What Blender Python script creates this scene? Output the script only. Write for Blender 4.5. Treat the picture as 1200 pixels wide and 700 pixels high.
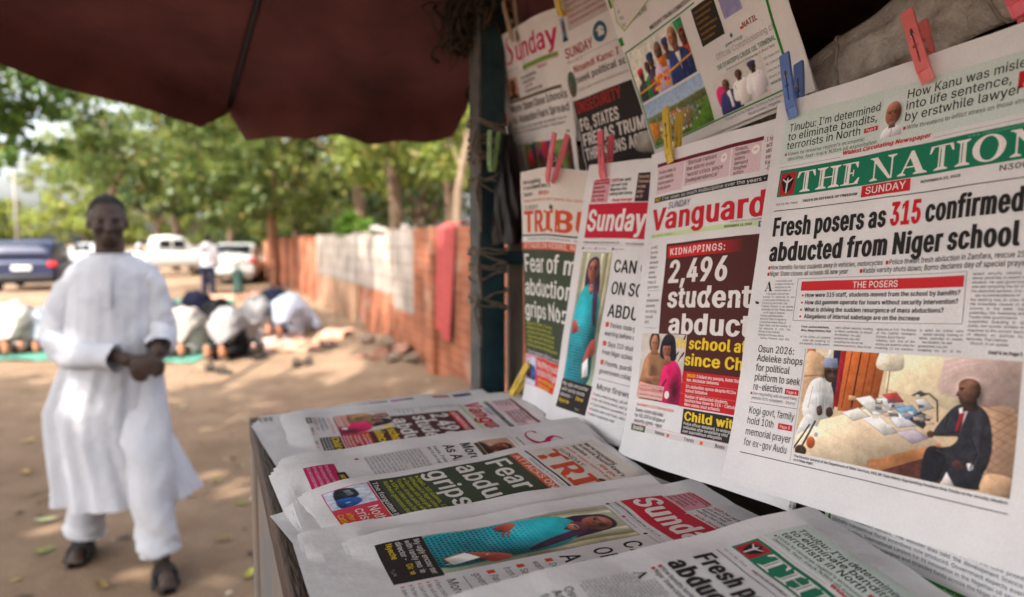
import bpy, bmesh, math, random
import numpy as np
from math import sin, cos, pi, radians
from mathutils import Vector, Matrix

rnd = random.Random(7)
rng = np.random.default_rng(7)
for o in list(bpy.data.objects):
    bpy.data.objects.remove(o)
scene = bpy.context.scene
COL = scene.collection

# ------------------------------------------------------------------ camera
EYE = 1.45
cam_d = bpy.data.cameras.new('camera')
cam = bpy.data.objects.new('camera', cam_d)
COL.objects.link(cam)
cam.location = (0, 0, EYE)
cam.rotation_euler = (radians(90 - 4.532), 0, 0)
cam_d.sensor_width = 36.0
cam_d.lens = 24.6
cam_d.clip_start = 0.02
cam_d.clip_end = 2000
cam_d.dof.use_dof = True
cam_d.dof.focus_distance = 0.70
cam_d.dof.aperture_fstop = 3.5
scene.camera = cam

# ------------------------------------------------------------------ sky, sun, exposure
SUN_EL, SUN_AZ = 50.0, 215.0          # azimuth: compass bearing of the sun, +Y = 0, clockwise
world = bpy.data.worlds.new('World')
scene.world = world
world.use_nodes = True
wn = world.node_tree.nodes
wl = world.node_tree.links
bg = wn['Background']
sky = wn.new('ShaderNodeTexSky')
sky.sky_type = 'NISHITA'
sky.sun_disc = False
sky.sun_elevation = radians(SUN_EL)
sky.sun_rotation = radians(SUN_AZ)
sky.dust_density = 6.0
sky.air_density = 1.0
hz = wn.new('ShaderNodeHueSaturation')          # hazy, dusty air: the blue is washed out
hz.inputs['Saturation'].default_value = 0.45
hz.inputs['Value'].default_value = 1.25
wl.new(sky.outputs['Color'], hz.inputs['Color'])
wl.new(hz.outputs['Color'], bg.inputs['Color'])
bg.inputs['Strength'].default_value = 0.15
sd = bpy.data.lights.new('sun', 'SUN')
sd.energy = 3.0
sd.angle = radians(0.53)
sd.color = (1.0, 0.93, 0.82)
sun = bpy.data.objects.new('sun', sd)
COL.objects.link(sun)
_el, _az = radians(SUN_EL), radians(SUN_AZ)
SUNDIR = Vector((sin(_az) * cos(_el), cos(_az) * cos(_el), sin(_el)))   # towards the sun
sun.rotation_euler = SUNDIR.to_track_quat('Z', 'Y').to_euler()
sun.location = (0, 0, 30)
vs = scene.view_settings
vs.view_transform = 'Standard'
vs.look = 'None'
vs.gamma = 1.0
vs.use_curve_mapping = False
vs.exposure = 1.95
scene.cycles.max_bounces = 8
scene.cycles.transparent_max_bounces = 8
scene.cycles.use_denoising = True
scene.cycles.sample_clamp_indirect = 6

# ------------------------------------------------------------------ helpers
def lin(c):
    c = np.asarray(c, float) / 255.0
    return np.where(c <= 0.04045, c / 12.92, ((c + 0.055) / 1.055) ** 2.4)

_m = {}
def mat(name, col, rough=0.7, noise=0.15, scale=8.0, col2=None, bump=0.0, metal=0.0, spec=0.3, detail=6.0, stretch=None, bscale=None, trans=0.0):
    """procedural material: base colour broken up by noise, optional bump"""
    if name in _m:
        return _m[name]
    m = bpy.data.materials.new(name)
    m.use_nodes = True
    nt = m.node_tree
    b = nt.nodes['Principled BSDF']
    b.inputs['Roughness'].default_value = rough
    b.inputs['Metallic'].default_value = metal
    b.inputs['Specular IOR Level'].default_value = spec
    tc = nt.nodes.new('ShaderNodeTexCoord')
    src = tc.outputs['Object']
    if stretch:
        mp = nt.nodes.new('ShaderNodeMapping')
        mp.inputs['Scale'].default_value = stretch
        nt.links.new(src, mp.inputs['Vector'])
        src = mp.outputs['Vector']
    n = nt.nodes.new('ShaderNodeTexNoise')
    n.inputs['Scale'].default_value = scale
    n.inputs['Detail'].default_value = detail
    n.inputs['Roughness'].default_value = 0.62
    nt.links.new(src, n.inputs['Vector'])
    r = nt.nodes.new('ShaderNodeValToRGB')
    c1 = np.array(col[:3], float)
    c2 = np.array(col2[:3], float) if col2 is not None else c1 * (1 + noise)
    c0 = c1 if col2 is not None else c1 * (1 - noise)
    r.color_ramp.elements[0].position = 0.33
    r.color_ramp.elements[1].position = 0.67
    r.color_ramp.elements[0].color = (*np.clip(c0, 0, 1), 1)
    r.color_ramp.elements[1].color = (*np.clip(c2, 0, 1), 1)
    nt.links.new(n.outputs['Fac'], r.inputs['Fac'])
    nt.links.new(r.outputs['Color'], b.inputs['Base Color'])
    if bump:
        bn = nt.nodes.new('ShaderNodeBump')
        bn.inputs['Strength'].default_value = bump
        bn.inputs['Distance'].default_value = 0.02
        n2 = nt.nodes.new('ShaderNodeTexNoise')
        n2.inputs['Scale'].default_value = bscale or scale * 3
        n2.inputs['Detail'].default_value = 8
        nt.links.new(src, n2.inputs['Vector'])
        nt.links.new(n2.outputs['Fac'], bn.inputs['Height'])
        nt.links.new(bn.outputs['Normal'], b.inputs['Normal'])
    if trans:
        out = nt.nodes['Material Output']
        tr = nt.nodes.new('ShaderNodeBsdfTranslucent')
        nt.links.new(r.outputs['Color'], tr.inputs['Color'])
        mx = nt.nodes.new('ShaderNodeMixShader')
        mx.inputs['Fac'].default_value = trans
        nt.links.new(b.outputs['BSDF'], mx.inputs[1])
        nt.links.new(tr.outputs['BSDF'], mx.inputs[2])
        nt.links.new(mx.outputs['Shader'], out.inputs['Surface'])
    _m[name] = m
    return m

def attr_mat(name, rough=0.75, spec=0.25, noise=0.06, scale=900.0, trans=0.0, bump=0.0, bscale=60.0):
    """material that takes its own colour from the point colour 'ink' (print, leaves)"""
    if name in _m:
        return _m[name]
    m = bpy.data.materials.new(name)
    m.use_nodes = True
    nt = m.node_tree
    b = nt.nodes['Principled BSDF']
    b.inputs['Roughness'].default_value = rough
    b.inputs['Specular IOR Level'].default_value = spec
    at = nt.nodes.new('ShaderNodeAttribute')
    at.attribute_name = 'ink'
    tc = nt.nodes.new('ShaderNodeTexCoord')
    n = nt.nodes.new('ShaderNodeTexNoise')
    n.inputs['Scale'].default_value = scale
    n.inputs['Detail'].default_value = 3
    nt.links.new(tc.outputs['Object'], n.inputs['Vector'])
    mr = nt.nodes.new('ShaderNodeMapRange')
    mr.inputs['From Min'].default_value = 0.25
    mr.inputs['From Max'].default_value = 0.75
    mr.inputs['To Min'].default_value = 1 - noise
    mr.inputs['To Max'].default_value = 1 + noise
    nt.links.new(n.outputs['Fac'], mr.inputs['Value'])
    mm = nt.nodes.new('ShaderNodeVectorMath')
    mm.operation = 'SCALE'
    nt.links.new(at.outputs['Color'], mm.inputs[0])
    nt.links.new(mr.outputs['Result'], mm.inputs['Scale'])
    nt.links.new(mm.outputs['Vector'], b.inputs['Base Color'])
    if bump:
        bn = nt.nodes.new('ShaderNodeBump')
        bn.inputs['Strength'].default_value = bump
        bn.inputs['Distance'].default_value = 0.002
        n2 = nt.nodes.new('ShaderNodeTexNoise')
        n2.inputs['Scale'].default_value = bscale
        n2.inputs['Detail'].default_value = 6
        nt.links.new(tc.outputs['Object'], n2.inputs['Vector'])
        nt.links.new(n2.outputs['Fac'], bn.inputs['Height'])
        nt.links.new(bn.outputs['Normal'], b.inputs['Normal'])
    if trans:
        out = nt.nodes['Material Output']
        tr = nt.nodes.new('ShaderNodeBsdfTranslucent')
        nt.links.new(mm.outputs['Vector'], tr.inputs['Color'])
        mx = nt.nodes.new('ShaderNodeMixShader')
        mx.inputs['Fac'].default_value = trans
        nt.links.new(b.outputs['BSDF'], mx.inputs[1])
        nt.links.new(tr.outputs['BSDF'], mx.inputs[2])
        nt.links.new(mx.outputs['Shader'], out.inputs['Surface'])
    _m[name] = m
    return m

class Geo:
    """collects vertices and polygons; build() links them as ONE mesh object"""
    def __init__(self):
        self.v, self.l, self.s, self.mi, self.c = [], [], [], [], []
        self.n = 0
    def add(self, V, F, mi=0, col=None):
        V = np.asarray(V, float).reshape(-1, 3)
        if isinstance(F, np.ndarray):
            self.l.append((F + self.n).ravel())
            self.s.append(np.full(len(F), F.shape[1]))
            nf = len(F)
        else:
            nf = len(F)
            self.l.append(np.array([i + self.n for f in F for i in f], int))
            self.s.append(np.array([len(f) for f in F], int))
        self.mi.append(np.full(nf, mi))
        if col is not None:
            col = np.asarray(col, float)
            if col.ndim == 1:
                col = np.tile(col[:3], (len(V), 1))
            self.c.append(col)
        self.v.append(V)
        self.n += len(V)
        return self
    def box(self, c, d, rot=None, mi=0, col=None):
        c = np.array(c, float); h = np.array(d, float) / 2
        V = np.array([[x, y, z] for x in (-1, 1) for y in (-1, 1) for z in (-1, 1)], float) * h
        if rot is not None:
            V = V @ np.asarray(rot, float).T
        F = np.array([[0, 1, 3, 2], [4, 6, 7, 5], [0, 4, 5, 1], [2, 3, 7, 6], [0, 2, 6, 4], [1, 5, 7, 3]])
        return self.add(V + c, F, mi, col)
    def cbox(self, c, d, b=0.01, rot=None, mi=0, col=None):
        """box with chamfered edges"""
        bm = bmesh.new()
        bmesh.ops.create_cube(bm, size=1)
        for v in bm.verts:
            v.co = Vector((v.co.x * d[0], v.co.y * d[1], v.co.z * d[2]))
        bmesh.ops.bevel(bm, geom=list(bm.edges), offset=b, segments=2, affect='EDGES', profile=0.6)
        V = np.array([v.co[:] for v in bm.verts]); F = [[v.index for v in f.verts] for f in bm.faces]
        bm.verts.index_update()
        F = [[v.index for v in f.verts] for f in bm.faces]
        bm.free()
        if rot is not None:
            V = V @ np.asarray(rot, float).T
        return self.add(V + np.array(c, float), F, mi, col)
    def tube(self, pts, r, n=8, mi=0, col=None, cap=True, squash=None):
        pts = np.asarray(pts, float)
        k = len(pts)
        r = np.full(k, r, float) if np.isscalar(r) else np.asarray(r, float)
        t = np.gradient(pts, axis=0)
        t /= np.linalg.norm(t, axis=1)[:, None] + 1e-12
        up = np.array([0, 0, 1.0]) if abs(t[0][2]) < 0.9 else np.array([1.0, 0, 0])
        a = np.cross(t[0], up); a /= np.linalg.norm(a)
        V = []
        for i in range(k):
            a = a - t[i] * (a @ t[i]); a /= np.linalg.norm(a) + 1e-12
            b = np.cross(t[i], a)
            for j in range(n):
                q = 2 * pi * j / n
                s2 = squash if squash else 1.0
                V.append(pts[i] + r[i] * (a * cos(q) + b * sin(q) * s2))
        F = [[i * n + j, i * n + (j + 1) % n, (i + 1) * n + (j + 1) % n, (i + 1) * n + j] for i in range(k - 1) for j in range(n)]
        if cap:
            F.append(list(range(n))[::-1]); F.append([(k - 1) * n + j for j in range(n)])
        return self.add(V, F, mi, col)
    def grid(self, P, mi=0, col=None, closed_u=False):
        """P (nv, nu, 3) -> quad sheet"""
        P = np.asarray(P, float)
        nv, nu = P.shape[:2]
        idx = np.arange(nv * nu).reshape(nv, nu)
        if closed_u:
            idx = np.concatenate([idx, idx[:, :1]], 1)
        F = np.stack([idx[:-1, :-1], idx[:-1, 1:], idx[1:, 1:], idx[1:, :-1]], -1).reshape(-1, 4)
        return self.add(P.reshape(-1, 3), F, mi, None if col is None else np.asarray(col).reshape(-1, 3) if np.asarray(col).ndim == 3 else col)
    def ell(self, c, r, n=12, m=8, rot=None, mi=0, col=None):
        th = np.linspace(0, pi, m + 1)[1:-1]
        V = [[0, 0, 1]] + [[sin(t) * cos(2 * pi * j / n), sin(t) * sin(2 * pi * j / n), cos(t)] for t in th for j in range(n)] + [[0, 0, -1]]
        V = np.array(V) * np.array(r)
        if rot is not None:
            V = V @ np.asarray(rot, float).T
        F = [[0, 1 + j, 1 + (j + 1) % n] for j in range(n)]
        for i in range(m - 2):
            F += [[1 + i * n + j, 1 + (i + 1) * n + j, 1 + (i + 1) * n + (j + 1) % n, 1 + i * n + (j + 1) % n] for j in range(n)]
        L = len(V) - 1; b = 1 + (m - 2) * n
        F += [[L, b + (j + 1) % n, b + j] for j in range(n)]
        return self.add(V + np.array(c, float), F, mi, col)
    def arrays(self):
        return np.concatenate(self.v), np.concatenate(self.l), np.concatenate(self.s)
    def mesh(self, name, mats=(), smooth=False, origin=(0, 0, 0)):
        me = bpy.data.meshes.new(name)
        V, L, S = self.arrays()
        V = V - np.array(origin, float)
        me.vertices.add(len(V)); me.vertices.foreach_set('co', V.ravel().astype(np.float32))
        me.loops.add(len(L)); me.loops.foreach_set('vertex_index', L.astype(np.int32))
        me.polygons.add(len(S))
        st = np.concatenate([[0], np.cumsum(S)[:-1]])
        me.polygons.foreach_set('loop_start', st.astype(np.int32))
        me.polygons.foreach_set('material_index', np.concatenate(self.mi).astype(np.int32))
        if smooth:
            me.polygons.foreach_set('use_smooth', np.ones(len(S), bool))
        me.update(calc_edges=True)
        if self.c:
            a = me.color_attributes.new('ink', 'FLOAT_COLOR', 'POINT')
            C4 = np.concatenate([np.concatenate(self.c), np.ones((len(V), 1))], 1)
            a.data.foreach_set('color', C4.ravel().astype(np.float32))
        for m in mats:
            me.materials.append(m)
        me.validate()
        return me
    def build(self, name, mats, parent=None, smooth=False, origin=(0, 0, 0), loc=None, label=None):
        if not isinstance(mats, (list, tuple)):
            mats = [mats]
        o = bpy.data.objects.new(name, self.mesh(name, mats, smooth, origin))
        COL.objects.link(o)
        if parent is not None:
            o.parent = parent
        if loc is not None:
            o.location = loc
        if label:
            o['label'] = label
        return o

def thing(name, label, cat, loc=(0, 0, 0), rotz=0.0, group=None):
    o = bpy.data.objects.new(name, None)
    COL.objects.link(o)
    o.empty_display_size = 0.1
    o.location = loc
    o.rotation_euler = (0, 0, rotz)
    o['label'] = label; o['category'] = cat
    if group:
        o['group'] = group
    return o

def tag(o, label, cat, group=None):
    o['label'] = label; o['category'] = cat
    if group:
        o['group'] = group
    return o

def structure(o):
    o['kind'] = 'structure'
    return o

def dup(root, loc, rotz=0.0, label=None, scale=1.0):
    r = root.copy(); COL.objects.link(r)
    r.location = loc; r.rotation_euler = (0, 0, rotz); r.scale = (scale,) * 3
    if label:
        r['label'] = label
    for ch in list(root.children):
        c = ch.copy(); COL.objects.link(c); c.parent = r
        for g in list(ch.children):
            d = g.copy(); COL.objects.link(d); d.parent = c
    return r

def rotz(a):
    return np.array([[cos(a), -sin(a), 0], [sin(a), cos(a), 0], [0, 0, 1.0]])

def smooth01(x):
    x = np.clip(x, 0, 1)
    return x * x * (3 - 2 * x)

def catmull(pts, n=8):
    P = np.asarray(pts, float)
    P = np.concatenate([[2 * P[0] - P[1]], P, [2 * P[-1] - P[-2]]])
    out = []
    for i in range(1, len(P) - 2):
        for t in np.linspace(0, 1, n, endpoint=False):
            a, b, c, d = P[i - 1:i + 3]
            out.append(0.5 * (2 * b + (c - a) * t + (2 * a - 5 * b + 4 * c - d) * t * t + (3 * b - a - 3 * c + d) * t ** 3))
    out.append(P[-2])
    return np.array(out)

def C(*rgb):
    return lin(np.array(rgb))
BLACK, WHITE, RED, GREY = C(38, 35, 36), C(226, 220, 218), C(190, 34, 42), C(95, 92, 92)
YELLOW, ORANGE = C(232, 196, 40), C(222, 92, 40)
INK = attr_mat('newsprint_ink', rough=0.7, noise=0.10, scale=700)

# ------------------------------------------------------------------ frame of the stall: s runs away along the counter, t runs right into the stall
SA = radians(113.35)
SV = np.array([cos(SA), sin(SA), 0]); TV = np.array([sin(SA), -cos(SA), 0])
SROT = SA - pi / 2
def st(t, s, z=0.0):
    return TV * t + SV * s + np.array([0, 0, z])

# ------------------------------------------------------------------ ground
def ground_material():
    m = bpy.data.materials.new('sandy_ground'); m.use_nodes = True
    nt = m.node_tree; b = nt.nodes['Principled BSDF']; b.inputs['Roughness'].default_value = 0.95; b.inputs['Specular IOR Level'].default_value = 0.1
    tc = nt.nodes.new('ShaderNodeTexCoord')
    def noise(sc, det, ro=0.6):
        n = nt.nodes.new('ShaderNodeTexNoise'); n.inputs['Scale'].default_value = sc; n.inputs['Detail'].default_value = det; n.inputs['Roughness'].default_value = ro
        nt.links.new(tc.outputs['Object'], n.inputs['Vector']); return n
    def ramp(n, p0, c0, p1, c1):
        r = nt.nodes.new('ShaderNodeValToRGB'); r.color_ramp.elements[0].position = p0; r.color_ramp.elements[1].position = p1
        r.color_ramp.elements[0].color = (*c0, 1); r.color_ramp.elements[1].color = (*c1, 1); nt.links.new(n.outputs['Fac'], r.inputs['Fac']); return r
    big = ramp(noise(0.35, 6), 0.35, (0.155, 0.100, 0.064), 0.65, (0.265, 0.182, 0.122))
    mid = ramp(noise(2.2, 8, 0.7), 0.38, (0.145, 0.096, 0.065), 0.66, (0.275, 0.195, 0.136))
    mx = nt.nodes.new('ShaderNodeMix'); mx.data_type = 'RGBA'; mx.inputs['Factor'].default_value = 0.5
    nt.links.new(big.outputs['Color'], mx.inputs['A']); nt.links.new(mid.outputs['Color'], mx.inputs['B'])
    gr = noise(60, 6, 0.75); rg = ramp(gr, 0.3, (0.72, 0.70, 0.66), 0.7, (1.12, 1.12, 1.12))
    mu = nt.nodes.new('ShaderNodeMix'); mu.data_type = 'RGBA'; mu.blend_type = 'MULTIPLY'; mu.inputs['Factor'].default_value = 1.0
    nt.links.new(mx.outputs['Result'], mu.inputs['A']); nt.links.new(rg.outputs['Color'], mu.inputs['B']); nt.links.new(mu.outputs['Result'], b.inputs['Base Color'])
    bn = nt.nodes.new('ShaderNodeBump'); bn.inputs['Strength'].default_value = 0.5; bn.inputs['Distance'].default_value = 0.03
    nt.links.new(gr.outputs['Fac'], bn.inputs['Height']); nt.links.new(bn.outputs['Normal'], b.inputs['Normal'])
    return m
xs = np.concatenate([np.linspace(-400, -40, 10), np.linspace(-32, 24, 90), np.linspace(40, 400, 10)])
ys = np.concatenate([np.linspace(-200, -20, 8), np.linspace(-12, 44, 90), np.linspace(60, 600, 12)])
gx, gy = np.meshgrid(xs, ys)
near = np.clip(1.5 - np.hypot(gx + 3, gy - 12) / 30, 0, 1)
gz = (0.03 * np.sin(gx * 0.9 + 0.4 * gy) * np.sin(gy * 0.7) + 0.02 * np.sin(gx * 2.3 + 1) * np.sin(gy * 1.9)) * near * np.clip((np.hypot(gx + 1.7, gy - 3) - 1.6) / 2, 0, 1)
# low bank of earth along the foot of the brick wall
tt = gx * TV[0] + gy * TV[1]; ss = gx * SV[0] + gy * SV[1]
gz += 0.22 * np.exp(-((tt - 2.0) / 0.45) ** 2) * smooth01((ss - 4.6) / 1.5) * (1 - smooth01((ss - 20) / 8))
G = Geo(); G.grid(np.stack([gx, gy, gz], -1))
structure(G.build('ground', ground_material(), smooth=True))
def gz_at(x, y):
    i = np.argmin(np.abs(ys - y)); j = np.argmin(np.abs(xs - x)); return float(gz[i, j])

r_ = np.random.default_rng(31); n_ = 2600
lx = r_.uniform(-9, 1.2, n_); ly = 1.6 + 17 * r_.uniform(0, 1, n_) ** 1.4; kp = r_.uniform(0, 1, n_) < 0.35 + 0.4 * (np.sin(lx * 1.1) * np.sin(ly * 0.8 + 1) > 0); lx, ly = lx[kp], ly[kp]
G = Geo(); V = []; CO = []
for x, y in zip(lx, ly):
    if (x * TV[0] + y * TV[1]) > 1.9: continue
    a = r_.uniform(0, 6.28); L_ = r_.uniform(0.008, 0.045); d = np.array([cos(a), sin(a)]) * L_; e = np.array([-d[1], d[0]]) * r_.uniform(0.25, 0.7); z = gz_at(x, y) + 0.004
    V += [(x - d[0], y - d[1], z), (x + e[0], y + e[1], z + r_.uniform(0.002, 0.014)), (x + d[0], y + d[1], z + 0.004), (x - e[0], y - e[1], z + 0.002)]
    CO += [np.array([(0.10, 0.07, 0.04), (0.20, 0.15, 0.07), (0.07, 0.05, 0.035), (0.30, 0.26, 0.18), (0.16, 0.17, 0.06)][r_.integers(0, 5)])] * 4
G.add(np.array(V), np.arange(len(V)).reshape(-1, 4), col=np.array(CO))
lt = G.build('leaf_litter', attr_mat('dry_litter', rough=0.8, noise=0.2, scale=20)); lt['kind'] = 'stuff'

# ------------------------------------------------------------------ newspaper stall
WOODD = mat('dark_wood', (0.06, 0.038, 0.028), 0.6, 0.4, 3, bump=0.3, stretch=(14, 2, 14), bscale=20)
PANELP = mat('worn_blue_grey_paint', (0.075, 0.105, 0.13), 0.6, 0.5, 4, col2=(0.20, 0.145, 0.105), bump=0.3, detail=10)
TEALP = mat('teal_enamel', (0.010, 0.045, 0.060), 0.45, 0.4, 9, col2=(0.022, 0.075, 0.095), bump=0.15)
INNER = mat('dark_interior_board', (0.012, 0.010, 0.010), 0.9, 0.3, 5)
stall = thing('newspaper_stall', 'dark wooden and teal metal newspaper stall with a counter under a brown umbrella', 'stall', (0, 0, 0), SROT)
# local coordinates: x = t, y = s
TZ = EYE - 0.290
G = Geo(); G.cbox((0.348, 0.61, TZ - 0.011), (0.55, 1.19, 0.022), 0.003)
ct = G.build('counter_top', WOODD, stall)
G = Geo(); G.cbox((0.0625, 0.61, TZ - 0.0165), (0.021, 1.22, 0.036), 0.004); G.cbox((0.344, 1.215, TZ - 0.0165), (0.54, 0.018, 0.036), 0.004)
G.build('counter_rim', WOODD, stall)
G = Geo(); G.cbox((0.067, 0.62, (TZ - 0.035) / 2 + 0.01), (0.018, 1.19, TZ - 0.056), 0.003)
for s_ in (0.06, 0.63, 1.17): G.cbox((0.056, s_, (TZ - 0.035) / 2 + 0.01), (0.010, 0.06, TZ - 0.058), 0.003)
G.cbox((0.34, 1.20, (TZ - 0.03) / 2 + 0.02), (0.5, 0.016, TZ - 0.07), 0.003)
G.build('front_panel', PANELP, stall)
G = Geo()                                            # teal slatted wall behind the counter
for i in range(9): G.cbox((0.640, 0.30, 0.10 + 0.155 * i), (0.016, 1.86, 0.146), 0.004)
for s_ in (-0.4, 0.0, 0.40, 0.80, 1.18): G.cbox((0.626, s_, 0.72), (0.014, 0.03, 1.40), 0.003)
G.build('slatted_panel', TEALP, stall)
G = Geo()
G.box((1.50, 0.30, 1.25), (0.02, 1.9, 2.5)); G.box((1.12, -0.66, 1.25), (0.74, 0.02, 2.5)); G.box((1.08, 1.26, 1.25), (0.84, 0.02, 2.5)); G.box((1.12, 0.30, 0.05), (0.74, 1.86, 0.02))
G.build('inner_wall', INNER, stall)
G = Geo(); G.cbox((0.98, 0.30, 2.46), (1.16, 2.1, 0.05), 0.01); G.cbox((0.60, 0.30, 2.36), (0.05, 2.05, 0.14), 0.008)
G.build('roof', INNER, stall)
POST = mat('shaded_teal_paint', (0.008, 0.028, 0.038), 0.5, 0.4, 9, col2=(0.022, 0.055, 0.065), bump=0.2)  # teal paint, darkened so the shade on the post sits in its colour
POSTE = mat('worn_grey_edge', (0.12, 0.11, 0.10), 0.6, 0.4, 30, col2=(0.05, 0.06, 0.065))
G = Geo(); G.cbox((0.525, 1.335, 1.20), (0.052, 0.05, 2.40), 0.004)
pp = G.build('post', POST, stall)
G = Geo(); G.cbox((0.4965, 1.335, 1.20), (0.007, 0.054, 2.40), 0.002); G.build('angle_edge', POSTE, pp)
G = Geo(); G.cbox((0.60, 1.335, EYE - 0.03), (0.10, 0.03, 0.028), 0.004); G.build('cross_bar', POST, stall)
G = Geo(); G.cbox((0.590, 1.35, 0.95), (0.030, 0.02, 1.9), 0.003); G.build('wooden_batten', mat('grey_wood', (0.20, 0.165, 0.14), 0.8, 0.3, 4, bump=0.3, stretch=(10, 10, 1)), stall)

# rolled sacking lashed along the front, the lower papers are pegged to it
def sack_material():
    m = bpy.data.materials.new('woven_sacking'); m.use_nodes = True
    nt = m.node_tree; b = nt.nodes['Principled BSDF']; b.inputs['Roughness'].default_value = 0.55
    tc = nt.nodes.new('ShaderNodeTexCoord')
    n = nt.nodes.new('ShaderNodeTexNoise'); n.inputs['Scale'].default_value = 16; n.inputs['Detail'].default_value = 9; n.inputs['Roughness'].default_value = 0.7
    nt.links.new(tc.outputs['Object'], n.inputs['Vector'])
    r = nt.nodes.new('ShaderNodeValToRGB'); e = r.color_ramp.elements
    e[0].position = 0.32; e[0].color = (0.15, 0.125, 0.10, 1); e[1].position = 0.66; e[1].color = (0.52, 0.47, 0.43, 1)
    nt.links.new(n.outputs['Fac'], r.inputs['Fac']); nt.links.new(r.outputs['Color'], b.inputs['Base Color'])
    w = nt.nodes.new('ShaderNodeTexNoise'); w.inputs['Scale'].default_value = 220; w.inputs['Detail'].default_value = 4
    nt.links.new(tc.outputs['Object'], w.inputs['Vector'])
    bn = nt.nodes.new('ShaderNodeBump'); bn.inputs['Strength'].default_value = 0.6; bn.inputs['Distance'].default_value = 0.004
    nt.links.new(w.outputs['Fac'], bn.inputs['Height']); nt.links.new(bn.outputs['Normal'], b.inputs['Normal'])
    return m
SACK = sack_material()
def ray_t(px, py, t):
    p_ = radians(4.532); u = (px - 600) / 820.0; v = (350 - py) / 820.0
    d = np.array([u, cos(p_) + v * sin(p_), -sin(p_) + v * cos(p_)]); return d * (t / (d @ TV)) + (0, 0, EYE)
sackp = catmull([ray_t(x, y, t) for x, y, t in ((655, 188, .665), (720, 180, .662), (790, 163, .66), (850, 147, .66), (895, 133, .66), (950, 108, .665), (1010, 75, .67), (1070, 40, .675), (1140, -5, .68), (1230, -60, .68), (1330, -120, .69))], 12)
k = len(sackp); nR = 40; P = np.zeros((k, nR, 3))
tang = np.gradient(sackp, axis=0); tang /= np.linalg.norm(tang, axis=1)[:, None]
for i in range(k):
    a = np.cross(tang[i], (0, 0, 1.0)); a /= np.linalg.norm(a); b = np.cross(a, tang[i])
    for j in range(nR):
        q = 2 * pi * j / nR
        rr = 1 + 0.09 * sin(3 * q + i * 0.05) + 0.06 * sin(7 * q - i * 0.09) + 0.05 * sin(i * 0.35 + 2 * q) + 0.03 * sin(13 * q + i * 0.2)
        f = i / (k - 1)
        P[i, j] = sackp[i] + rr * (a * cos(q) * 0.026 + b * sin(q) * (0.024 + 0.020 * f))
sb = thing('sacking_roll', 'rolled grey woven sacking lashed along the stall above the hung newspapers', 'sack roll', tuple(st(0.6, 0.6, EYE)))
o_ = np.array(sb.location)
G = Geo(); G.grid(P, closed_u=True); G.build('roll', SACK, sb, True, o_)
G = Geo()
def on_sack(f, q, off=0.0012):
    i = min(k - 1, max(0, f * (k - 1))); i0 = int(min(i, k - 2)); fr = i - i0
    j = (q / (2 * pi) * nR) % nR; j0 = int(j) % nR; fj = j - int(j); j1 = (j0 + 1) % nR
    p = (P[i0, j0] * (1 - fj) + P[i0, j1] * fj) * (1 - fr) + (P[i0 + 1, j0] * (1 - fj) + P[i0 + 1, j1] * fj) * fr
    c = sackp[i0] * (1 - fr) + sackp[i0 + 1] * fr
    d = p - c; return p + d / np.linalg.norm(d) * off
def sack_stroke(pts, wd, col):
    pts = np.array(pts); n = 14
    f = np.interp(np.linspace(0, 1, n), np.linspace(0, 1, len(pts)), pts[:, 0]); q = np.interp(np.linspace(0, 1, n), np.linspace(0, 1, len(pts)), pts[:, 1])
    G.add(np.array([on_sack(a, b + s * wd) for a, b in zip(f, q) for s in (-1, 1)]), [[2 * i, 2 * i + 1, 2 * i + 3, 2 * i + 2] for i in range(n - 1)], col=col)
DK, YL = C(36, 34, 34), C(170, 152, 48)
sack_stroke([(0.62, 2.35), (0.80, 2.35)], 0.06, YL); sack_stroke([(0.62, 2.35), (0.62, 1.7)], 0.06, YL)
for x0 in (0.70, 0.745, 0.79, 0.835):                 # faded black stencilled strokes on the sacking
    sack_stroke([(x0, 3.0), (x0 + 0.012, 3.5)], 0.05, DK); sack_stroke([(x0, 3.0), (x0 + 0.022, 3.02)], 0.05, DK)
    if x0 > 0.72: sack_stroke([(x0 + 0.006, 3.25), (x0 + 0.024, 3.26)], 0.05, DK)
G.build('stencilled_print', INK, sb, False, o_)
G = Geo()
for f in (0.12, 0.38, 0.58, 0.84):
    G = Geo(); G.tube(np.array([on_sack(f + 0.004 * sin(3 * q), q, 0.002) for q in np.linspace(0, 2 * pi, 26)]), 0.0016, 6)
    G.build('lashing', mat('twine', (0.23, 0.20, 0.17), 0.9, 0.3, 60), sb, True, o_)

# twine wound round the post, one thing per winding
TW = mat('grey_twine', (0.17, 0.145, 0.125), 0.9, 0.35, 80, bump=0.4)
def winding(z, n, spread, label, seed):
    r = random.Random(seed); c = st(0.522, 1.335, z); G = Geo()
    for i in range(n):
        zz = z + r.uniform(-spread, spread); tilt = r.uniform(-0.02, 0.02); pts = []
        for q in np.linspace(0, 2 * pi * 1.02, 34):
            ex = 0.031 + 0.003 * i / n; sq = max(abs(cos(q)), abs(sin(q)))
            pts.append(st(0.522 + ex * cos(q) / sq * 0.98, 1.335 + ex * sin(q) / sq * 0.98, zz + tilt * cos(q) + 0.0015 * sin(5 * q + i)))
        G.tube(pts, 0.0026, 6)
    for i in range(4):
        a = r.uniform(-0.02, 0.02)
        G.tube(catmull([st(0.484, 1.29, z + a), st(0.484 + r.uniform(-0.012, 0.006), 1.29, z - 0.02), st(0.488, 1.285, z - 0.04 - 0.06 * r.random())], 5), 0.003, 5)
    tag(G.build('twine_winding', TW, None, True, c, tuple(c)), label, 'twine', 'twine wound round the post')
winding(EYE + 0.205, 9, 0.045, 'topmost and thickest tangle of grey twine round the teal post', 1)
winding(EYE + 0.118, 4, 0.016, 'second winding of grey twine down the teal post, near the hanging black bag', 2)
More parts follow.
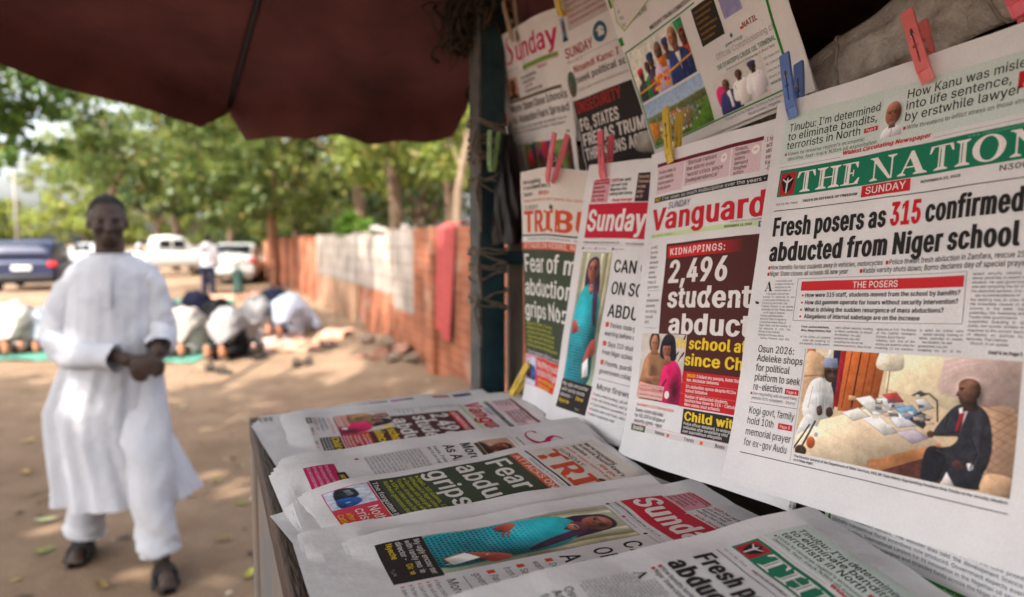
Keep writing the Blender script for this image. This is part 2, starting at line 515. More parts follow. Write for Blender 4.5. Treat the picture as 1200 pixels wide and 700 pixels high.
winding(EYE - 0.038, 8, 0.026, 'wide winding of grey twine at the cross bar of the teal post', 3)
winding(EYE - 0.115, 4, 0.014, 'lowest winding of grey twine on the teal post beside the red cloth', 4)

# dark tangle of rope and straw under the umbrella edge
G = Geo(); r = random.Random(12); c0 = st(0.51, 1.36, EYE + 0.43)
for i in range(300):
    a = np.array([r.gauss(-0.01, 0.026), r.gauss(0, 0.03), r.gauss(0.03, 0.034)]); pts = [a]
    d = np.array([r.gauss(0, 1), r.gauss(0, 1), r.gauss(-0.1, 0.6)]); d /= np.linalg.norm(d)
    for j in range(r.randrange(3, 7)):
        d = d + np.array([r.gauss(0, .35), r.gauss(0, .35), r.gauss(-0.03, .35)]) - pts[-1] * 7; d /= np.linalg.norm(d); pts.append(pts[-1] + d * 0.020)
    G.tube(np.array(pts) + c0, r.choice([0.0008, 0.001, 0.0014, 0.002, 0.0045]), 5)
tag(G.build('rope_tangle', mat('dark_straw_rope', (0.020, 0.014, 0.010), 0.95, 0.5, 40, col2=(0.055, 0.040, 0.028)), None, True, c0, tuple(c0)), 'dark tangle of old rope and straw bunched at the top of the post', 'rope tangle')
# crumpled black plastic bag hanging beside the post
r = random.Random(4); c0 = st(0.545, 1.285, EYE + 0.10); Pb = []
for i, z in enumerate(np.linspace(0.11, -0.10, 22)):
    row = []
    for j in range(28):
        q = 2 * pi * j / 28; f = i / 21
        rr = (0.006 + 0.024 * f ** 0.6 * (1 - 0.25 * f ** 6)) * (1 + 0.22 * sin(3 * q + 5 * f) + 0.16 * sin(7 * q - 9 * f) + 0.10 * sin(11 * q + 14 * f))
        row.append(c0 + np.array([rr * cos(q), rr * sin(q), z + 0.004 * sin(5 * q)]))
    Pb.append(row)
G = Geo(); G.grid(np.array(Pb), closed_u=True)
tag(G.build('plastic_bag', mat('black_plastic', (0.012, 0.010, 0.012), 0.35, 0.3, 20), None, True, c0, tuple(c0)), 'crumpled black plastic bag hung on the post beside the hung papers', 'plastic bag')

# ------------------------------------------------------------------ umbrella over the stall
CAN = mat('brown_umbrella_cloth', (0.036, 0.0105, 0.009), 0.85, 0.25, 2.6, col2=(0.100, 0.027, 0.021), bump=0.3, trans=0.24, detail=12)
hub = np.array([0.31, -0.05, EYE + 1.0])
edge = np.array([[-0.86, 2.17, 0.425], [-0.128, 2.08, 0.435], [0.95, 1.72, 0.50], [1.5, 0.6, 0.55], [1.2, -0.7, 0.55], [0.45, -1.25, 0.58], [-0.75, -1.1, 0.6], [-1.75, -0.25, 0.66], [-1.92, 1.12, 0.81]]) + (0, 0, EYE)
um = thing('umbrella', 'big dark brown market umbrella spread over the stall', 'umbrella', (hub[0], hub[1], 0))
uo = np.array([hub[0], hub[1], 0])
G = Geo(); ne = len(edge)
for i in range(ne):
    A, B = edge[i], edge[(i + 1) % ne]; nu, nv = 17, 22; Pn = np.zeros((nv, nu, 3)); Pv = np.zeros((5, nu, 3))
    for v in range(nv):
        f = v / (nv - 1)
        for u in range(nu):
            g = u / (nu - 1); p = hub * (1 - f) + (A * (1 - g) + B * g) * f
            sagr = sin(pi * g)
            p = p + np.array([0, 0, -0.075 * sagr * f * (1.4 - f) - 0.10 * f * (1 - f) + 0.006 * sin(9 * g + 5 * f + i) + 0.010 * f * sin(23 * g + 3 * sin(4 * f) + 2 * i) * sagr + 0.012 * f * f * sin(5 * g + i)])
            p[:2] = p[:2] + (hub[:2] - p[:2]) * 0.05 * sagr * f * f
            Pn[v, u] = p
    for w in range(5):
        for u in range(nu):
            g = u / (nu - 1); p = Pn[-1, u].copy(); dirn = p[:2] - hub[:2]; dirn /= np.linalg.norm(dirn)
            drop = 0.115 * w / 4 * (1 - 0.10 * (abs(2 * g - 1) ** 6)) ; end = 0.055 * max(0, abs(2 * g - 1) - 0.90) / 0.10
            p[:2] += dirn * 0.012 * sin(9 * g + i) * w / 4; p[2] -= drop * (1 - end * 13 * (w / 4))
            Pv[w, u] = p
    G.grid(np.concatenate([Pn, Pv[1:]]))
G.build('canopy', CAN, um, True, uo)
RIB = mat('dark_umbrella_steel', (0.03, 0.03, 0.03), 0.4, 0.2, 30, metal=0.8)
for i in range(ne):
    G = Geo(); G.tube([hub + (0, 0, -0.012), hub * 0.5 + edge[i] * 0.5 + (0, 0, -0.062 + 0.03), edge[i] + (0, 0, -0.010)], 0.0085, 8); G.build('rib', RIB, um, True, uo)
G = Geo(); G.tube([(hub[0], hub[1], 0.0), (hub[0], hub[1], hub[2] - 0.015)], 0.022, 14); G.build('pole', RIB, um, True, uo)
G = Geo(); G.cbox((hub[0], hub[1], 0.04), (0.34, 0.34, 0.08), 0.02); G.build('base', mat('concrete', (0.3, 0.28, 0.26), 0.9, 0.2, 12, bump=0.3), um, False, uo)

# ------------------------------------------------------------------ brick wall along the path
def brick_material(name, c1, c2, mortar, bw=0.235, bh=0.085, lo=0.5):
    m = bpy.data.materials.new(name); m.use_nodes = True
    nt = m.node_tree; b = nt.nodes['Principled BSDF']; b.inputs['Roughness'].default_value = 0.9; b.inputs['Specular IOR Level'].default_value = 0.15
    tc = nt.nodes.new('ShaderNodeTexCoord'); mp = nt.nodes.new('ShaderNodeMapping'); mp.inputs['Rotation'].default_value = (radians(90), 0, radians(90))
    sep = nt.nodes.new('ShaderNodeSeparateXYZ'); com = nt.nodes.new('ShaderNodeCombineXYZ')
    nt.links.new(tc.outputs['Object'], sep.inputs[0]); nt.links.new(sep.outputs['Y'], com.inputs['X']); nt.links.new(sep.outputs['Z'], com.inputs['Y']); nt.links.new(sep.outputs['X'], com.inputs['Z'])
    br = nt.nodes.new('ShaderNodeTexBrick'); br.inputs['Scale'].default_value = 1.0; br.inputs['Brick Width'].default_value = bw; br.inputs['Row Height'].default_value = bh; br.inputs['Mortar Size'].default_value = 0.008; br.inputs['Mortar Smooth'].default_value = 0.3
    br.inputs['Color1'].default_value = (*c1, 1); br.inputs['Color2'].default_value = (*c2, 1); br.inputs['Mortar'].default_value = (*mortar, 1)
    nt.links.new(com.outputs[0], br.inputs['Vector'])
    n = nt.nodes.new('ShaderNodeTexNoise'); n.inputs['Scale'].default_value = 2.2; n.inputs['Detail'].default_value = 8; nt.links.new(tc.outputs['Object'], n.inputs['Vector'])
    r = nt.nodes.new('ShaderNodeValToRGB'); r.color_ramp.elements[0].position = 0.35; r.color_ramp.elements[1].position = 0.7; r.color_ramp.elements[0].color = (lo, lo * 0.98, lo * 0.95, 1); r.color_ramp.elements[1].color = (1.12, 1.12, 1.12, 1); nt.links.new(n.outputs['Fac'], r.inputs['Fac'])
    mu = nt.nodes.new('ShaderNodeMix'); mu.data_type = 'RGBA'; mu.blend_type = 'MULTIPLY'; mu.inputs['Factor'].default_value = 1
    nt.links.new(br.outputs['Color'], mu.inputs['A']); nt.links.new(r.outputs['Color'], mu.inputs['B']); n3 = nt.nodes.new('ShaderNodeTexNoise'); n3.inputs['Scale'].default_value = 1.3; n3.inputs['Detail'].default_value = 10; n3.inputs['Roughness'].default_value = 0.7; nt.links.new(tc.outputs['Object'], n3.inputs['Vector'])
    r3 = nt.nodes.new('ShaderNodeValToRGB'); r3.color_ramp.elements[0].position = 0.54; r3.color_ramp.elements[1].position = 0.66; r3.color_ramp.elements[0].color = (0, 0, 0, 1); r3.color_ramp.elements[1].color = (0.55, 0.55, 0.55, 1); nt.links.new(n3.outputs['Fac'], r3.inputs['Fac'])
    mp_ = nt.nodes.new('ShaderNodeMix'); mp_.data_type = 'RGBA'; mp_.inputs['B'].default_value = (0.36, 0.29, 0.23, 1); nt.links.new(r3.outputs['Color'], mp_.inputs['Factor']); nt.links.new(mu.outputs['Result'], mp_.inputs['A']); nt.links.new(mp_.outputs['Result'], b.inputs['Base Color'])
    bn = nt.nodes.new('ShaderNodeBump'); bn.inputs['Strength'].default_value = 0.6; bn.inputs['Distance'].default_value = 0.01; nt.links.new(br.outputs['Fac'], bn.inputs['Height']); bn.invert = True; nt.links.new(bn.outputs['Normal'], b.inputs['Normal'])
    return m
BRICK = brick_material('red_brick', (0.37, 0.115, 0.052), (0.27, 0.085, 0.042), (0.27, 0.18, 0.13))
PALEB = brick_material('whitewashed_block', (0.40, 0.35, 0.31), (0.33, 0.285, 0.25), (0.22, 0.15, 0.11), 0.46, 0.20, 0.62)
TANB = brick_material('earthen_block', (0.36, 0.21, 0.13), (0.30, 0.17, 0.105), (0.29, 0.20, 0.15), 0.46, 0.20, 0.6)
wall = thing('brick_wall', 'long red brick wall with pillars and a whitewashed stretch beside the path', 'wall', (0, 0, 0), SROT)
WT, WH = 2.15, 1.56
posts_s = [2.9, 4.95, 7.04, 8.95, 11.25, 13.3, 15.4, 17.6, 19.8, 22.0, 24.2, 26.4, 28.6, 31]
def wallpiece(name, s0, s1, z0, z1, m, th=0.16, proud=0.0):
    G = Geo(); G.cbox((WT + th / 2 - proud, (s0 + s1) / 2, (z0 + z1) / 2), (th, s1 - s0, z1 - z0), 0.008); G.build(name, m, wall)
for i in range(len(posts_s) - 1):
    a, b = posts_s[i] + 0.135, posts_s[i + 1] - 0.135
    if 8.9 < posts_s[i] < 15:
        wallpiece('lower_panel', a, b, -0.1, 0.78, TANB if posts_s[i] > 10 else BRICK); wallpiece('whitewashed_panel', a, b, 0.782, WH + 0.02 * (i % 3), PALEB, 0.155)
    elif 6.5 < posts_s[i] < 8:
        wallpiece('brick_panel', a, b - 0.95, -0.1, WH + 0.05, BRICK); wallpiece('whitewashed_panel', b - 0.948, b, 0.62, WH + 0.06, PALEB, 0.158); wallpiece('lower_panel', b - 0.948, b, -0.1, 0.618, BRICK)
    else:
        wallpiece('brick_panel', a, b, -0.1, WH + (0.04 if i % 2 else -0.03), BRICK)
for i, s_ in enumerate(posts_s):
    if 8.5 < s_ < 15.6:
        G = Geo(); G.cbox((WT + 0.10, s_, 0.34), (0.26, 0.266, 0.88), 0.008); G.build('pillar', BRICK if s_ < 10 else TANB, wall)
        G = Geo(); G.cbox((WT + 0.10, s_, 1.202), (0.264, 0.270, 0.84), 0.008); G.build('whitewashed_pillar', PALEB, wall)
    else:
        G = Geo(); G.cbox((WT + 0.075, s_, (WH + 0.06) / 2 - 0.05), (0.27, 0.266, WH + 0.16), 0.008); G.build('pillar', BRICK, wall)
STONE = mat('rubble_stone', (0.10, 0.07, 0.05), 0.9, 0.4, 9, col2=(0.21, 0.15, 0.11), bump=0.5)
def lump(name, c, rad, m, seed, label, cat, group=None, squash=0.52):
    r = np.random.default_rng(seed); bm = bmesh.new(); bmesh.ops.create_icosphere(bm, subdivisions=2, radius=1)
    V = np.array([v.co[:] for v in bm.verts]); bm.verts.index_update(); F = [[v.index for v in f.verts] for f in bm.faces]; bm.free()
    for _ in range(9):
        d = r.normal(size=3); d /= np.linalg.norm(d); h = r.uniform(0.5, 0.85); k = V @ d; V = V - np.clip(k - h, 0, None)[:, None] * d
    V = V * (1, r.uniform(0.7, 1), squash) * rad @ rotz(r.uniform(0, 6)).T
    c = np.array(c, float); zb = V[:, 2].min()
    G = Geo(); G.add(V - (0, 0, zb + 0.02), F); return tag(G.build(name, m, None, False, (0, 0, 0), tuple(c)), label, cat, group)
for i, (s_, t_, rd) in enumerate(((9.6, 2.22, .10), (10.0, 2.2, .13), (8.4, 2.22, .11))):
    p = st(t_ , s_, WH + 0.05); lump('loose_stone', p, rd, mat('pale_stone', (0.26, 0.23, 0.20), 0.9, 0.2, 8), 50 + i, ('pale loose stone lying on the wall top nearest the far tree', 'largest pale stone on top of the whitewashed wall', 'pale stone on the wall top nearest the red cloth')[i], 'stone', 'stones on top of the wall')
rub = [((8.1, 1.82), .20, 'biggest reddish lump of the rubble heap at the wall foot'), ((8.5, 1.98), .17, 'flat brown stone at the back of the rubble heap by the wall'), ((7.6, 1.85), .13, 'grey stone at the near edge of the rubble heap'), ((7.9, 2.02), .18, 'brown stone of the rubble heap leaning on the brick wall'), ((8.9, 1.85), .14, 'far stone of the rubble heap toward the whitewashed wall'), ((7.4, 2.0), .12, 'small stone of the rubble heap nearest the stall post'), ((8.3, 1.62), .10, 'small reddish stone on the path side of the rubble heap')]
for i, ((s_, t_), rd, lb) in enumerate(rub):
    p = st(t_, s_, 0); p[2] = gz_at(p[0], p[1]) + 0.0
    lump('rubble_stone', p, rd, mat('red_rubble', (0.15, 0.065, 0.04), 0.9, 0.4, 9, col2=(0.24, 0.13, 0.09), bump=0.5) if i in (0, 6, 3) else STONE, 70 + i, lb, 'stone', 'rubble at the foot of the wall')
# red cloth hung over the wall
CL = mat('red_cotton', (0.33, 0.055, 0.05), 0.9, 0.2, 20, bump=0.3)
Pc = []
for v in range(40):
    row = []; f = v / 39
    for u in range(24):
        g = u / 23; s_ = 6.55 - 0.62 * (g - 0.5) * (1 - 0.35 * f) + 0.05 * f
        L = f * 1.35 - 0.28
        if L < 0: t_, z_ = WT + 0.05 - L * 0.6, WH + 0.085 + 0.01 * sin(g * 9)
        else: t_, z_ = WT - 0.022 - 0.018 * sin(g * 11 + 2 * f) * f - 0.02 * f, WH + 0.07 - L * (0.98 + 0.1 * g)
        row.append(st(t_, s_, z_))
    Pc.append(row)
G = Geo(); G.grid(np.array(Pc)); c0 = st(WT, 6.5, 0.6)
tag(G.build('hanging_cloth', CL, None, True, c0, tuple(c0)), 'red cotton cloth hung over the brick wall to dry', 'cloth')

# utility pole far off
G = Geo(); G.tube([(-33.8, 48, 0), (-33.8, 48, 7.5)], 0.10, 10); G.cbox((-33.8, 48, 6.9), (1.5, 0.12, 0.12), 0.02)
tag(G.build('utility_pole', mat('weathered_pole', (0.22, 0.20, 0.18), 0.9, 0.2, 5), None, False, (-33.8, 48, 0), (-33.8, 48, 0)), 'pale utility pole far beyond the parked cars', 'pole')
# ------------------------------------------------------------------ trees
_p = radians(4.532)
def at(px, py, Y):
    u = (px - 600) / 820.0; v = (350 - py) / 820.0
    d = np.array([u, cos(_p) + v * sin(_p), -sin(_p) + v * cos(_p)])
    q = d * (Y / d[1]); return q + (0, 0, EYE)
LEAF = attr_mat('leaves', rough=0.5, spec=0.35, noise=0.25, scale=6, trans=0.5)
BARK = mat('brown_bark', (0.13, 0.085, 0.055), 0.95, 0.35, 6, bump=0.8, stretch=(3, 3, 0.7), bscale=14)
BARKP = mat('pale_bark', (0.17, 0.12, 0.08), 0.95, 0.3, 6, bump=0.6, stretch=(3, 3, 0.7), bscale=14)
def leaves(clumps, size, cols, seed, hang=0.3):
    r = np.random.default_rng(seed); Cs, K = [], []
    for c, rad, n in clumps:
        d = r.normal(size=(n, 3)); d /= np.linalg.norm(d, axis=1)[:, None]
        rr = r.uniform(0.15, 1, n) ** 0.45
        # leaves sit in twigs: pull them to a few sub-centres so that gaps open between
        sub = r.normal(size=(max(4, n // 28), 3)); sub /= np.linalg.norm(sub, axis=1)[:, None]; sub *= r.uniform(0.3, 1, len(sub))[:, None] ** 0.5
        pick = sub[r.integers(0, len(sub), n)]
        p = 0.22 * d * rr[:, None] + pick * 0.9 + 0.06 * r.normal(size=(n, 3))
        Cs.append(np.array(c) + p * np.array(rad)); K.append(np.full(n, r.uniform(0.75, 1.25)))
    Cn = np.concatenate(Cs); K = np.concatenate(K); n = len(Cn)
    a = r.normal(size=(n, 3)); a[:, 2] -= hang; a /= np.linalg.norm(a, axis=1)[:, None]
    b = r.normal(size=(n, 3)) + (0, 0, 0.9); b = np.cross(a, b); b /= np.linalg.norm(b, axis=1)[:, None] + 1e-9
    nn = np.cross(a, b); s = size * r.uniform(0.6, 1.35, n)[:, None]
    V = np.stack([Cn - a * s * 0.5, Cn + b * s * 0.27 + nn * s * 0.06, Cn + a * s * 0.5, Cn - b * s * 0.27 + nn * s * 0.06], 1).reshape(-1, 3)
    F = np.arange(4 * n).reshape(n, 4)
    cols = np.array(cols); t = r.uniform(0, 1, n)[:, None]
    base = cols[0] * (1 - t) + cols[1] * t
    old = r.uniform(0, 1, n) < 0.06; base[old] = cols[2]
    base = 1.25 * base * K[:, None] * r.uniform(0.8, 1.2, n)[:, None]
    return V, F, np.repeat(base, 4, 0)
GREENS = [(0.050, 0.076, 0.015), (0.145, 0.165, 0.032), (0.20, 0.18, 0.05)]
YGREEN = [(0.10, 0.14, 0.024), (0.20, 0.22, 0.045), (0.28, 0.22, 0.06)]
BRIGHT = [(0.07, 0.15, 0.015), (0.13, 0.23, 0.03), (0.2, 0.24, 0.05)]
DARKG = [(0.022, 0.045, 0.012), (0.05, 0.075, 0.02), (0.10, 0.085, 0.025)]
def tree(label, base, trunk, r0, limbs, clumps, size, cols, seed, group='trees round the square', bark=None, name='tree', hang=0.3):
    base = np.array(base, float); t = thing(name, label, 'tree' if name == 'tree' else 'shrub', tuple(base), 0, group)
    G = Geo(); tr = catmull(np.array(trunk), 6); G.tube(tr - base, np.linspace(r0, r0 * 0.55, len(tr)), 10)
    for L in limbs:
        lp = catmull(np.array(L), 5); G.tube(lp - base, np.linspace(r0 * 0.26, r0 * 0.06, len(lp)), 7)
    G.build('trunk', bark or BARK, t, True)
    V, F, c = leaves(clumps, size, cols, seed, hang); G = Geo(); G.add(V - base, F, col=c); G.build('crown', LEAF, t)
    return t
def auto_tree(label, px, Y, top, bot, halfw, n, size, cols, seed, sp=8, cx=None, group='trees round the square', bark=None, r0=0.22, trunk_h=None, depth=None, jit=1.0):
    """crown of several clumps around an axis; top, bot = heights of the crown"""
    r = random.Random(seed); b = at(px, 290, Y); b[2] = 0; c = b.copy() if cx is None else np.array([at(cx, 290, Y)[0], Y, 0])
    H = (top + bot) / 2; dep = depth or halfw; cl = []; limbs = []
    fork = np.array([b[0] * 0.6 + c[0] * 0.4, Y, bot + 0.2 * (top - bot)])
    for i in range(sp):
        a = r.uniform(0, 2 * pi); rr = r.uniform(0.15, 0.8) ** 0.7; z = r.uniform(bot + 0.1 * (top - bot), top - 0.1 * (top - bot))
        k = 1 - 0.45 * abs((z - H) / (top - bot)) * 2
        p = np.array([c[0] + halfw * rr * cos(a) * k, Y + dep * rr * sin(a) * k, z])
        R_ = r.uniform(0.32, 0.5) * halfw
        cl.append((p, (R_, R_ * dep / halfw, R_ * 0.72 * jit), n // sp)); limbs.append([fork, (fork + p) / 2 + np.array([0, 0, 0.2]), p])
    return tree(label, b, [b, b + (fork - b) * 0.5 + np.array([0.12, 0, 0]), fork], r0, limbs, cl, size, cols, seed, group, bark)
# tree on the left whose near branches hang into view
b = np.array([-8.6, 8.6, 0])
L = [(at(18, 95, 8.6), (0.75, 0.7, 0.5), 420), (at(38, 150, 8.8), (0.5, 0.5, 0.42), 260), (at(4, 165, 8.4), (0.5, 0.5, 0.5), 260), (at(-60, 60, 8.6), (1.2, 1.2, 0.9), 900), (at(-20, -40, 8.4), (1.5, 1.4, 1.0), 1400), (at(60, 40, 9.2), (0.9, 0.9, 0.5), 500), (at(-120, 140, 8.6), (1.1, 1.2, 0.9), 900)]
tree('leafy tree at the left edge with bright leaves hanging in front of the sky', b, [b, b + (0.1, 0, 2), at(-110, 60, 8.6)], 0.22, [[at(-110, 60, 8.6), at(-40, 70, 8.6), at(30, 120, 8.7)], [at(-110, 60, 8.6), at(-20, 0, 8.5), at(60, 40, 9)]], L, 0.15, [(0.05, 0.10, 0.02), (0.10, 0.16, 0.03), (0.15, 0.15, 0.03)], 3)
# thinner crown behind the walking man, sky showing through
b = at(128, 290, 19); b[2] = 0
pts = [(95, 150, 1.3, 330), (150, 120, 1.3, 300), (205, 150, 1.4, 340), (150, 195, 1.3, 380), (100, 205, 1.2, 360), (250, 185, 1.4, 460), (215, 215, 1.3, 460), (300, 200, 1.5, 620), (270, 235, 1.3, 560), (330, 150, 1.2, 260), (285, 140, 1.2, 200), (60, 110, 1.3, 240), (245, 100, 1.4, 240), (180, 70, 1.5, 300), (110, 60, 1.6, 380), (300, 80, 1.6, 300), (40, 40, 2.0, 500), (200, 10, 2.2, 600)]
L = [(at(x, y, 19 + 1.6 * sin(i * 2.1)), (r_, r_, r_ * 0.62), int(n * 1.7)) for i, (x, y, r_, n) in enumerate(pts)]
f = at(150, 190, 19)
tree('open crowned tree with patches of white sky between its leaves', b, [b, b + (0.0, 0, 1.8), at(132, 225, 19), f], 0.13, [[f, (f + l[0]) / 2 + (0, 0, 0.15), l[0]] for l in L[::4]], L, 0.19, [(0.045, 0.075, 0.016), (0.10, 0.13, 0.028), (0.17, 0.14, 0.04)], 5)
# dense trees in the middle and behind the wall
auto_tree('dense dark tree standing beyond the end of the brick wall', 345, 24, 8.8, 1.8, 3.9, 8200, 0.21, GREENS, 21, 14)
auto_tree('tall dark tree behind the whitewashed part of the wall', 420, 19, 8.0, 2.0, 3.4, 8200, 0.19, GREENS, 22, 14, r0=0.26)
auto_tree('broad yellowish tree behind the middle of the wall', 392, 30, 9.5, 1.8, 5.0, 8000, 0.24, YGREEN, 23, 13)
auto_tree('thick trunked tree behind the wall left of the red cloth', 458, 13.5, 6.6, 2.5, 2.3, 6500, 0.16, YGREEN, 24, 12, bark=BARK, r0=0.17)
auto_tree('tree with brown trunk rising just behind the red cloth', 522, 11.5, 6.0, 2.35, 2.0, 5600, 0.15, YGREEN, 25, 11, bark=BARK, r0=0.16)
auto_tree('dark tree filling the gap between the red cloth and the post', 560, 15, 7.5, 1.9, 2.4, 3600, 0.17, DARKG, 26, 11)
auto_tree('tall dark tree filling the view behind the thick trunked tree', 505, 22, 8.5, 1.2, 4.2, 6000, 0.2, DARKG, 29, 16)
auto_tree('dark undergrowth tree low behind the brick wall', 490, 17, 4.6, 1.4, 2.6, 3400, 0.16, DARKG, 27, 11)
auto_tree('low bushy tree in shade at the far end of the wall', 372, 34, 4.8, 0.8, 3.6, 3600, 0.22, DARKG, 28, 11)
# pale bare stem leaning beside the post
b = at(533, 290, 9.5); b[2] = 0
tree('slim pale stem leaning toward the umbrella corner', b, [b, at(536, 250, 9.5), at(541, 200, 9.5), at(553, 140, 9.6)], 0.075, [[at(541, 200, 9.5), at(530, 170, 9.6), at(520, 140, 9.7)]], [(at(545, 120, 9.8), (0.8, 0.8, 0.5), 500), (at(515, 150, 9.9), (0.6, 0.6, 0.4), 300)], 0.13, YGREEN, 30, bark=BARKP)
b = at(322, 290, 21); b[2] = 0
tree('tree with a crooked reddish branch below the umbrella', b, [b, at(318, 240, 21), at(325, 200, 21)], 0.16, [[at(325, 200, 21), at(355, 186, 20.6), at(388, 200, 20.2), at(400, 220, 20)], [at(325, 200, 21), at(310, 170, 21), at(290, 150, 21)]], [(at(395, 190, 20.2), (1.2, 1, 0.7), 500), (at(300, 150, 21), (1.3, 1.2, 0.8), 600), (at(345, 235, 21), (1.3, 1.2, 0.7), 700), (at(300, 235, 21.5), (1.0, 1, 0.7), 600)], 0.17, GREENS, 31, bark=mat('reddish_bark', (0.22, 0.10, 0.06), 0.95, 0.3, 6))
auto_tree('dense green tree behind the praying people and the white car', 268, 33, 9.2, 1.9, 5.0, 8500, 0.26, GREENS, 34, 15)
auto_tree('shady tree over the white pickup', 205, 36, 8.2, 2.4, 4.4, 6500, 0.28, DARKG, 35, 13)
# bright shrub on the wall
b = at(415, 290, 12.6); b[2] = 0.6
tree('bright green shrub showing above the whitewashed wall', b, [b, b + (0, 0, 0.9)], 0.03, [], [(at(415, 264, 12.6), (0.36, 0.3, 0.26), 620), (at(402, 268, 12.6), (0.22, 0.2, 0.16), 220), (at(428, 268, 12.7), (0.22, 0.2, 0.16), 220)], 0.11, BRIGHT, 33, 'shrubs', name='shrub')
# far row of trees
far = [(-30, 62, 5.0, 0.8, 4.5, YGREEN, 'far yellow green tree at the left end of the row behind the blue car'), (100, 56, 9.0, 1.2, 5.0, YGREEN, 'far tall rounded tree right of the utility pole'), (125, 60, 7.8, 0.8, 5.2, GREENS, 'far green tree behind the walking man'), (185, 52, 8.6, 1.0, 5.5, YGREEN, 'far broad tree behind the white pickup'), (245, 58, 8.0, 0.8, 5.6, GREENS, 'far tree behind the standing man in white'), (300, 50, 7.6, 0.8, 5.2, DARKG, 'far dark tree behind the white car'), (345, 56, 8.4, 0.8, 5.4, GREENS, 'far tree at the right end of the row, behind the dense dark tree')]
for i, (px, Y, top, bot, hw, cols, lb) in enumerate(far):
    auto_tree(lb, px, Y, top * 1.25, bot, hw, 5200, 0.36, cols, 40 + i, 12, group='far row of trees', r0=0.3)
# the tree whose canopy shades the stall and the path (its crown is above the picture)
b = np.array([-7.5, -3.2, 0]); r = random.Random(5); L = []
for i in range(9):
    for j in range(7):
        L.append((np.array([-9.8 + 1.12 * i + r.uniform(-.5, .5), -5.8 + 1.15 * j + r.uniform(-.5, .5), r.uniform(6.4, 8.2)]), (1.45, 1.45, 0.5), 340))
for s_ in np.linspace(5.6, 15.5, 13):          # boughs that dapple the brick wall and the ground in front of it
    w_ = st(2.1, s_, 0.9); L.append((w_ + np.array(SUNDIR) * ((6.3 + r.uniform(-.5, .6)) / SUNDIR.z) + np.array([r.uniform(-.6, .3), r.uniform(-.5, .5), 0]), (1.15, 1.15, 0.5), 230))
f = np.array([-5.0, -2.6, 5.0])
tree('large shade tree whose branches spread above the stall', b, [b, b + (0.6, 0.1, 2.4), f], 0.34, [[f, (f + l[0]) / 2 + (0, 0, 0.3), l[0]] for l in L[::5]], L, 0.36, GREENS, 77)

# fallen leaves near the walking man's path
LM = attr_mat('dry_leaf', rough=0.7, noise=0.2, scale=20)
spots = [(283, 592, C(120, 132, 52), 'yellow green fallen leaf beside the counter edge'), (293, 676, C(150, 146, 60), 'yellowish fallen leaf at the bottom edge near the counter'), (54, 612, C(160, 168, 120), 'pale fallen leaf on the ground left of the walking man'), (254, 566, C(126, 120, 60), 'small olive leaf on the path behind the man'), (262, 634, C(130, 104, 60), 'brown fallen leaf between the man and the counter'), (30, 556, C(140, 112, 66), 'tan leaf on the path at the left edge'), (238, 520, C(120, 110, 60), 'dull leaf on the shaded path right of the man'), (120, 690, C(118, 96, 56), 'brown leaf near the bottom edge below the man'), (32, 520, C(150, 130, 80), 'light tan leaf on the shaded path far left'), (46, 650, C(110, 116, 60), 'olive leaf left of the black sandal'), (250, 480, C(124, 104, 62), 'small brown leaf toward the sunlit ground')]
for i, (px, py, cl, lb) in enumerate(spots):
    u = (px - 600) / 820; v = (350 - py) / 820; d = np.array([u, cos(_p) + v * sin(_p), -sin(_p) + v * cos(_p)]); q = d * (EYE / -d[2]) + (0, 0, EYE); q[2] = gz_at(q[0], q[1])
    a = i * 1.7; Lf = 0.075 + 0.02 * (i % 3); g = np.linspace(-1, 1, 9); P = np.zeros((9, 5, 3))
    for m in range(9):
        for n_ in range(5):
            w = (n_ / 2 - 1) * 0.32 * (1 - g[m] ** 2) ** 0.8; P[m, n_] = np.array([g[m] * Lf / 2, w * Lf / 2 * 1.3, 0.010 + 0.012 * g[m] ** 2 + 0.02 * abs(w)]) 
    P = P.reshape(-1, 3) @ rotz(a).T; G = Geo(); G.grid(P.reshape(9, 5, 3), col=cl)
    tag(G.build('fallen_leaf', LM, None, True, (0, 0, 0), tuple(q)), lb, 'leaf', 'fallen leaves on the path')
# ------------------------------------------------------------------ people
def limbs_geo(G, J, chains):
    """closed tapered limbs through the joints, to be fused into one continuous surface by remesh()"""
    for ch in chains:
        P = np.array([J[n][0] for n in ch], float); R_ = np.array([J[n][1] for n in ch], float)
        c = catmull(P, 5) if len(ch) > 2 else np.linspace(P[0], P[1], 6); r = np.interp(np.linspace(0, 1, len(c)), np.linspace(0, 1, len(ch)), R_)
        G.tube(c, r, 14)
        for n in ch:
            k = J[n][1]; G.ell(J[n][0], (k, k * (J[n][2] / k if len(J[n]) > 2 else 1), k), 14, 10)
def remesh(G, vox, smooth=2):
    """fuse the pieces of a figure into one continuous surface"""
    me = G.mesh('fuse'); o = bpy.data.objects.new('fuse', me); COL.objects.link(o)
    m = o.modifiers.new('r', 'REMESH'); m.mode = 'VOXEL'; m.voxel_size = vox
    if smooth:
        s = o.modifiers.new('s', 'SMOOTH'); s.iterations = smooth; s.factor = 0.5
    dg = bpy.context.evaluated_depsgraph_get(); dg.update()
    ev = bpy.data.meshes.new_from_object(o.evaluated_get(dg))
    V = np.empty(len(ev.vertices) * 3, np.float32); ev.vertices.foreach_get('co', V)
    F = [list(p.vertices) for p in ev.polygons]
    bpy.data.objects.remove(o); bpy.data.meshes.remove(me); bpy.data.meshes.remove(ev)
    R_ = Geo(); R_.add(V.reshape(-1, 3).astype(float), F); return R_
SKIN = mat('dark_brown_skin', (0.034, 0.020, 0.015), 0.6, 0.15, 14, col2=(0.048, 0.028, 0.021), spec=0.3)
SOLE = mat('foot_sole_skin', (0.40, 0.16, 0.085), 0.7, 0.2, 18)
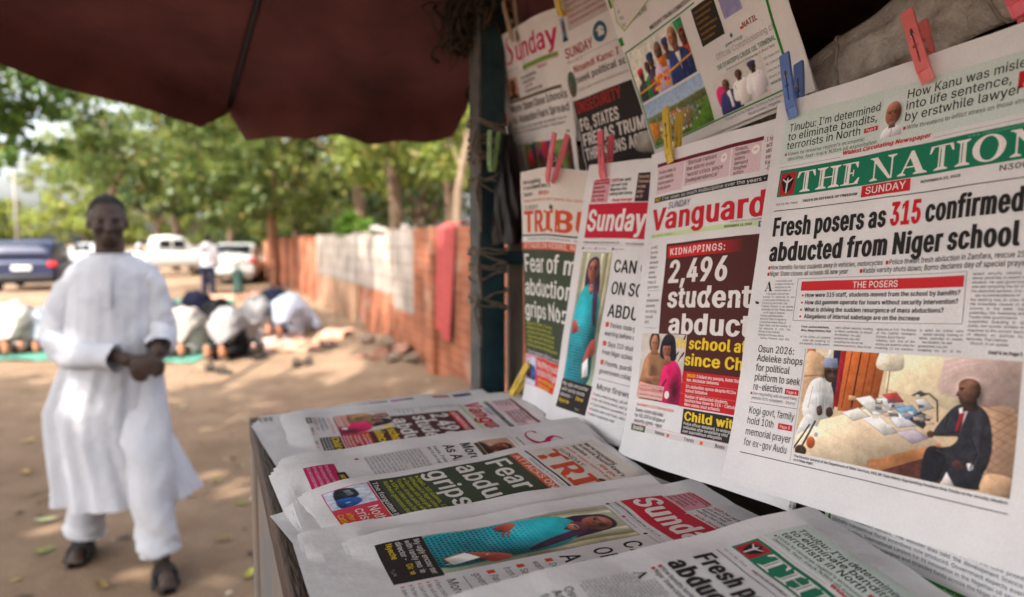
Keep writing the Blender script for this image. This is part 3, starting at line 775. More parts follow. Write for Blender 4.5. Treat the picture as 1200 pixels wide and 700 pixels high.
HAIR = mat('black_hair', (0.010, 0.009, 0.009), 0.9, 0.2, 60, bump=0.4)
def fabric(name, c, c2=None):
    return mat(name, c, 0.9, 0.06, 5, col2=c2, bump=0.55, bscale=20, trans=0.12, spec=0.1)
WHITEC = fabric('white_cotton', (0.45, 0.455, 0.495), (0.53, 0.535, 0.575))

def head_geo(G, c, yaw=0, tilt=0, k=1.0):
    """skull, jaw, nose, brow, lips, ears, all to be fused with the neck; c = centre of the skull, facing -y"""
    R_ = rotz(yaw); c = np.array(c, float)
    def e(p, r): G.ell(c + R_ @ (np.array(p) * k), np.array(r) * k, 18, 14, R_)
    e((0, 0.005, 0.022), (0.074, 0.094, 0.090)); e((0, -0.018, -0.035), (0.062, 0.070, 0.075)); e((0, -0.040, -0.078), (0.040, 0.045, 0.032))
    e((0, -0.076, 0.012), (0.052, 0.020, 0.014)); e((0, -0.094, -0.022), (0.015, 0.020, 0.030)); e((0, -0.104, -0.040), (0.021, 0.015, 0.012))
    e((0, -0.088, -0.066), (0.027, 0.012, 0.009)); e((0, -0.085, -0.078), (0.024, 0.012, 0.008))
    for s in (-1, 1):
        e((s * 0.040, -0.066, -0.030), (0.024, 0.026, 0.026)); e((s * 0.074, 0.012, -0.008), (0.010, 0.020, 0.032))
def hand_geo(G, wrist, direc, palmn, k=1.0, curl=0.9, flip=1):
    """palm, four unequal curled fingers and a thumb leaving the side of the palm"""
    w = np.array(wrist, float); d = np.array(direc, float); d /= np.linalg.norm(d); n = np.array(palmn, float); n -= d * (n @ d); n /= np.linalg.norm(n); s = np.cross(d, n) * flip
    M = np.stack([s, d, n], 1)
    G.ell(w + d * 0.045 * k, (0.038 * k, 0.056 * k, 0.017 * k), 14, 10, M)
    for i, (off, ln) in enumerate(((-0.028, 0.066), (-0.010, 0.078), (0.010, 0.073), (0.027, 0.056))):
        p = w + d * 0.088 * k + s * off * k; pts = [w + d * 0.05 * k + s * off * 0.8 * k, p]; a = 0
        for j in range(3):
            a += curl * (0.75 if j else 0.5); p = p + (d * cos(a) + n * sin(a)) * ln * k * (0.45, 0.32, 0.23)[j]; pts.append(p)
        G.tube(pts, np.array([0.010, 0.0095, 0.009, 0.0082, 0.0068]) * k, 8)
    t0 = w + d * 0.025 * k - s * 0.026 * k; t1 = t0 + (d * 0.5 - s * 0.75 + n * 0.35) * 0.036 * k; t2 = t1 + (d * 0.85 - s * 0.25 + n * 0.45) * 0.030 * k; t3 = t2 + (d * 0.85 + s * 0.1 + n * 0.5) * 0.022 * k
    G.tube([t0, t1, t2, t3], np.array([0.014, 0.0115, 0.010, 0.0075]) * k, 8)

def loft(G, rings, n=72, fold=None):
    """rings: (centre, rx, ry); fold(i, q, f) = relative radius"""
    P = np.zeros((len(rings), n, 3))
    for i, (c, rx, ry) in enumerate(rings):
        for j in range(n):
            q = 2 * pi * j / n; f = 1 + (fold(i / (len(rings) - 1), q) if fold else 0)
            P[i, j] = np.array(c) + (rx * cos(q) * f, ry * sin(q) * f, 0)
    G.grid(P, closed_u=True)
def interp_rings(keys, n):
    z = np.array([k[0] for k in keys]); out = []
    for zz in np.linspace(z[0], z[-1], n):
        o = np.argsort(z); v = [np.interp(zz, z[o], np.array([k[i] for k in keys])[o]) for i in range(1, 5)]
        out.append(((v[0], v[1], zz), v[2], v[3]))
    return out
def sleeve(G, pts, rad, seed=0, n=36):
    c = catmull(pts, 9); r = np.interp(np.linspace(0, 1, len(c)), np.linspace(0, 1, len(rad)), rad)
    t = np.gradient(c, axis=0); t /= np.linalg.norm(t, axis=1)[:, None]; a = np.cross(t[0], (0, 1, 0.1)); a /= np.linalg.norm(a); P = np.zeros((len(c), n, 3))
    for i in range(len(c)):
        a = a - t[i] * (a @ t[i]); a /= np.linalg.norm(a); b = np.cross(t[i], a); f = i / (len(c) - 1)
        for j in range(n):
            q = 2 * pi * j / n; w = 1 + 0.08 * sin(3 * q + 11 * f + seed) + 0.075 * sin(23 * f + 2 * q + seed) * min(1, 3 * f) + 0.05 * sin(47 * f + q + 2 * sin(3 * q))
            P[i, j] = c[i] + r[i] * w * (a * cos(q) + b * sin(q))
    G.grid(P, closed_u=True)

# ---- the walking man in the white kaftan: local x to the picture's right, y away from the camera
man = thing('person', 'man in a long white kaftan and dark sandals walking with clasped hands', 'person', (-1.765, 3.08, 0), radians(18))
J = {'pel': ((0.0, 0.02, 0.86), .115, .09), 'ab': ((0.0, 0.01, 1.02), .110, .09), 'ch': ((0.005, 0.015, 1.22), .105, .08), 'ne': ((0.0, 0.0, 1.37), .062), 'hd': ((0.0, -0.012, 1.46), .056),
     'shR': ((-0.125, 0.015, 1.305), .042), 'elR': ((-0.216, -0.012, 1.06), .038), 'wrR': ((0.085, -0.215, 0.962), .030), 'shL': ((0.125, 0.015, 1.305), .042), 'elL': ((0.187, -0.015, 1.08), .038), 'wrL': ((0.205, -0.195, 0.990), .030),
     'hpR': ((-0.085, 0.03, 0.80), .088), 'knR': ((-0.135, 0.07, 0.45), .060), 'anR': ((-0.19, 0.17, 0.085), .040), 'hlR': ((-0.192, 0.205, 0.045), .034), 'toR': ((-0.200, 0.03, 0.040), .032, .026),
     'hpL': ((0.085, 0.01, 0.80), .088), 'knL': ((0.150, -0.17, 0.46), .060), 'anL': ((0.185, -0.21, 0.105), .040), 'hlL': ((0.180, -0.17, 0.062), .034), 'toL': ((0.230, -0.355, 0.042), .032, .026)}
G = Geo(); limbs_geo(G, J, [('pel', 'ab', 'ch'), ('ch', 'ne', 'hd'), ('ch', 'shR', 'elR', 'wrR'), ('ch', 'shL', 'elL', 'wrL'), ('pel', 'hpR', 'knR', 'anR'), ('hlR', 'toR'), ('anR', 'hlR'), ('pel', 'hpL', 'knL', 'anL'), ('hlL', 'toL'), ('anL', 'hlL')])
HC = (0.0, -0.02, 1.545); head_geo(G, HC, yaw=radians(14))
hand_geo(G, (0.095, -0.222, 0.959), (0.95, -0.18, -0.28), (0.15, 1.0, -0.15), 1.0, 0.75, 1)
hand_geo(G, (0.203, -0.205, 0.985), (-0.55, -0.30, -0.70), (-0.3, 0.95, -0.1), 1.0, 0.8, -1)
for t_, s_ in (((-0.200, 0.03, 0.036), -1), ((0.230, -0.355, 0.038), 1)):
    for i in range(5):
        G.ell((t_[0] + (i - 2) * 0.017, t_[1] - 0.030 + abs(i - 2 + 1.2 * s_) * 0.006, t_[2] - 0.008), (0.010, 0.019, 0.010), 8, 6)
Gb = remesh(G, 0.0065, 3); Gb.build('body', SKIN, man, True)
G = Geo(); R_ = rotz(radians(14)); hp = []
sp = Geo(); sp.ell((0, 0.006, 0.024), (0.0775, 0.0975, 0.094), 40, 30); Vh = np.concatenate(sp.v); Fh = [f for f in np.split(sp.l[0], np.cumsum(sp.s[0])[:-1])]
keep = [list(f) for f in Fh if all(Vh[i, 2] > 0.045 + (0.028 if Vh[i, 1] < -0.055 else 0) - (0.07 if Vh[i, 1] > 0.02 else 0) for i in f)]
G.add(Vh @ R_.T + np.array(HC), keep); G.build('hair', HAIR, man, True)
for s in (-1, 1):
    G = Geo(); G.ell(np.array(HC) + R_ @ np.array((s * 0.031, -0.079, 0.000)), (0.0115, 0.007, 0.0058), 12, 8, R_); ey = G.build('eye', mat('eye_white', (0.12, 0.10, 0.085), 0.6, 0.05, 30, spec=0.2), man, True)
    G = Geo(); G.ell(np.array(HC) + R_ @ np.array((s * 0.031, -0.0855, 0.000)), (0.006, 0.003, 0.006), 10, 6, R_); G.build('iris', HAIR, ey, True)
keys = [(1.405, 0.0, -0.005, 0.078, 0.075), (1.388, 0.0, 0.0, 0.100, 0.085), (1.365, 0.0, 0.005, 0.140, 0.100), (1.32, 0.0, 0.005, 0.178, 0.120), (1.22, 0.0, 0.0, 0.176, 0.138), (1.05, -0.005, -0.01, 0.176, 0.142), (0.90, -0.015, 0.0, 0.196, 0.152), (0.72, -0.045, 0.005, 0.235, 0.170), (0.60, -0.04, 0.005, 0.232, 0.175), (0.40, 0.015, 0.0, 0.262, 0.195), (0.315, 0.035, 0.0, 0.285, 0.205)]
def kfold(f, q):
    a = 0.014 + 0.085 * max(0, f - 0.20) ** 1.1
    sh = lambda x: np.sign(x) * abs(x) ** 0.65
    return a * (sh(sin(7 * q + 2.2 * sin(2 * q) + 1.2 * f)) + 0.55 * sin(13 * q - 2 * f + 0.6) + 0.4 * sin(22 * q + 5 * f)) + 0.010 * sin(26 * f + 2 * q) * (f < 0.6) + 0.008 * sin(60 * f * (1 + 0.2 * sin(q)) + 3 * q) * (f < 0.45)
G = Geo(); loft(G, interp_rings(keys, 90), 120, kfold)
sleeve(G, [(-0.105, 0.01, 1.325), (-0.158, 0.0, 1.24), (-0.218, -0.01, 1.06), (-0.15, -0.11, 0.99), (0.045, -0.208, 0.968)], [0.058, 0.064, 0.062, 0.060, 0.055], 1)
sleeve(G, [(0.115, 0.01, 1.325), (0.158, 0.0, 1.24), (0.185, -0.015, 1.08), (0.205, -0.09, 1.03), (0.205, -0.175, 1.0)], [0.064, 0.068, 0.064, 0.060, 0.054], 2.5)
kf = G.build('kaftan', WHITEC, man, True)
G = Geo(); G.tube([(0.079 * cos(q), -0.005 + 0.076 * sin(q), 1.402 + 0.004 * cos(2 * q)) for q in np.linspace(0, 2 * pi, 40)], 0.005, 6); G.build('neckband', WHITEC, kf, True)
G = Geo(); G.cbox((0.012, -0.150, 1.27), (0.030, 0.006, 0.19), 0.002, np.array([[1, 0, 0], [0, cos(0.1), sin(0.1)], [0, -sin(0.1), cos(0.1)]])); G.build('placket', WHITEC, kf)
for nm, pts, rd in (('trouser_leg', [(-0.09, 0.03, 0.80), (-0.13, 0.07, 0.47), (-0.180, 0.15, 0.16), (-0.190, 0.165, 0.105)], [.11, .095, .082, .078]), ('trouser_leg', [(0.09, 0.01, 0.80), (0.145, -0.15, 0.47), (0.178, -0.205, 0.18), (0.184, -0.21, 0.115)], [.11, .095, .080, .076])):
    G = Geo(); sleeve(G, pts, rd, 3 if pts[0][0] < 0 else 5); G.build(nm, WHITEC, man, True)
SAN = mat('black_rubber', (0.012, 0.011, 0.011), 0.6, 0.2, 30)
for hx, hy, tx, ty in ((-0.192, 0.215, -0.202, -0.005), (0.177, -0.16, 0.238, -0.395)):
    d = np.array([tx - hx, ty - hy, 0]); L_ = np.linalg.norm(d); d /= L_; s = np.array([-d[1], d[0], 0]); P = []
    for f in np.linspace(0, 1, 16):
        wd = 0.036 + 0.012 * sin(pi * min(1, f * 1.15 + 0.05)) ; wd *= min(1, (sin(pi * np.clip(f, 0.02, 0.98)) * 4) ** 0.5)
        c = np.array([hx, hy, 0]) + d * L_ * f; P.append([c - s * wd + (0, 0, 0.004), c - s * wd + (0, 0, 0.026), c + s * wd + (0, 0, 0.026), c + s * wd + (0, 0, 0.004)])
    G = Geo(); G.grid(np.array(P), closed_u=True); sdl = G.build('sandal', SAN, man, True)
    G = Geo(); c = np.array([hx, hy, 0]) + d * L_ * 0.62
    for ww in (0.0, 0.045):
        G.tube(catmull([c - s * 0.046 + (0, 0, 0.02) + d * ww * 1.0, c - s * 0.03 + (0, 0, 0.07) - d * ww, c + s * 0.03 + (0, 0, 0.07) - d * ww, c + s * 0.046 + (0, 0, 0.02) + d * ww], 5), 0.011, 6)
    G.build('strap', SAN, sdl, True)

# ---- people at prayer, bowed to the ground, seen from behind (local +y = the way they face)
def pray(label, px, Y, yaw, robe, trousers=None, cap=None, k=1.0, seed=0, wide=1.0):
    b = at(px, 290, Y); b[2] = gz_at(b[0], b[1]) + 0.012
    t = thing('person', label, 'person', tuple(b), yaw, 'people bowed down in prayer on mats'); r = random.Random(seed)
    J = {'pel': ((0, 0.0, 0.50), .13, .12), 'ab': ((0, 0.20, 0.46), .125, .11), 'ch': ((0, 0.42, 0.34), .145, .10), 'ne': ((0, 0.57, 0.21), .055), 'hd': ((0, 0.645, 0.13), .070, .085), 'shR': ((-0.17, 0.46, 0.28), .06), 'elR': ((-0.27, 0.44, 0.09), .042), 'wrR': ((-0.21, 0.66, 0.045), .03), 'haR': ((-0.18, 0.75, 0.03), .032, .018), 'shL': ((0.17, 0.46, 0.28), .06), 'elL': ((0.27, 0.44, 0.09), .042), 'wrL': ((0.21, 0.66, 0.045), .03), 'haL': ((0.18, 0.75, 0.03), .032, .018)}
    CH = [('pel', 'ab', 'ch'), ('ch', 'ne', 'hd'), ('ch', 'shR', 'elR', 'wrR', 'haR'), ('ch', 'shL', 'elL', 'wrL', 'haL')]
    for s, n in ((-1, 'R'), (1, 'L')):
        J['hp' + n] = ((s * .09, 0.0, 0.46), .10); J['kn' + n] = ((s * .13, 0.14, 0.075), .062); J['an' + n] = ((s * .095, -0.28, 0.075), .042); J['to' + n] = ((s * .09, -0.36, 0.035), .036, .03)
        CH += [('pel', 'hp' + n), ('hp' + n, 'kn' + n), ('kn' + n, 'an' + n, 'to' + n)]
    G = Geo(); limbs_geo(G, J, CH); remesh(G, 0.014, 2).build('body', SKIN, t, True)
    for s in (-1, 1):
        G = Geo(); G.ell((s * .098, -0.35, 0.105), (0.048, 0.026, 0.105), 12, 8, np.array([[1, 0, 0], [0, cos(.25), -sin(.25)], [0, sin(.25), cos(.25)]])); G.build('foot_sole', SOLE, t, True)
    # robe: a draped shell over back, hips and thighs
    n = 40; rings = [(-0.17, .40, .13, .13), (-0.12, .43, .20, .19), (-0.02, .45, .225, .21), (0.10, .42, .24, .25), (0.25, .37, .235, .22), (0.40, .27, .25, .20), (0.50, .20, .23, .16), (0.56, .17, .10, .10)]
    P = np.zeros((22, n, 3)); ys_ = np.linspace(-0.17, 0.56, 22); R0 = np.array(rings)
    for i, y in enumerate(ys_):
        zc, rx, rz = (np.interp(y, R0[:, 0], R0[:, c]) for c in (1, 2, 3))
        for j in range(n):
            q = 2 * pi * j / n; w = 1 + 0.06 * sin(5 * q + 7 * y + seed) + 0.04 * sin(9 * q - 13 * y + 2 * seed) + 0.025 * sin(17 * q + seed)
            low = max(0.0, -sin(q)); P[i, j] = (rx * wide * cos(q) * w, y - 0.05 * low, max(0.06, zc + rz * sin(q) * w - 0.06 * low * (y < 0.35)))
    G = Geo(); G.grid(P, closed_u=True); G.add(np.array([P[0, j] for j in range(n)]), [list(range(n))]); G.build('robe', robe, t, True)
    for s in (-1, 1):
        G = Geo(); sleeve(G, [(s * .15, .42, .29), (s * .23, .44, .19), (s * .275, .45, .10), (s * .235, .58, .065)], [.075, .07, .062, .055], seed + s, 18); G.build('sleeve', robe, t, True)
        G = Geo(); sleeve(G, [(s * .10, 0.0, .36), (s * .135, .12, .12), (s * .125, .02, .085), (s * .10, -.20, .085)], [.155, .115, .095, .08], seed * 2 + s, 18); G.build('trouser_leg', trousers or robe, t, True)
    if cap is not None:
        G = Geo(); G.ell((0, 0.64, 0.155), (0.085, 0.09, 0.085), 14, 10); G.build('cap', cap, t, True)
    t.scale = (k, k, k); return t
BEIGE = fabric('beige_cloth', (0.30, 0.27, 0.235), (0.37, 0.33, 0.29)); NAVY = fabric('navy_cloth', (0.018, 0.020, 0.040)); BLACKC = fabric('black_cloth', (0.012, 0.012, 0.014)); GREYC = fabric('grey_cloth', (0.22, 0.21, 0.21), (0.28, 0.27, 0.27)); PALEBL = fabric('pale_blue_cloth', (0.42, 0.47, 0.58), (0.52, 0.57, 0.68)); LGREY = fabric('light_grey_cloth', (0.28, 0.32, 0.36), (0.34, 0.37, 0.42)); CREAM = fabric('cream_cloth', (0.42, 0.40, 0.35), (0.50, 0.47, 0.42))
pray('bowed man in cream robes, leftmost in the praying row', 8, 9.0, 0.15, CREAM, BEIGE, k=1.0, seed=1, wide=1.05)
pray('bowed man in light grey, second from the left in the praying row', 44, 9.2, 0.1, LGREY, NAVY, k=0.9, seed=2)
pray('bowed man in beige robes just right of the walking man', 212, 8.9, 0.05, BEIGE, CREAM, k=0.93, seed=3)
pray('bowed man in navy behind the beige robed man', 226, 11.2, 0.0, NAVY, k=1.0, seed=4)
pray('bowed man in black trousers with bare orange soles toward the camera', 262, 8.75, -0.05, GREYC, BLACKC, k=0.93, seed=5)
pray('bowed man in dark jacket between the beige and grey men', 250, 10.2, -0.1, BLACKC, k=0.95, seed=8)
pray('bowed man in grey shirt left of the man in pale blue', 297, 10.6, -0.1, GREYC, BEIGE, k=0.95, seed=6)
pray('bowed man in pale blue robes, rightmost in the praying row', 334, 10.4, -0.3, PALEBL, LGREY, k=0.92, seed=7, wide=1.0)

pray('bowed man in navy behind the pale blue robed man', 318, 12.0, -0.2, NAVY, BLACKC, k=0.98, seed=9)
pray('bowed man in dark trousers partly hidden by the walking man', 186, 10.4, 0.0, LGREY, BLACKC, k=0.95, seed=10)
pray('bowed man in white in the second row left of the navy one', 70, 11.6, 0.1, CREAM, NAVY, k=0.98, seed=11)

# ---- people standing farther off
def stand(label, px, Y, yaw, top, bottom, h=1.72, cap=None, seed=0, robe=False):
    b = at(px, 290, Y); b[2] = gz_at(b[0], b[1]); t = thing('person', label, 'person', tuple(b), yaw, None); k = h / 1.72
    J = {'pel': ((0, 0, .92), .13, .10), 'ab': ((0, 0, 1.08), .125, .095), 'ch': ((0, 0, 1.28), .15, .10), 'ne': ((0, 0, 1.46), .055), 'shR': ((-.18, 0, 1.39), .055), 'elR': ((-.24, .03, 1.12), .042), 'wrR': ((-.22, -.06, .88), .03), 'haR': ((-.215, -.08, .79), .034, .02), 'shL': ((.18, 0, 1.39), .055), 'elL': ((.24, .03, 1.12), .042), 'wrL': ((.22, -.06, .88), .03), 'haL': ((.215, -.08, .79), .034, .02)}
    CH = [('pel', 'ab', 'ch', 'ne'), ('ch', 'shR', 'elR', 'wrR', 'haR'), ('ch', 'shL', 'elL', 'wrL', 'haL')]
    for s, n in ((-1, 'R'), (1, 'L')):
        J['hp' + n] = ((s * .09, 0, .86), .09); J['kn' + n] = ((s * .11, -.01, .48), .06); J['an' + n] = ((s * .12, .02, .08), .042); J['to' + n] = ((s * .13, -.13, .03), .036, .028); CH += [('pel', 'hp' + n, 'kn' + n, 'an' + n), ('an' + n, 'to' + n)]
    G = Geo(); limbs_geo(G, J, CH); head_geo(G, (0, -0.01, 1.60)); remesh(G, 0.012, 2).build('body', SKIN, t, True)
    G = Geo(); G.ell((0, .012, 1.635), (.078, .094, .082), 14, 10); G.build('cap' if cap is not None else 'hair', cap or HAIR, t, True)
    G = Geo(); lowz = 0.35 if robe else 0.80
    loft(G, interp_rings([(1.475, 0, 0, .07, .065), (1.43, 0, 0, .16, .10), (1.36, 0, 0, .215, .13), (1.1, 0, 0, .20, .14), (.95, 0, 0, .205, .15), (lowz, 0, 0, .225 if not robe else .28, .165 if not robe else .22)], 30), 36, lambda f, q: (0.02 + 0.03 * f) * sin(6 * q + 3 * f + seed) + 0.015 * sin(11 * q))
    for s in (-1, 1): sleeve(G, [(s * .15, 0, 1.38), (s * .215, .02, 1.25), (s * .245, .03, 1.12), (s * .23, -.04, .93)], [.075, .072, .066, .058], seed, 18)
    G.build('shirt' if not robe else 'robe', top, t, True)
    for s in (-1, 1):
        G = Geo(); sleeve(G, [(s * .09, 0, .90), (s * .11, 0, .5), (s * .12, .015, .09)], [.115, .085, .07], seed + s, 18); G.build('trouser_leg', bottom, t, True)
    t.scale = (k, k, k); return t
stand('man in white shirt and dark trousers standing beside the white car', 243, 19.6, pi, WHITEC, NAVY, 1.72, seed=1)
stand('person in white robe and cap half hidden behind the walking man', 163, 17.8, pi, WHITEC, WHITEC, 1.46, cap=WHITEC, seed=2, robe=True)
stand('small figure in dark green clothes standing behind the praying row', 278, 18.2, pi, fabric('dark_green_cloth', (0.03, 0.055, 0.045)), fabric('dark_green_cloth', (0.03, 0.055, 0.045)), 0.92, seed=3, robe=True)

# ---- mats and sandals on the ground
def mat_sheet(label, px, Y, w, d, yaw, m):
    c = at(px, 290, Y); P = np.zeros((14, 18, 3)); R_ = rotz(yaw)
    for i in range(14):
        for j in range(18):
            p = c + R_ @ np.array([(j / 17 - .5) * w, (i / 13 - .5) * d, 0]); P[i, j] = (p[0], p[1], gz_at(p[0], p[1]) + 0.022 + 0.008 * sin(j * 1.3 + i) + 0.004 * sin(i * 2.1))
    c[2] = 0; G = Geo(); G.grid(P); return tag(G.build('prayer_mat', m, None, True, c, tuple(c)), label, 'mat', 'prayer mats on the ground')
MG_ = mat('green_mat', (0.06, 0.19, 0.14), 0.9, 0.2, 30); MO = mat('faded_orange_mat', (0.50, 0.20, 0.12), 0.9, 0.25, 14, col2=(0.55, 0.30, 0.22)); MP = mat('pale_pink_mat', (0.55, 0.38, 0.32), 0.9, 0.2, 14)
mat_sheet('green prayer mat under the two men at far left', 24, 9.1, 1.5, 1.3, 0.1, MG_); mat_sheet('green prayer mat under the beige robed man', 205, 9.0, 0.9, 1.4, 0.05, MG_)
mat_sheet('orange prayer mat in front of the man in pale blue', 352, 9.75, 1.1, 1.0, -0.3, MO); mat_sheet('pale pink mat under the grey shirted man', 300, 10.0, 1.0, 1.6, -0.1, MP); mat_sheet('orange mat far off beside the standing man in white', 258, 18.6, 1.6, 1.2, 0, MO); mat_sheet('green mat far off near the parked pickup', 225, 17.2, 1.8, 1.0, 0, MG_)
def shoes(label, px, py, yaw, seed, m):
    u = (px - 600) / 820; v = (350 - py) / 820; d = np.array([u, cos(_p) + v * sin(_p), -sin(_p) + v * cos(_p)]); q = d * (EYE / -d[2]) + (0, 0, EYE); q[2] = gz_at(q[0], q[1])
    o = tag(None, '', '') if 0 else None; G = Geo(); P = []
    for f in np.linspace(0, 1, 14):
        wd = (0.036 + 0.014 * sin(pi * min(1, f * 1.1))) * min(1, (sin(pi * np.clip(f, .03, .97)) * 4) ** .5); y = (f - .5) * 0.27
        P.append([(-wd, y, .004), (-wd, y, .028), (wd, y, .028), (wd, y, .004)])
    G.grid(np.array(P), closed_u=True); t = thing('sandal', label, 'sandal', tuple(q), yaw, 'sandals left beside the prayer mats'); G.build('sole', m, t, True)
    G = Geo(); G.tube(catmull([(-.046, .02, .02), (-.03, .05, .065), (.03, .05, .065), (.046, .02, .02)], 5), 0.012, 6); G.build('strap', m, t, True)
DARKSH = mat('dark_leather', (0.02, 0.016, 0.014), 0.6, 0.2, 20)
for i, (px, py, yw, lb) in enumerate(((348, 428, .3, 'left dark sandal of the pair in front of the pale blue robed man'), (362, 427, .5, 'right dark sandal of the pair in front of the pale blue robed man'), (381, 412, 1.2, 'dark sandal nearer the path of the pair by the wall bank'), (391, 411, .9, 'dark sandal nearer the wall of the pair by the wall bank'), (292, 419, .2, 'dark sandal in front of the grey shirted man, left one'), (305, 420, -.2, 'dark sandal in front of the grey shirted man, right one'), (246, 433, .4, 'dark sandal lying beside the bare orange soles'), (262, 437, 1.0, 'dark sandal lying closest to the camera below the praying row'))):
    shoes(lb, px, py, yw, i, DARKSH)
# ------------------------------------------------------------------ parked cars (local +y = forward)
GLASSD = mat('dark_car_glass', (0.010, 0.012, 0.014), 0.35, 0.05, 3, spec=0.15)
TYRE = mat('tyre_rubber', (0.012, 0.012, 0.012), 0.85, 0.2, 30); RIM = mat('alloy_rim', (0.35, 0.35, 0.36), 0.35, 0.1, 10, metal=0.8)
TAIL = mat('red_tail_lamp', (0.45, 0.010, 0.012), 0.2, 0.1, 10, spec=0.6); PLATE = mat('number_plate', (0.62, 0.62, 0.60), 0.5, 0.08, 20); TRIM = mat('black_car_trim', (0.016, 0.016, 0.017), 0.6, 0.2, 20); LAMP = mat('clear_lamp', (0.55, 0.56, 0.58), 0.15, 0.05, 8, spec=0.8)
def paint(name, c): 
    m = mat(name, c, 0.4, 0.06, 2, spec=0.4); m.node_tree.nodes['Principled BSDF'].inputs['Coat Weight'].default_value = 0.2; return m
def car(name, label, px, Y, yaw, kind, pm, W=1.84, L=4.6):
    b = at(px, 290, Y); b[2] = gz_at(b[0], b[1]); t = thing(name, label, 'car' if kind != 'pickup' else 'pickup truck', tuple(b), yaw, 'cars parked beyond the praying people'); hw, hl = W / 2, L / 2
    def rings(keys, x_in=0.0):
        P = []
        for y, w, z0, z1, r in keys:
            w = w * hw; row = []
            for a in np.linspace(-pi / 2, 3 * pi / 2, 41)[:-1]:
                c, s = cos(a), sin(a); e = 0.35; row.append((w * np.sign(c) * abs(c) ** e, y * hl, (z0 + z1) / 2 + (z1 - z0) / 2 * np.sign(s) * abs(s) ** e))
            P.append(row)
        P = np.array(P); G = Geo(); G.grid(P[:, ::-1], closed_u=True); G.add(P[0], [list(range(40))]); G.add(P[-1], [list(range(40))[::-1]]); return G
    if kind == 'suv':
        low = [(-1.0, .86, .40, .95, 0), (-.985, .95, .30, 1.04, 0), (-.9, 1, .26, 1.08, 0), (0, 1, .24, 1.06, 0), (.45, 1, .25, 1.02, 0), (.85, .97, .27, .95, 0), (.97, .90, .32, .84, 0), (1, .80, .42, .74, 0)]; top = [(-.955, .80, .98, 1.30, 0), (-.90, .86, .98, 1.66, 0), (-.80, .86, .98, 1.72, 0), (-.2, .86, .98, 1.74, 0), (.12, .84, .98, 1.66, 0), (.46, .80, .98, 1.05, 0)]; zr = 1.36; win = (-.78, .12)
    elif kind == 'sedan':
        low = [(-1, .84, .42, .90, 0), (-.98, .95, .30, 1.00, 0), (-.85, 1, .24, 1.04, 0), (-.5, 1, .22, 1.0, 0), (.4, 1, .22, .94, 0), (.85, .96, .25, .84, 0), (.98, .86, .34, .72, 0)]; top = [(-.70, .76, .92, 1.05, 0), (-.48, .80, .92, 1.38, 0), (-.1, .82, .92, 1.46, 0), (.1, .81, .92, 1.42, 0), (.45, .76, .92, .98, 0)]; zr = 1.2; win = (-.45, .12)
    else:
        low = [(-1, .95, .50, 1.05, 0), (-.985, 1, .45, 1.12, 0), (-.3, 1, .42, 1.12, 0), (.45, 1, .42, 1.10, 0), (.85, .97, .45, 1.04, 0), (.97, .92, .48, .95, 0), (1, .82, .55, .85, 0)]; top = [(-.16, .84, 1.02, 1.50, 0), (-.12, .86, 1.02, 1.76, 0), (.1, .86, 1.02, 1.80, 0), (.26, .84, 1.02, 1.74, 0), (.50, .80, 1.02, 1.12, 0)]; zr = 1.42; win = (-.1, .28)
    body = rings(low).build('body', pm, t, True); cab = rings(top).build('cabin', pm, t, True)
    k = {'suv': .86, 'sedan': .81, 'pickup': .86}[kind]
    for s in (-1, 1):
        ya, yb = win; xm = s * (hw * k + 0.004)
        G = Geo(); G.cbox((xm, (ya + yb) / 2 * hl, zr), (0.014, (yb - ya) * hl, 0.34), 0.006); w_ = G.build('side_window', GLASSD, t)
        G = Geo(); G.cbox((xm + s * 0.004, (ya + yb) / 2 * hl, zr), (0.014, 0.08, 0.36), 0.004); G.build('door_pillar', pm, w_)
    def slanted(nm, y0, z0, y1, z1, w0, w1, m, off):
        dy, dz = (y1 - y0) * hl, z1 - z0; n = np.array([0, dz, -dy]) * off; n /= np.linalg.norm(n); n *= 0.012
        G = Geo(); P = [np.array([sx * w * hw, y * hl, z]) + n * o for o in (0, 1) for (y, z, w) in ((y0, z0, w0), (y1, z1, w1)) for sx in (-1, 1)]
        G.add(P, [[4, 5, 7, 6], [0, 2, 3, 1], [0, 1, 5, 4], [2, 6, 7, 3], [0, 4, 6, 2], [1, 3, 7, 5]]); return G.build(nm, m, t)
    if kind == 'suv': slanted('rear_window', -.958, 1.18, -.905, 1.60, .74, .70, GLASSD, -1); slanted('windscreen', .44, 1.12, .14, 1.62, .72, .70, GLASSD, 1)
    elif kind == 'sedan': slanted('rear_window', -.70, 1.03, -.49, 1.38, .70, .66, GLASSD, -1); slanted('windscreen', .43, 1.02, .12, 1.40, .70, .68, GLASSD, 1)
    else: slanted('rear_window', -.163, 1.20, -.128, 1.66, .70, .68, GLASSD, -1); slanted('windscreen', .48, 1.18, .28, 1.70, .72, .70, GLASSD, 1)
    zt = {'suv': .92, 'sedan': .86, 'pickup': .90}[kind]
    for s in (-1, 1):
        G = Geo(); G.cbox((s * hw * .86, -hl * 1.0, zt), (0.26 if kind != 'pickup' else 0.16, 0.07, 0.17 if kind != 'pickup' else 0.30), 0.02); G.build('tail_lamp', TAIL, t)
        G = Geo(); G.cbox((s * hw * .74, hl * .985, zt - .10), (0.36, 0.07, 0.15), 0.03); G.build('headlight', LAMP, t)
    G = Geo(); G.cbox((0, -hl * .995, .47), (W * .9, 0.16, 0.20), 0.05); G.build('bumper', TRIM if kind == 'suv' else pm, t)
    G = Geo(); G.cbox((0, -hl * 1.0 - 0.035, .80 if kind != 'pickup' else .62), (0.52, 0.02, 0.16), 0.004); G.build('number_plate', PLATE, t)
    if kind == 'pickup':
        G = Geo(); G.cbox((0, -hl * .60, 1.125), (W * .84, L * .36, 0.01), 0.003); G.build('load_bed', TRIM, t)
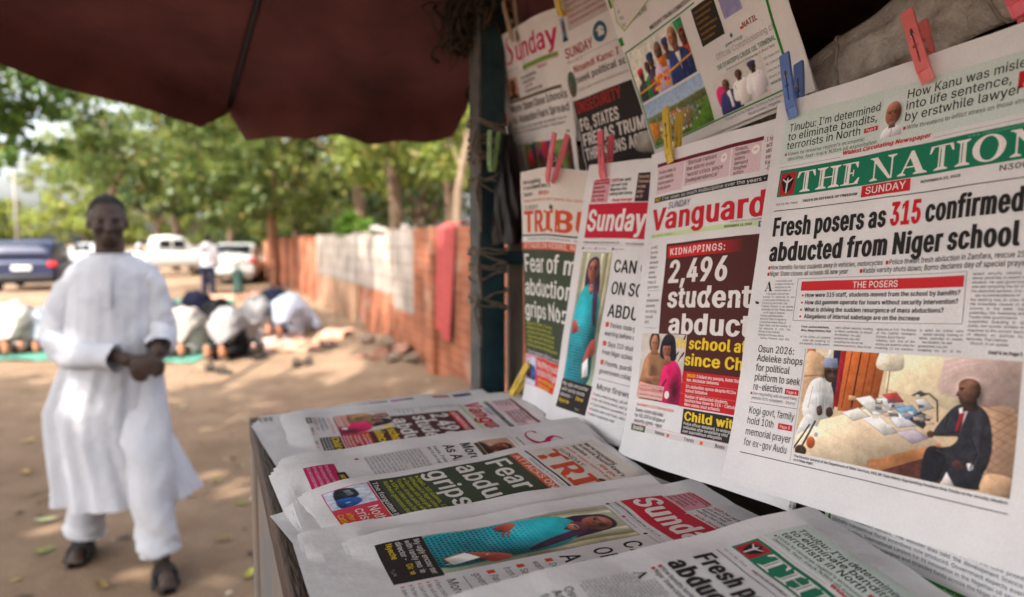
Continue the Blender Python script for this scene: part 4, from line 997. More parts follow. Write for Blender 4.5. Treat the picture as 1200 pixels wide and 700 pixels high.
    for y in (-.62, .62):
        for s in (-1, 1):
            G = Geo(); c = np.array([s * (hw - .10), y * hl, .34]); P = []
            for x, r_ in ((-.11, .20), (-.11, .31), (-.07, .345), (.07, .345), (.11, .31), (.11, .20)):
                P.append([c + np.array([x, r_ * cos(q), r_ * sin(q)]) for q in np.linspace(0, 2 * pi, 25)[:-1]])
            G.grid(np.array(P), closed_u=True); wh = G.build('wheel', TYRE, t, True)
            G = Geo()
            for q in np.linspace(0, 2 * pi, 6)[:-1]:
                G.box(c + np.array([s * .10, .10 * cos(q), .10 * sin(q)]), (0.02, .05, .20), np.array([[1, 0, 0], [0, cos(q - pi / 2), -sin(q - pi / 2)], [0, sin(q - pi / 2), cos(q - pi / 2)]]))
            G.tube([c + (s * .085, 0, 0), c + (s * .105, 0, 0)], 0.06, 14); G.tube([c + np.array([s * .09, .2 * cos(q), .2 * sin(q)]) for q in np.linspace(0, 2 * pi, 25)], .015, 6); G.build('rim', RIM, wh, True)
    return t
car('parked_suv', 'dark blue parked estate car seen from behind at the far left', 44, 22.5, radians(22), 'suv', paint('dark_blue_car_paint', (0.008, 0.013, 0.045)), 1.9, 4.2).scale = (0.95, 0.95, 0.88)
car('parked_pickup', 'white double cab pickup parked behind the walking man', 190, 31, radians(-52), 'pickup', paint('white_car_paint', (0.45, 0.45, 0.44)), 1.85, 5.2)
car('parked_car', 'white saloon car parked in the shade beside the standing man', 277, 26.5, radians(15), 'sedan', paint('white_car_paint', (0.45, 0.45, 0.44)), 1.76, 4.3)
car('parked_car', 'pale far off car half hidden between the blue car and the walking man', 104, 40, radians(70), 'sedan', paint('silver_car_paint', (0.28, 0.29, 0.30)), 1.76, 4.3)
# ------------------------------------------------------------------ lettering: outlines of a plain grotesque (units of 1/1000), weighted and laid out by hand
from mathutils.geometry import delaunay_2d_cdt
CAPH = 0.509
_gl = {}
CHARS = "ABCDEFGHIJKLMNOPQRSTUVWXYZabcdefghijklmnopqrstuvwxyz0123456789.,:;!?'-()&/%"
OUTLINE = {          # advance, then contours as x,y,x,y...
    'A': (480, [16,0,201,509,276,509,463,0,395,0,287,302,264,372,232,478,245,478,213,371,191,302,85,0], [110,142,110,199,370,199,370,142]),
    'B': (456, [60,0,60,509,241,509,274,507,304,501,329,491,350,477,367,461,381,442,390,421,396,398,397,353,387,320,368,295,343,278,315,267,315,262,331,260,363,245,378,234,391,220,411,184,416,161,418,136,416,111,410,88,400,67,386,48,368,31,344,18,317,8,284,2,247,0], [125,57,245,57,281,60,309,67,330,80,344,96,353,115,354,153,350,169,333,197,306,218,289,225,248,231,125,231], [125,285,238,285,273,290,302,304,314,314,330,340,335,355,336,372,333,393,326,412,313,429,294,442,270,449,240,452,125,452]),
    'C': (510, [242,-6,217,-2,171,13,131,39,97,73,82,93,59,140,45,193,40,254,45,315,59,369,82,415,113,454,150,484,194,504,242,514,267,516,317,511,362,496,383,485,419,456,435,438,459,397,473,348,408,348,404,365,389,395,369,418,344,437,300,453,267,456,237,453,209,445,184,432,161,414,141,391,125,364,113,332,106,295,103,254,106,213,113,177,125,145,141,117,161,94,184,76,210,63,237,56,267,53,300,56,330,65,369,90,389,114,404,144,408,160,473,160,459,112,435,71,420,53,383,24,363,13,317,-2,293,-6]),
    'D': (503, [219,0,96,0,96,57,215,57,254,60,288,68,318,81,343,99,363,122,379,149,390,181,397,216,399,255,397,294,390,329,379,361,364,388,344,410,320,428,291,441,258,449,221,452,93,452,93,509,225,509,281,504,307,498,353,478,385,455,412,426,433,391,444,367,457,315,462,255,457,195,443,142,421,97,390,60,351,31,303,11,249,1], [125,509,125,0,60,0,60,509]),
    'E': (419, [60,0,60,509,372,509,372,452,125,452,125,286,355,286,355,229,125,229,125,57,375,57,375,0]),
    'F': (410, [60,0,60,509,369,509,369,452,125,452,125,278,346,278,346,221,125,221,125,0]),
    'G': (521, [269,-7,217,-2,171,14,149,25,112,55,82,93,59,140,45,194,40,254,45,315,59,369,69,393,96,436,129,470,170,495,215,510,265,516,316,510,340,504,384,483,421,453,436,436,460,395,474,349,408,349,387,393,368,417,344,436,300,453,265,456,236,453,209,445,183,432,160,414,141,392,125,364,113,332,106,295,103,254,106,213,113,177,125,145,141,117,161,95,184,76,210,63,238,56,269,53,296,55,322,61,345,71,365,85,382,102,396,123,407,147,413,173,415,202,434,199,283,199,283,256,478,256,478,200,475,160,466,124,451,91,431,62,406,38,377,19,344,5,308,-4]),
    'H': (517, [60,0,60,509,125,509,125,289,392,289,392,509,457,509,457,0,392,0,392,232,125,232,125,0]),
    'I': (301, [31,0,31,57,118,57,118,452,31,452,31,509,269,509,269,452,183,452,183,57,269,57,269,0]),
    'J': (397, [185,-7,143,-2,106,11,75,33,60,50,48,70,40,92,33,145,33,173,98,173,100,117,108,93,122,74,139,61,160,53,185,50,209,53,230,61,248,74,261,93,269,117,272,145,272,509,336,509,336,145,335,118,330,92,321,70,309,50,294,33,263,11,227,-2]),
    'K': (467, [104,145,104,216,174,303,212,344,364,509,448,509,231,276], [60,0,60,509,125,509,125,334,125,193,125,0], [372,0,188,259,228,309,449,0]),
    'L': (393, [60,0,60,509,125,509,125,57,361,57,361,0]),
    'M': (629, [60,0,60,509,152,509,277,187,322,49,307,49,352,187,476,509,568,509,568,0,504,0,504,291,506,413,507,457,513,457,467,322,456,291,342,0,286,0,170,291,129,408,112,457,119,457,122,328,122,291,122,0]),
    'N': (524, [60,0,60,509,136,509,343,183,388,107,414,55,405,54,399,157,399,195,399,509,463,509,463,0,387,0,202,290,148,381,108,452,119,454,124,328,125,291,125,0]),
    'O': (534, [241,-6,194,5,171,13,131,39,97,73,82,93,59,140,45,193,40,254,45,315,59,369,82,415,113,454,150,484,194,504,241,514,267,516,317,510,363,495,384,484,421,454,437,436,464,393,482,343,492,285,492,223,482,166,464,115,437,73,403,39,363,13,317,-2,293,-6], [267,53,296,55,324,63,349,76,372,94,392,116,408,144,420,176,428,213,430,254,428,295,420,332,408,365,392,392,372,415,349,433,324,446,296,453,267,456,237,453,210,445,184,433,161,415,142,392,125,364,113,332,106,295,103,254,106,213,113,176,125,144,142,117,161,94,184,76,210,63,237,55]),
    'P': (445, [60,0,60,509,235,509,272,506,305,499,332,487,356,471,375,452,390,430,407,377,409,348,407,318,390,265,375,243,356,223,332,207,305,195,272,188,235,186,109,186,109,242,233,242,279,248,312,266,324,279,339,310,343,328,343,367,333,402,324,416,297,439,257,451,125,452,125,0]),
    'Q': (534, [245,159,313,159,384,65,468,-48,401,-48,331,46], [241,-6,194,5,171,13,131,39,97,73,82,93,59,140,45,193,40,254,45,315,59,369,82,415,113,454,150,484,194,504,241,514,267,516,317,510,363,495,384,484,421,454,437,436,464,393,482,343,492,285,492,223,482,166,464,115,437,73,403,39,363,13,317,-2,293,-6], [267,53,296,55,324,63,349,76,372,94,392,116,408,144,420,176,428,213,430,254,428,295,420,332,408,365,392,392,372,415,349,433,324,446,296,453,267,456,237,453,210,445,184,433,161,415,142,392,125,364,113,332,106,295,103,254,106,213,113,176,125,144,142,117,161,94,184,76,210,63,237,55]),
    'R': (449, [60,0,60,509,236,509,273,506,305,500,333,489,356,473,376,455,390,433,401,408,407,381,409,352,407,323,401,296,390,271,376,250,356,232,333,217,305,206,273,200,236,198,96,198,96,255,234,255,280,260,313,276,325,287,334,300,344,333,344,371,334,405,325,419,298,440,258,451,125,452,125,0], [353,0,230,229,303,229,428,0]),
    'S': (447, [224,-9,188,-7,156,-1,128,9,102,23,81,40,64,60,51,83,42,109,38,137,104,137,114,102,123,88,150,66,185,53,224,49,267,54,286,60,317,79,338,106,344,122,346,139,340,168,322,189,296,205,184,239,145,253,112,269,86,289,67,313,56,341,52,372,54,400,62,425,75,448,92,468,113,484,138,498,165,508,195,514,227,516,259,514,289,508,316,498,340,484,360,468,377,449,390,427,398,403,401,378,337,378,332,402,320,421,302,437,280,449,254,456,225,459,185,454,152,440,139,430,121,405,115,376,117,359,122,345,142,324,169,308,212,293,312,264,359,238,384,213,395,198,407,161,406,112,399,87,386,64,370,43,349,25,323,11,294,0,261,-7]),
    'T': (449, [32,452,32,509,417,509,417,452,257,452,257,0,193,0,193,452]),
    'U': (518, [259,-8,220,-6,186,2,154,15,126,33,103,55,85,80,71,108,63,140,60,173,60,509,124,509,124,178,126,155,132,133,141,113,153,95,169,80,187,68,208,59,232,53,285,53,309,59,331,68,349,80,364,95,377,113,391,155,393,178,393,509,457,509,457,173,454,140,446,108,433,80,414,55,391,33,363,15,332,2,297,-6]),
    'V': (480, [204,0,16,509,84,509,192,206,215,137,248,31,235,31,267,138,290,206,395,509,463,509,278,0]),
    'W': (687, [155,0,16,509,82,509,163,196,187,94,197,40,189,40,211,145,224,196,306,509,380,509,462,196,486,94,497,40,488,40,510,145,523,196,603,509,670,509,530,0,455,0,368,323,351,391,336,475,350,475,335,395,318,323,230,0]),
    'X': (475, [18,0,217,284,217,236,29,509,104,509,178,400,223,329,243,292,232,292,272,361,298,400,374,509,446,509,259,239,259,287,456,0,382,0,292,129,250,195,230,231,244,231,182,129,91,0]),
    'Y': (472, [203,0,203,208,16,509,91,509,192,344,222,292,250,230,224,230,251,293,280,344,381,509,455,509,268,208,268,0]),
    'Z': (439, [42,0,42,46,273,385,341,476,348,454,223,452,40,452,40,509,397,509,397,462,169,129,97,33,90,54,214,57,399,57,399,0]),
    'a': (390, [160,-9,115,-3,76,15,60,29,38,63,32,84,30,108,36,146,43,161,64,184,92,200,125,211,257,231,271,240,276,255,272,285,260,307,240,322,212,330,178,330,149,322,118,301,104,283,100,274,41,291,51,313,64,331,95,358,133,375,173,383,194,384,239,379,271,369,300,350,322,320,330,301,335,278,337,251,337,0,277,0,277,52,272,52,252,25,229,8,199,-4], [192,47,211,51,242,68,263,93,274,122,276,190,259,182,134,159,112,147,97,130,92,105,96,82,109,64,130,52,156,46]),
    'b': (425, [208,-7,189,-3,159,12,138,31,118,59,112,59,112,0,53,0,53,509,114,509,114,319,118,319,137,346,171,373,207,383,259,382,287,374,313,361,335,342,354,320,370,293,381,261,388,227,390,189,388,151,381,116,370,84,355,57,336,34,313,16,288,3,260,-6], [220,47,242,49,262,55,279,66,294,80,306,97,316,117,323,139,328,189,323,239,307,281,295,298,280,311,262,322,243,328,220,330,198,328,178,322,161,312,147,299,134,282,118,241,113,189,114,162,125,115,135,95,147,78,162,65,179,55,198,49]),
    'c': (396, [207,-8,174,-5,144,3,117,16,93,35,72,58,56,85,44,116,37,150,34,187,37,225,44,260,56,291,72,318,93,341,117,360,144,374,174,382,226,384,260,377,305,356,330,335,349,308,362,277,303,262,290,289,270,311,242,325,207,330,184,328,163,321,145,310,130,296,108,258,98,212,96,187,102,139,108,117,118,97,130,80,145,66,163,55,184,49,207,46,243,52,271,66,292,89,304,117,363,102,350,70,331,43,306,21,277,5,244,-5]),
    'd': (425, [165,-6,137,3,111,16,89,34,70,57,55,84,43,116,36,151,34,189,36,227,43,261,55,293,70,320,89,342,112,361,137,374,165,382,218,383,253,373,287,346,306,319,311,319,311,509,372,509,372,0,313,0,313,59,307,59,287,31,266,12,236,-3,217,-7], [205,47,226,49,246,55,263,65,278,78,290,95,306,138,312,189,306,241,300,263,278,299,263,312,246,322,227,328,205,330,182,328,162,322,130,298,118,281,108,261,98,215,96,189,102,139,118,97,130,80,145,66,162,55,182,49]),
    'e': (404, [212,-8,177,-5,145,3,117,16,92,35,72,58,56,85,44,116,37,150,34,187,36,224,44,258,55,290,71,317,91,340,115,359,142,373,172,382,226,383,266,374,303,355,334,324,347,305,365,256,370,227,371,169,75,169,75,221,338,221,310,202,304,248,298,269,277,301,263,314,246,323,227,328,205,330,183,328,164,323,146,313,131,301,109,270,97,231,96,178,102,127,110,106,121,88,135,73,151,61,169,53,212,46,241,49,265,58,294,82,306,105,365,91,358,72,335,39,302,14,283,4,261,-3]),
    'f': (254, [228,379,228,327,6,327,6,379], [81,0,81,432,82,452,87,470,96,486,120,510,135,519,169,529,187,530,222,527,243,521,227,468,215,472,195,474,164,468,154,460,147,449,143,435,142,419,142,0]),
    'g': (425, [207,-151,156,-146,114,-132,82,-110,59,-84,51,-69,101,-41,131,-74,154,-88,187,-96,236,-95,261,-87,282,-75,298,-58,308,-34,311,-6,311,68,306,68,287,41,266,23,236,10,217,6,165,7,138,14,113,27,90,43,71,65,55,90,43,120,36,154,34,191,36,229,43,263,55,293,71,320,90,342,112,361,138,374,166,382,218,383,253,373,279,356,308,319,313,319,313,379,372,379,372,-9,370,-40,363,-67,350,-90,334,-109,314,-124,291,-136,265,-144,237,-149], [205,59,227,61,246,66,264,75,278,87,300,121,307,142,311,166,311,219,300,264,291,283,279,299,264,312,247,322,227,328,205,330,182,328,163,322,145,312,130,298,118,282,102,241,96,193,102,144,118,104,131,88,145,76,163,66,183,61]),
    'h': (410, [114,227,114,0,53,0,53,509,114,509,114,287,102,287,116,319,132,344,152,362,175,374,200,382,252,383,295,369,313,356,328,340,341,321,350,298,355,271,357,240,357,0,296,0,296,235,293,263,286,286,273,304,256,318,235,326,210,329,192,328,161,317,147,308,126,283,115,248]),
    'i': (167, [53,0,53,379,114,379,114,0], [73,444,54,455,43,472,41,483,47,504,63,518,84,524,105,518,121,504,126,483,125,472,114,455,95,444]),
    'j': (167, [53,379,114,379,114,-30,108,-72,102,-90,92,-106,80,-119,47,-137,-10,-143,-10,-87,18,-85,31,-80,40,-72,47,-61,53,-29], [72,444,53,455,42,472,42,494,53,512,72,522,83,524,105,518,114,512,125,494,125,472,114,455,95,444]),
    'k': (381, [110,137,110,212,121,212,284,379,360,379,184,199,177,199], [53,0,53,509,114,509,114,0], [294,0,148,186,191,229,372,0]),
    'l': (189, [112,0,91,8,74,20,62,37,55,59,53,84,53,509,114,509,114,99,114,83,120,62,135,53,170,54,181,3,162,-1]),
    'm': (610, [53,0,53,379,112,379,112,295,108,295,122,331,132,346,158,368,187,382,219,386,245,383,268,375,287,361,303,342,314,320,321,295,312,295,326,329,350,356,381,375,417,385,458,385,497,372,514,361,529,346,541,328,550,307,555,283,557,255,557,0,496,0,496,254,493,279,485,298,473,313,456,323,438,329,402,329,387,326,363,312,345,290,336,263,335,247,335,0,274,0,274,260,272,280,265,297,253,311,238,322,220,328,185,329,158,320,145,312,126,289,119,274,115,257,114,238,114,0]),
    'n': (410, [114,227,114,0,53,0,53,379,112,379,112,287,102,287,116,319,132,344,152,362,175,374,200,382,252,383,295,369,313,356,328,340,341,321,350,298,355,271,357,240,357,0,296,0,296,235,293,263,286,286,273,304,256,318,235,326,210,329,192,328,161,317,147,308,126,283,115,248]),
    'o': (416, [207,-8,174,-5,144,3,117,16,93,35,72,58,56,85,44,116,37,150,34,187,37,225,44,260,56,291,72,318,93,341,117,360,144,374,174,382,207,384,241,382,271,374,299,360,323,341,343,318,359,291,371,260,379,225,381,187,379,150,371,116,359,85,343,58,323,35,299,16,271,3,241,-5], [207,46,231,49,252,55,270,66,285,80,298,97,314,139,319,187,314,236,298,278,285,296,270,310,252,321,231,328,207,330,184,328,163,321,145,310,130,296,108,258,98,212,96,187,102,139,108,117,118,97,130,80,145,66,163,55,184,49]),
    'p': (425, [53,-143,53,379,112,379,112,319,118,319,137,346,171,373,207,383,259,382,287,374,313,361,335,342,354,320,370,293,381,261,388,227,390,189,388,151,381,116,370,84,355,57,336,34,313,16,288,3,260,-6,208,-7,189,-3,159,12,138,31,118,59,114,59,114,-143], [220,47,242,49,262,55,279,66,294,80,306,97,316,117,323,139,328,189,323,239,307,281,295,298,280,311,262,322,243,328,220,330,198,328,178,322,161,312,147,299,134,282,118,241,113,189,114,162,125,115,135,95,147,78,162,65,179,55,198,49]),
    'q': (425, [372,-143,311,-143,311,59,306,59,287,31,266,12,236,-3,217,-7,165,-6,137,3,111,16,89,34,70,57,55,84,43,116,36,151,34,189,36,227,43,261,55,293,70,320,89,342,112,361,137,374,165,382,218,383,253,373,287,346,307,319,313,319,313,379,372,379], [205,47,226,49,246,55,263,65,278,78,290,95,306,138,312,189,306,241,300,263,278,299,263,312,246,322,227,328,205,330,182,328,162,322,130,298,118,281,108,261,98,215,96,189,102,139,118,97,130,80,145,66,162,55,182,49]),
    'r': (259, [53,0,53,379,112,379,112,321,137,354,152,367,171,377,191,383,243,384,243,322,207,326,174,321,159,315,135,296,126,284,115,254,114,237,114,0]),
    's': (365, [157,-7,112,3,93,12,76,24,50,54,41,73,36,94,94,107,101,87,111,72,124,60,141,52,160,47,181,45,206,47,227,53,244,62,258,74,265,88,268,103,262,126,254,136,243,144,212,155,149,170,118,180,92,192,72,208,58,227,50,249,47,274,49,295,55,314,65,332,95,360,137,378,161,383,212,383,234,379,271,363,299,339,318,308,324,290,268,277,254,304,243,316,228,325,210,331,187,333,166,331,147,326,131,317,119,305,111,292,110,264,115,253,124,243,136,235,172,223,261,200,287,187,306,171,320,153,328,131,331,107,329,85,323,65,312,47,298,31,260,6,236,-2,210,-7]),
    't': (228, [204,379,204,327,6,327,6,379], [65,471,126,471,126,98,130,70,136,61,144,55,156,51,185,51,202,54,213,2,192,-3,168,-4,138,-1,113,7,92,21,77,41,68,64,65,93]),
    'u': (410, [182,-5,135,2,115,11,97,23,82,39,69,59,60,82,54,109,53,139,53,379,114,379,114,144,116,117,124,94,137,75,154,61,175,53,200,50,218,51,249,62,263,71,283,97,295,132,296,153,296,379,357,379,357,0,298,0,298,92,307,92,294,60,277,35,257,17,234,5,209,-3]),
    'v': (390, [163,0,17,379,84,379,165,155,206,21,184,21,224,155,305,379,371,379,226,0]),
    'w': (567, [138,0,23,379,87,379,133,214,154,137,175,41,165,41,186,135,206,214,252,379,316,379,362,214,382,136,402,41,391,41,413,135,434,214,480,379,545,379,429,0,368,0,319,172,291,280,277,338,291,338,263,225,248,172,199,0]),
    'x': (379, [21,0,171,218,171,171,29,379,100,379,179,253,207,206,175,206,233,306,282,379,352,379,209,169,209,214,358,0,287,0,231,85,173,182,205,182,148,85,91,0]),
    'y': (390, [47,-139,61,-86,94,-90,113,-86,130,-74,145,-51,163,-1,17,379,84,379,165,155,206,21,184,21,202,87,224,155,305,379,371,379,204,-58,187,-93,165,-119,139,-136,109,-144,65,-143]),
    'z': (381, [42,0,42,46,254,320,48,323,48,379,333,379,333,331,126,60,339,56,339,0]),
    '0': (453, [227,-7,191,-3,158,7,130,24,105,48,85,77,69,113,55,164,48,254,51,316,61,370,69,395,85,431,106,461,130,484,159,502,191,512,227,516,262,512,295,502,323,484,348,461,368,431,384,395,398,344,405,254,402,192,392,138,384,113,368,77,348,48,323,24,295,7,263,-3], [227,50,250,52,271,60,290,74,306,92,320,116,338,176,344,254,338,332,330,365,320,393,306,416,290,435,271,449,250,457,227,460,203,457,182,449,163,435,147,416,134,393,123,365,115,332,109,254,115,176,123,144,134,116,147,92,163,74,182,60,203,52]),
    '1': (453, [76,0,76,55,391,55,391,0], [276,509,276,0,212,0,212,448,86,358,86,427,198,509]),
    '2': (453, [64,0,64,47,234,229,294,298,311,327,319,356,319,389,315,405,308,419,287,441,258,455,224,460,188,454,172,447,148,427,132,398,128,381,127,362,66,362,68,391,75,418,86,442,102,464,121,482,143,496,168,507,225,516,254,513,281,507,306,497,328,482,346,465,361,445,372,423,379,398,380,354,371,318,363,299,336,259,267,180,153,60,389,57,389,0]),
    '3': (453, [218,-7,188,-5,159,1,108,22,88,38,70,57,57,79,48,104,44,132,109,132,112,115,126,87,150,66,182,54,219,50,258,55,291,69,315,93,323,108,328,125,328,163,316,196,306,211,275,234,229,246,157,248,157,299,288,448,70,452,70,509,372,509,372,461,211,278,211,289,247,290,279,286,308,276,333,262,354,244,371,222,383,198,391,173,393,145,390,116,383,90,370,66,354,45,333,27,309,12,281,2,251,-5]),
    '4': (453, [40,105,40,158,247,509,311,509,109,166,413,163,413,105], [282,0,282,146,282,318,343,318,343,0]),
    '5': (453, [221,-7,192,-5,165,1,140,11,118,25,99,41,83,60,71,82,63,105,60,130,122,130,130,102,148,78,173,60,204,51,241,51,276,64,291,75,314,104,322,122,328,162,321,203,314,221,290,251,275,262,238,275,201,276,167,268,139,255,128,246,67,253,96,509,366,509,366,452,151,452,134,301,178,325,212,333,252,332,274,328,313,311,345,285,370,251,386,210,391,163,388,132,381,102,369,76,352,52,332,32,309,15,282,3,253,-4]),
    '6': (453, [226,-7,196,-4,168,3,142,15,119,31,100,51,84,74,73,101,66,130,65,187,80,239,112,302,137,340,252,509,322,509,151,261,145,261,165,288,184,302,208,311,235,314,265,312,316,295,337,280,355,262,370,240,380,215,387,187,389,157,387,127,379,98,368,73,352,50,333,30,310,14,284,3,257,-4], [226,48,263,55,293,73,314,101,322,119,326,137,326,178,322,196,304,228,293,241,263,259,245,264,207,264,174,252,148,229,138,214,126,179,126,138,138,102,148,86,160,73,190,55,207,50]),
    '7': (453, [97,0,323,448,62,452,62,509,391,509,391,449,165,0]),
    '8': (453, [226,-7,193,-5,163,1,136,11,111,25,91,42,74,62,62,84,54,109,53,156,65,195,87,228,117,252,134,260,153,265,129,276,109,289,93,308,80,330,73,354,70,380,79,429,90,450,106,469,124,485,146,498,170,508,197,514,226,516,255,514,282,508,306,498,328,485,346,469,361,450,373,429,382,380,379,354,372,330,359,308,343,289,323,276,300,267,335,252,365,228,387,195,395,176,401,135,398,109,391,84,378,62,362,42,341,25,317,11,289,1,259,-5], [248,50,285,60,313,79,323,91,331,106,337,139,335,157,322,189,312,202,283,223,247,234,206,234,169,223,140,202,130,189,117,157,115,139,121,106,129,91,139,79,167,60,205,50], [244,291,260,294,287,308,307,330,318,359,318,392,308,420,288,442,260,455,244,459,208,459,177,449,164,442,153,432,138,407,133,376,134,359,145,330,165,308,193,294,209,291]),
    '9': (453, [226,516,256,513,285,506,310,494,333,478,352,458,368,434,380,408,387,378,389,347,382,296,359,240,315,168,200,0,130,0,301,248,307,248,295,229,268,207,232,195,188,197,161,203,137,214,116,229,98,247,83,269,72,294,66,321,64,352,66,382,73,411,85,436,101,459,120,479,143,494,168,506,196,513], [207,459,174,446,148,423,131,390,125,352,131,313,138,295,148,280,174,257,207,245,226,243,263,249,293,267,305,280,322,312,326,330,326,371,322,390,305,422,279,446,263,454,245,459]),
    '.': (188, [83,-3,73,1,55,18,50,41,55,64,73,81,95,87,118,81,135,64,140,53,140,29,128,9,118,1,107,-3]),
    ',': (188, [38,-119,68,71,137,71,84,-119]),
    ':': (188, [83,-3,73,1,55,18,50,41,55,64,73,81,95,87,118,81,135,64,140,53,140,29,128,9,118,1,107,-3], [83,272,63,284,55,294,51,304,51,328,55,339,63,349,83,360,95,362,118,356,128,349,140,328,140,304,128,284,107,272]),
    ';': (188, [38,-119,68,71,137,71,84,-119], [92,272,71,284,59,304,59,328,71,349,92,360,103,362,126,356,136,349,148,328,148,304,136,284,116,272]),
    '!': (196, [67,160,63,509,132,509,128,160], [86,-3,75,1,58,18,52,41,58,64,75,80,86,85,110,85,130,73,138,64,143,41,138,18,121,1,110,-3]),
    '?': (359, [132,152,136,211,141,230,157,258,168,269,223,309,247,334,260,365,262,384,257,413,242,436,220,452,193,461,163,461,137,453,115,437,99,412,94,396,92,378,27,378,30,406,38,430,49,452,64,471,82,487,103,499,126,508,151,514,178,516,206,514,232,508,275,486,292,470,306,451,316,430,322,407,324,382,322,356,316,332,306,311,292,292,275,276,219,235,204,216,196,192,194,152], [152,-3,141,1,124,18,118,41,124,64,131,73,152,85,176,85,196,73,208,53,208,29,196,9,186,1,176,-3]),
    "'": (207, [78,318,70,509,136,509,128,318]),
    '-': (453, [337,244,337,188,114,188,114,244]),
    '(': (273, [90,244,105,348,132,441,160,510,177,539,236,539,204,466,179,390,161,313,152,241,152,176,160,115,188,16,236,-96,177,-96,145,-36,111,55,97,116,90,176]),
    ')': (273, [37,-96,86,18,113,116,121,177,121,241,112,313,94,390,69,466,37,539,97,539,128,477,168,348,179,283,184,207,176,115,152,23,113,-67,97,-96]),
    '&': (448, [197,-7,165,-5,136,1,110,12,88,26,69,42,54,62,43,84,36,108,34,133,40,173,47,189,70,220,85,235,140,279,237,352,255,375,262,405,255,434,233,454,219,459,189,460,168,453,151,440,138,411,138,386,145,363,169,327,204,284,438,0,364,0,171,231,96,327,81,361,75,398,77,420,82,440,102,474,117,488,134,499,154,507,176,512,224,512,246,507,266,499,283,488,297,475,317,442,322,424,323,389,309,349,291,325,256,293,154,217,121,188,103,161,98,146,98,115,109,87,130,66,143,57,158,51,193,46,232,52,269,69,301,95,327,131,343,174,348,198,349,224,408,224,403,167,389,124,371,92,333,47,315,30,294,17,246,-1]),
    '/': (250, [235,533,71,-76,14,-76,178,533]),
    '%': (676, [155,284,137,289,121,297,95,320,80,351,75,388,76,431,87,464,107,492,121,503,137,511,175,517,214,511,230,503,244,492,264,464,274,431,276,388,270,351,255,320,230,297,214,289,196,284], [175,327,191,329,203,335,218,358,222,372,222,428,213,454,204,464,191,470,175,473,160,470,148,464,138,454,128,428,128,372,138,346,147,335,160,329], [501,-10,462,-3,432,15,412,43,402,77,400,120,406,156,421,187,433,200,463,218,481,223,501,225,522,223,540,218,570,200,590,172,600,138,600,77,596,59,580,28,569,15,540,-3], [501,35,517,37,529,43,538,53,548,80,548,135,538,162,529,172,517,178,501,180,486,178,473,172,464,162,454,135,454,80,464,53,473,43,485,37], [132,0,482,509,540,509,191,0]),
}
WEIGHTS = {0: (0.0, 0.0), 1: (0.007, 0.004), 2: (0.022, 0.010), 3: (0.038, 0.014), 4: (0.058, 0.018)}
def make_glyphs():
    for ch in CHARS:
        adv = OUTLINE[ch][0]; cs = [np.array(c, float).reshape(-1, 2) / 1000 for c in OUTLINE[ch][1:]]
        area = lambda c: 0.5 * np.sum(c[:, 0] * np.roll(c[:, 1], -1) - np.roll(c[:, 0], -1) * c[:, 1])
        sg = np.sign(area(max(cs, key=lambda c: abs(area(c)))))
        for w, (dx, dy) in WEIGHTS.items():
            out = []
            for c in cs:
                e = np.roll(c, -1, 0) - c; e /= np.linalg.norm(e, axis=1)[:, None] + 1e-9
                en = np.stack([e[:, 1], -e[:, 0]], 1) * sg
                nv = en + np.roll(en, 1, 0); nv /= np.maximum(np.sum(nv * en, axis=1), 0.35)[:, None]
                out.append(c + nv * (dx, dy))
            P0 = [Vector(p) for c in out for p in c]; E0 = []; k0 = 0
            for c in out:
                E0 += [(k0 + i, k0 + (i + 1) % len(c)) for i in range(len(c))]; k0 += len(c)
            r = delaunay_2d_cdt(P0, E0, [], 1, 1e-5)
            V = np.array([p[:] for p in r[0]]); T = np.array([f[:3] for f in r[2]], int)
            m = V[T].mean(1); ins = np.zeros(len(m), int)               # winding number keeps counters open and overlaps filled
            for c in out:
                x0, y0 = c[:, 0], c[:, 1]; x1, y1 = np.roll(x0, -1), np.roll(y0, -1)
                up = (y0 <= m[:, 1:]) & (y1 > m[:, 1:]); dn = (y0 > m[:, 1:]) & (y1 <= m[:, 1:])
                side = (x1 - x0) * (m[:, 1:] - y0) - (m[:, :1] - x0) * (y1 - y0)
                ins += (up & (side > 0)).sum(1) - (dn & (side < 0)).sum(1)
            T = T[ins != 0]
            A = V[T[:, 0]]; cr = (V[T[:, 1]] - A)[:, 0] * (V[T[:, 2]] - A)[:, 1] - (V[T[:, 1]] - A)[:, 1] * (V[T[:, 2]] - A)[:, 0]
            T[cr < 0] = T[cr < 0][:, ::-1]
            _gl[(ch, w)] = [V, T, adv / 1000 + 1.3 * dx]
make_glyphs()
SPACE = 0.19

def text_width(s, w=0, track=0.0):
    return sum((SPACE if c == ' ' else _gl[(c, w)][2] if (c, w) in _gl else 0.3) + track for c in s) - track

def text_geo(s, w=0, track=0.0):
    """verts (n,2) in em units, tris"""
    Vs, Ts, x, n = [], [], 0.0, 0
    for c in s:
        if c == ' ':
            x += SPACE + track; continue
        g = _gl.get((c, w))
        if g is None:
            x += 0.3; continue
        Vs.append(g[0] + (x, 0)); Ts.append(g[1] + n); n += len(g[0]); x += g[2] + track
    if not Vs:
        return np.zeros((0, 2)), np.zeros((0, 3), int), 0
    return np.concatenate(Vs), np.concatenate(Ts), x - track

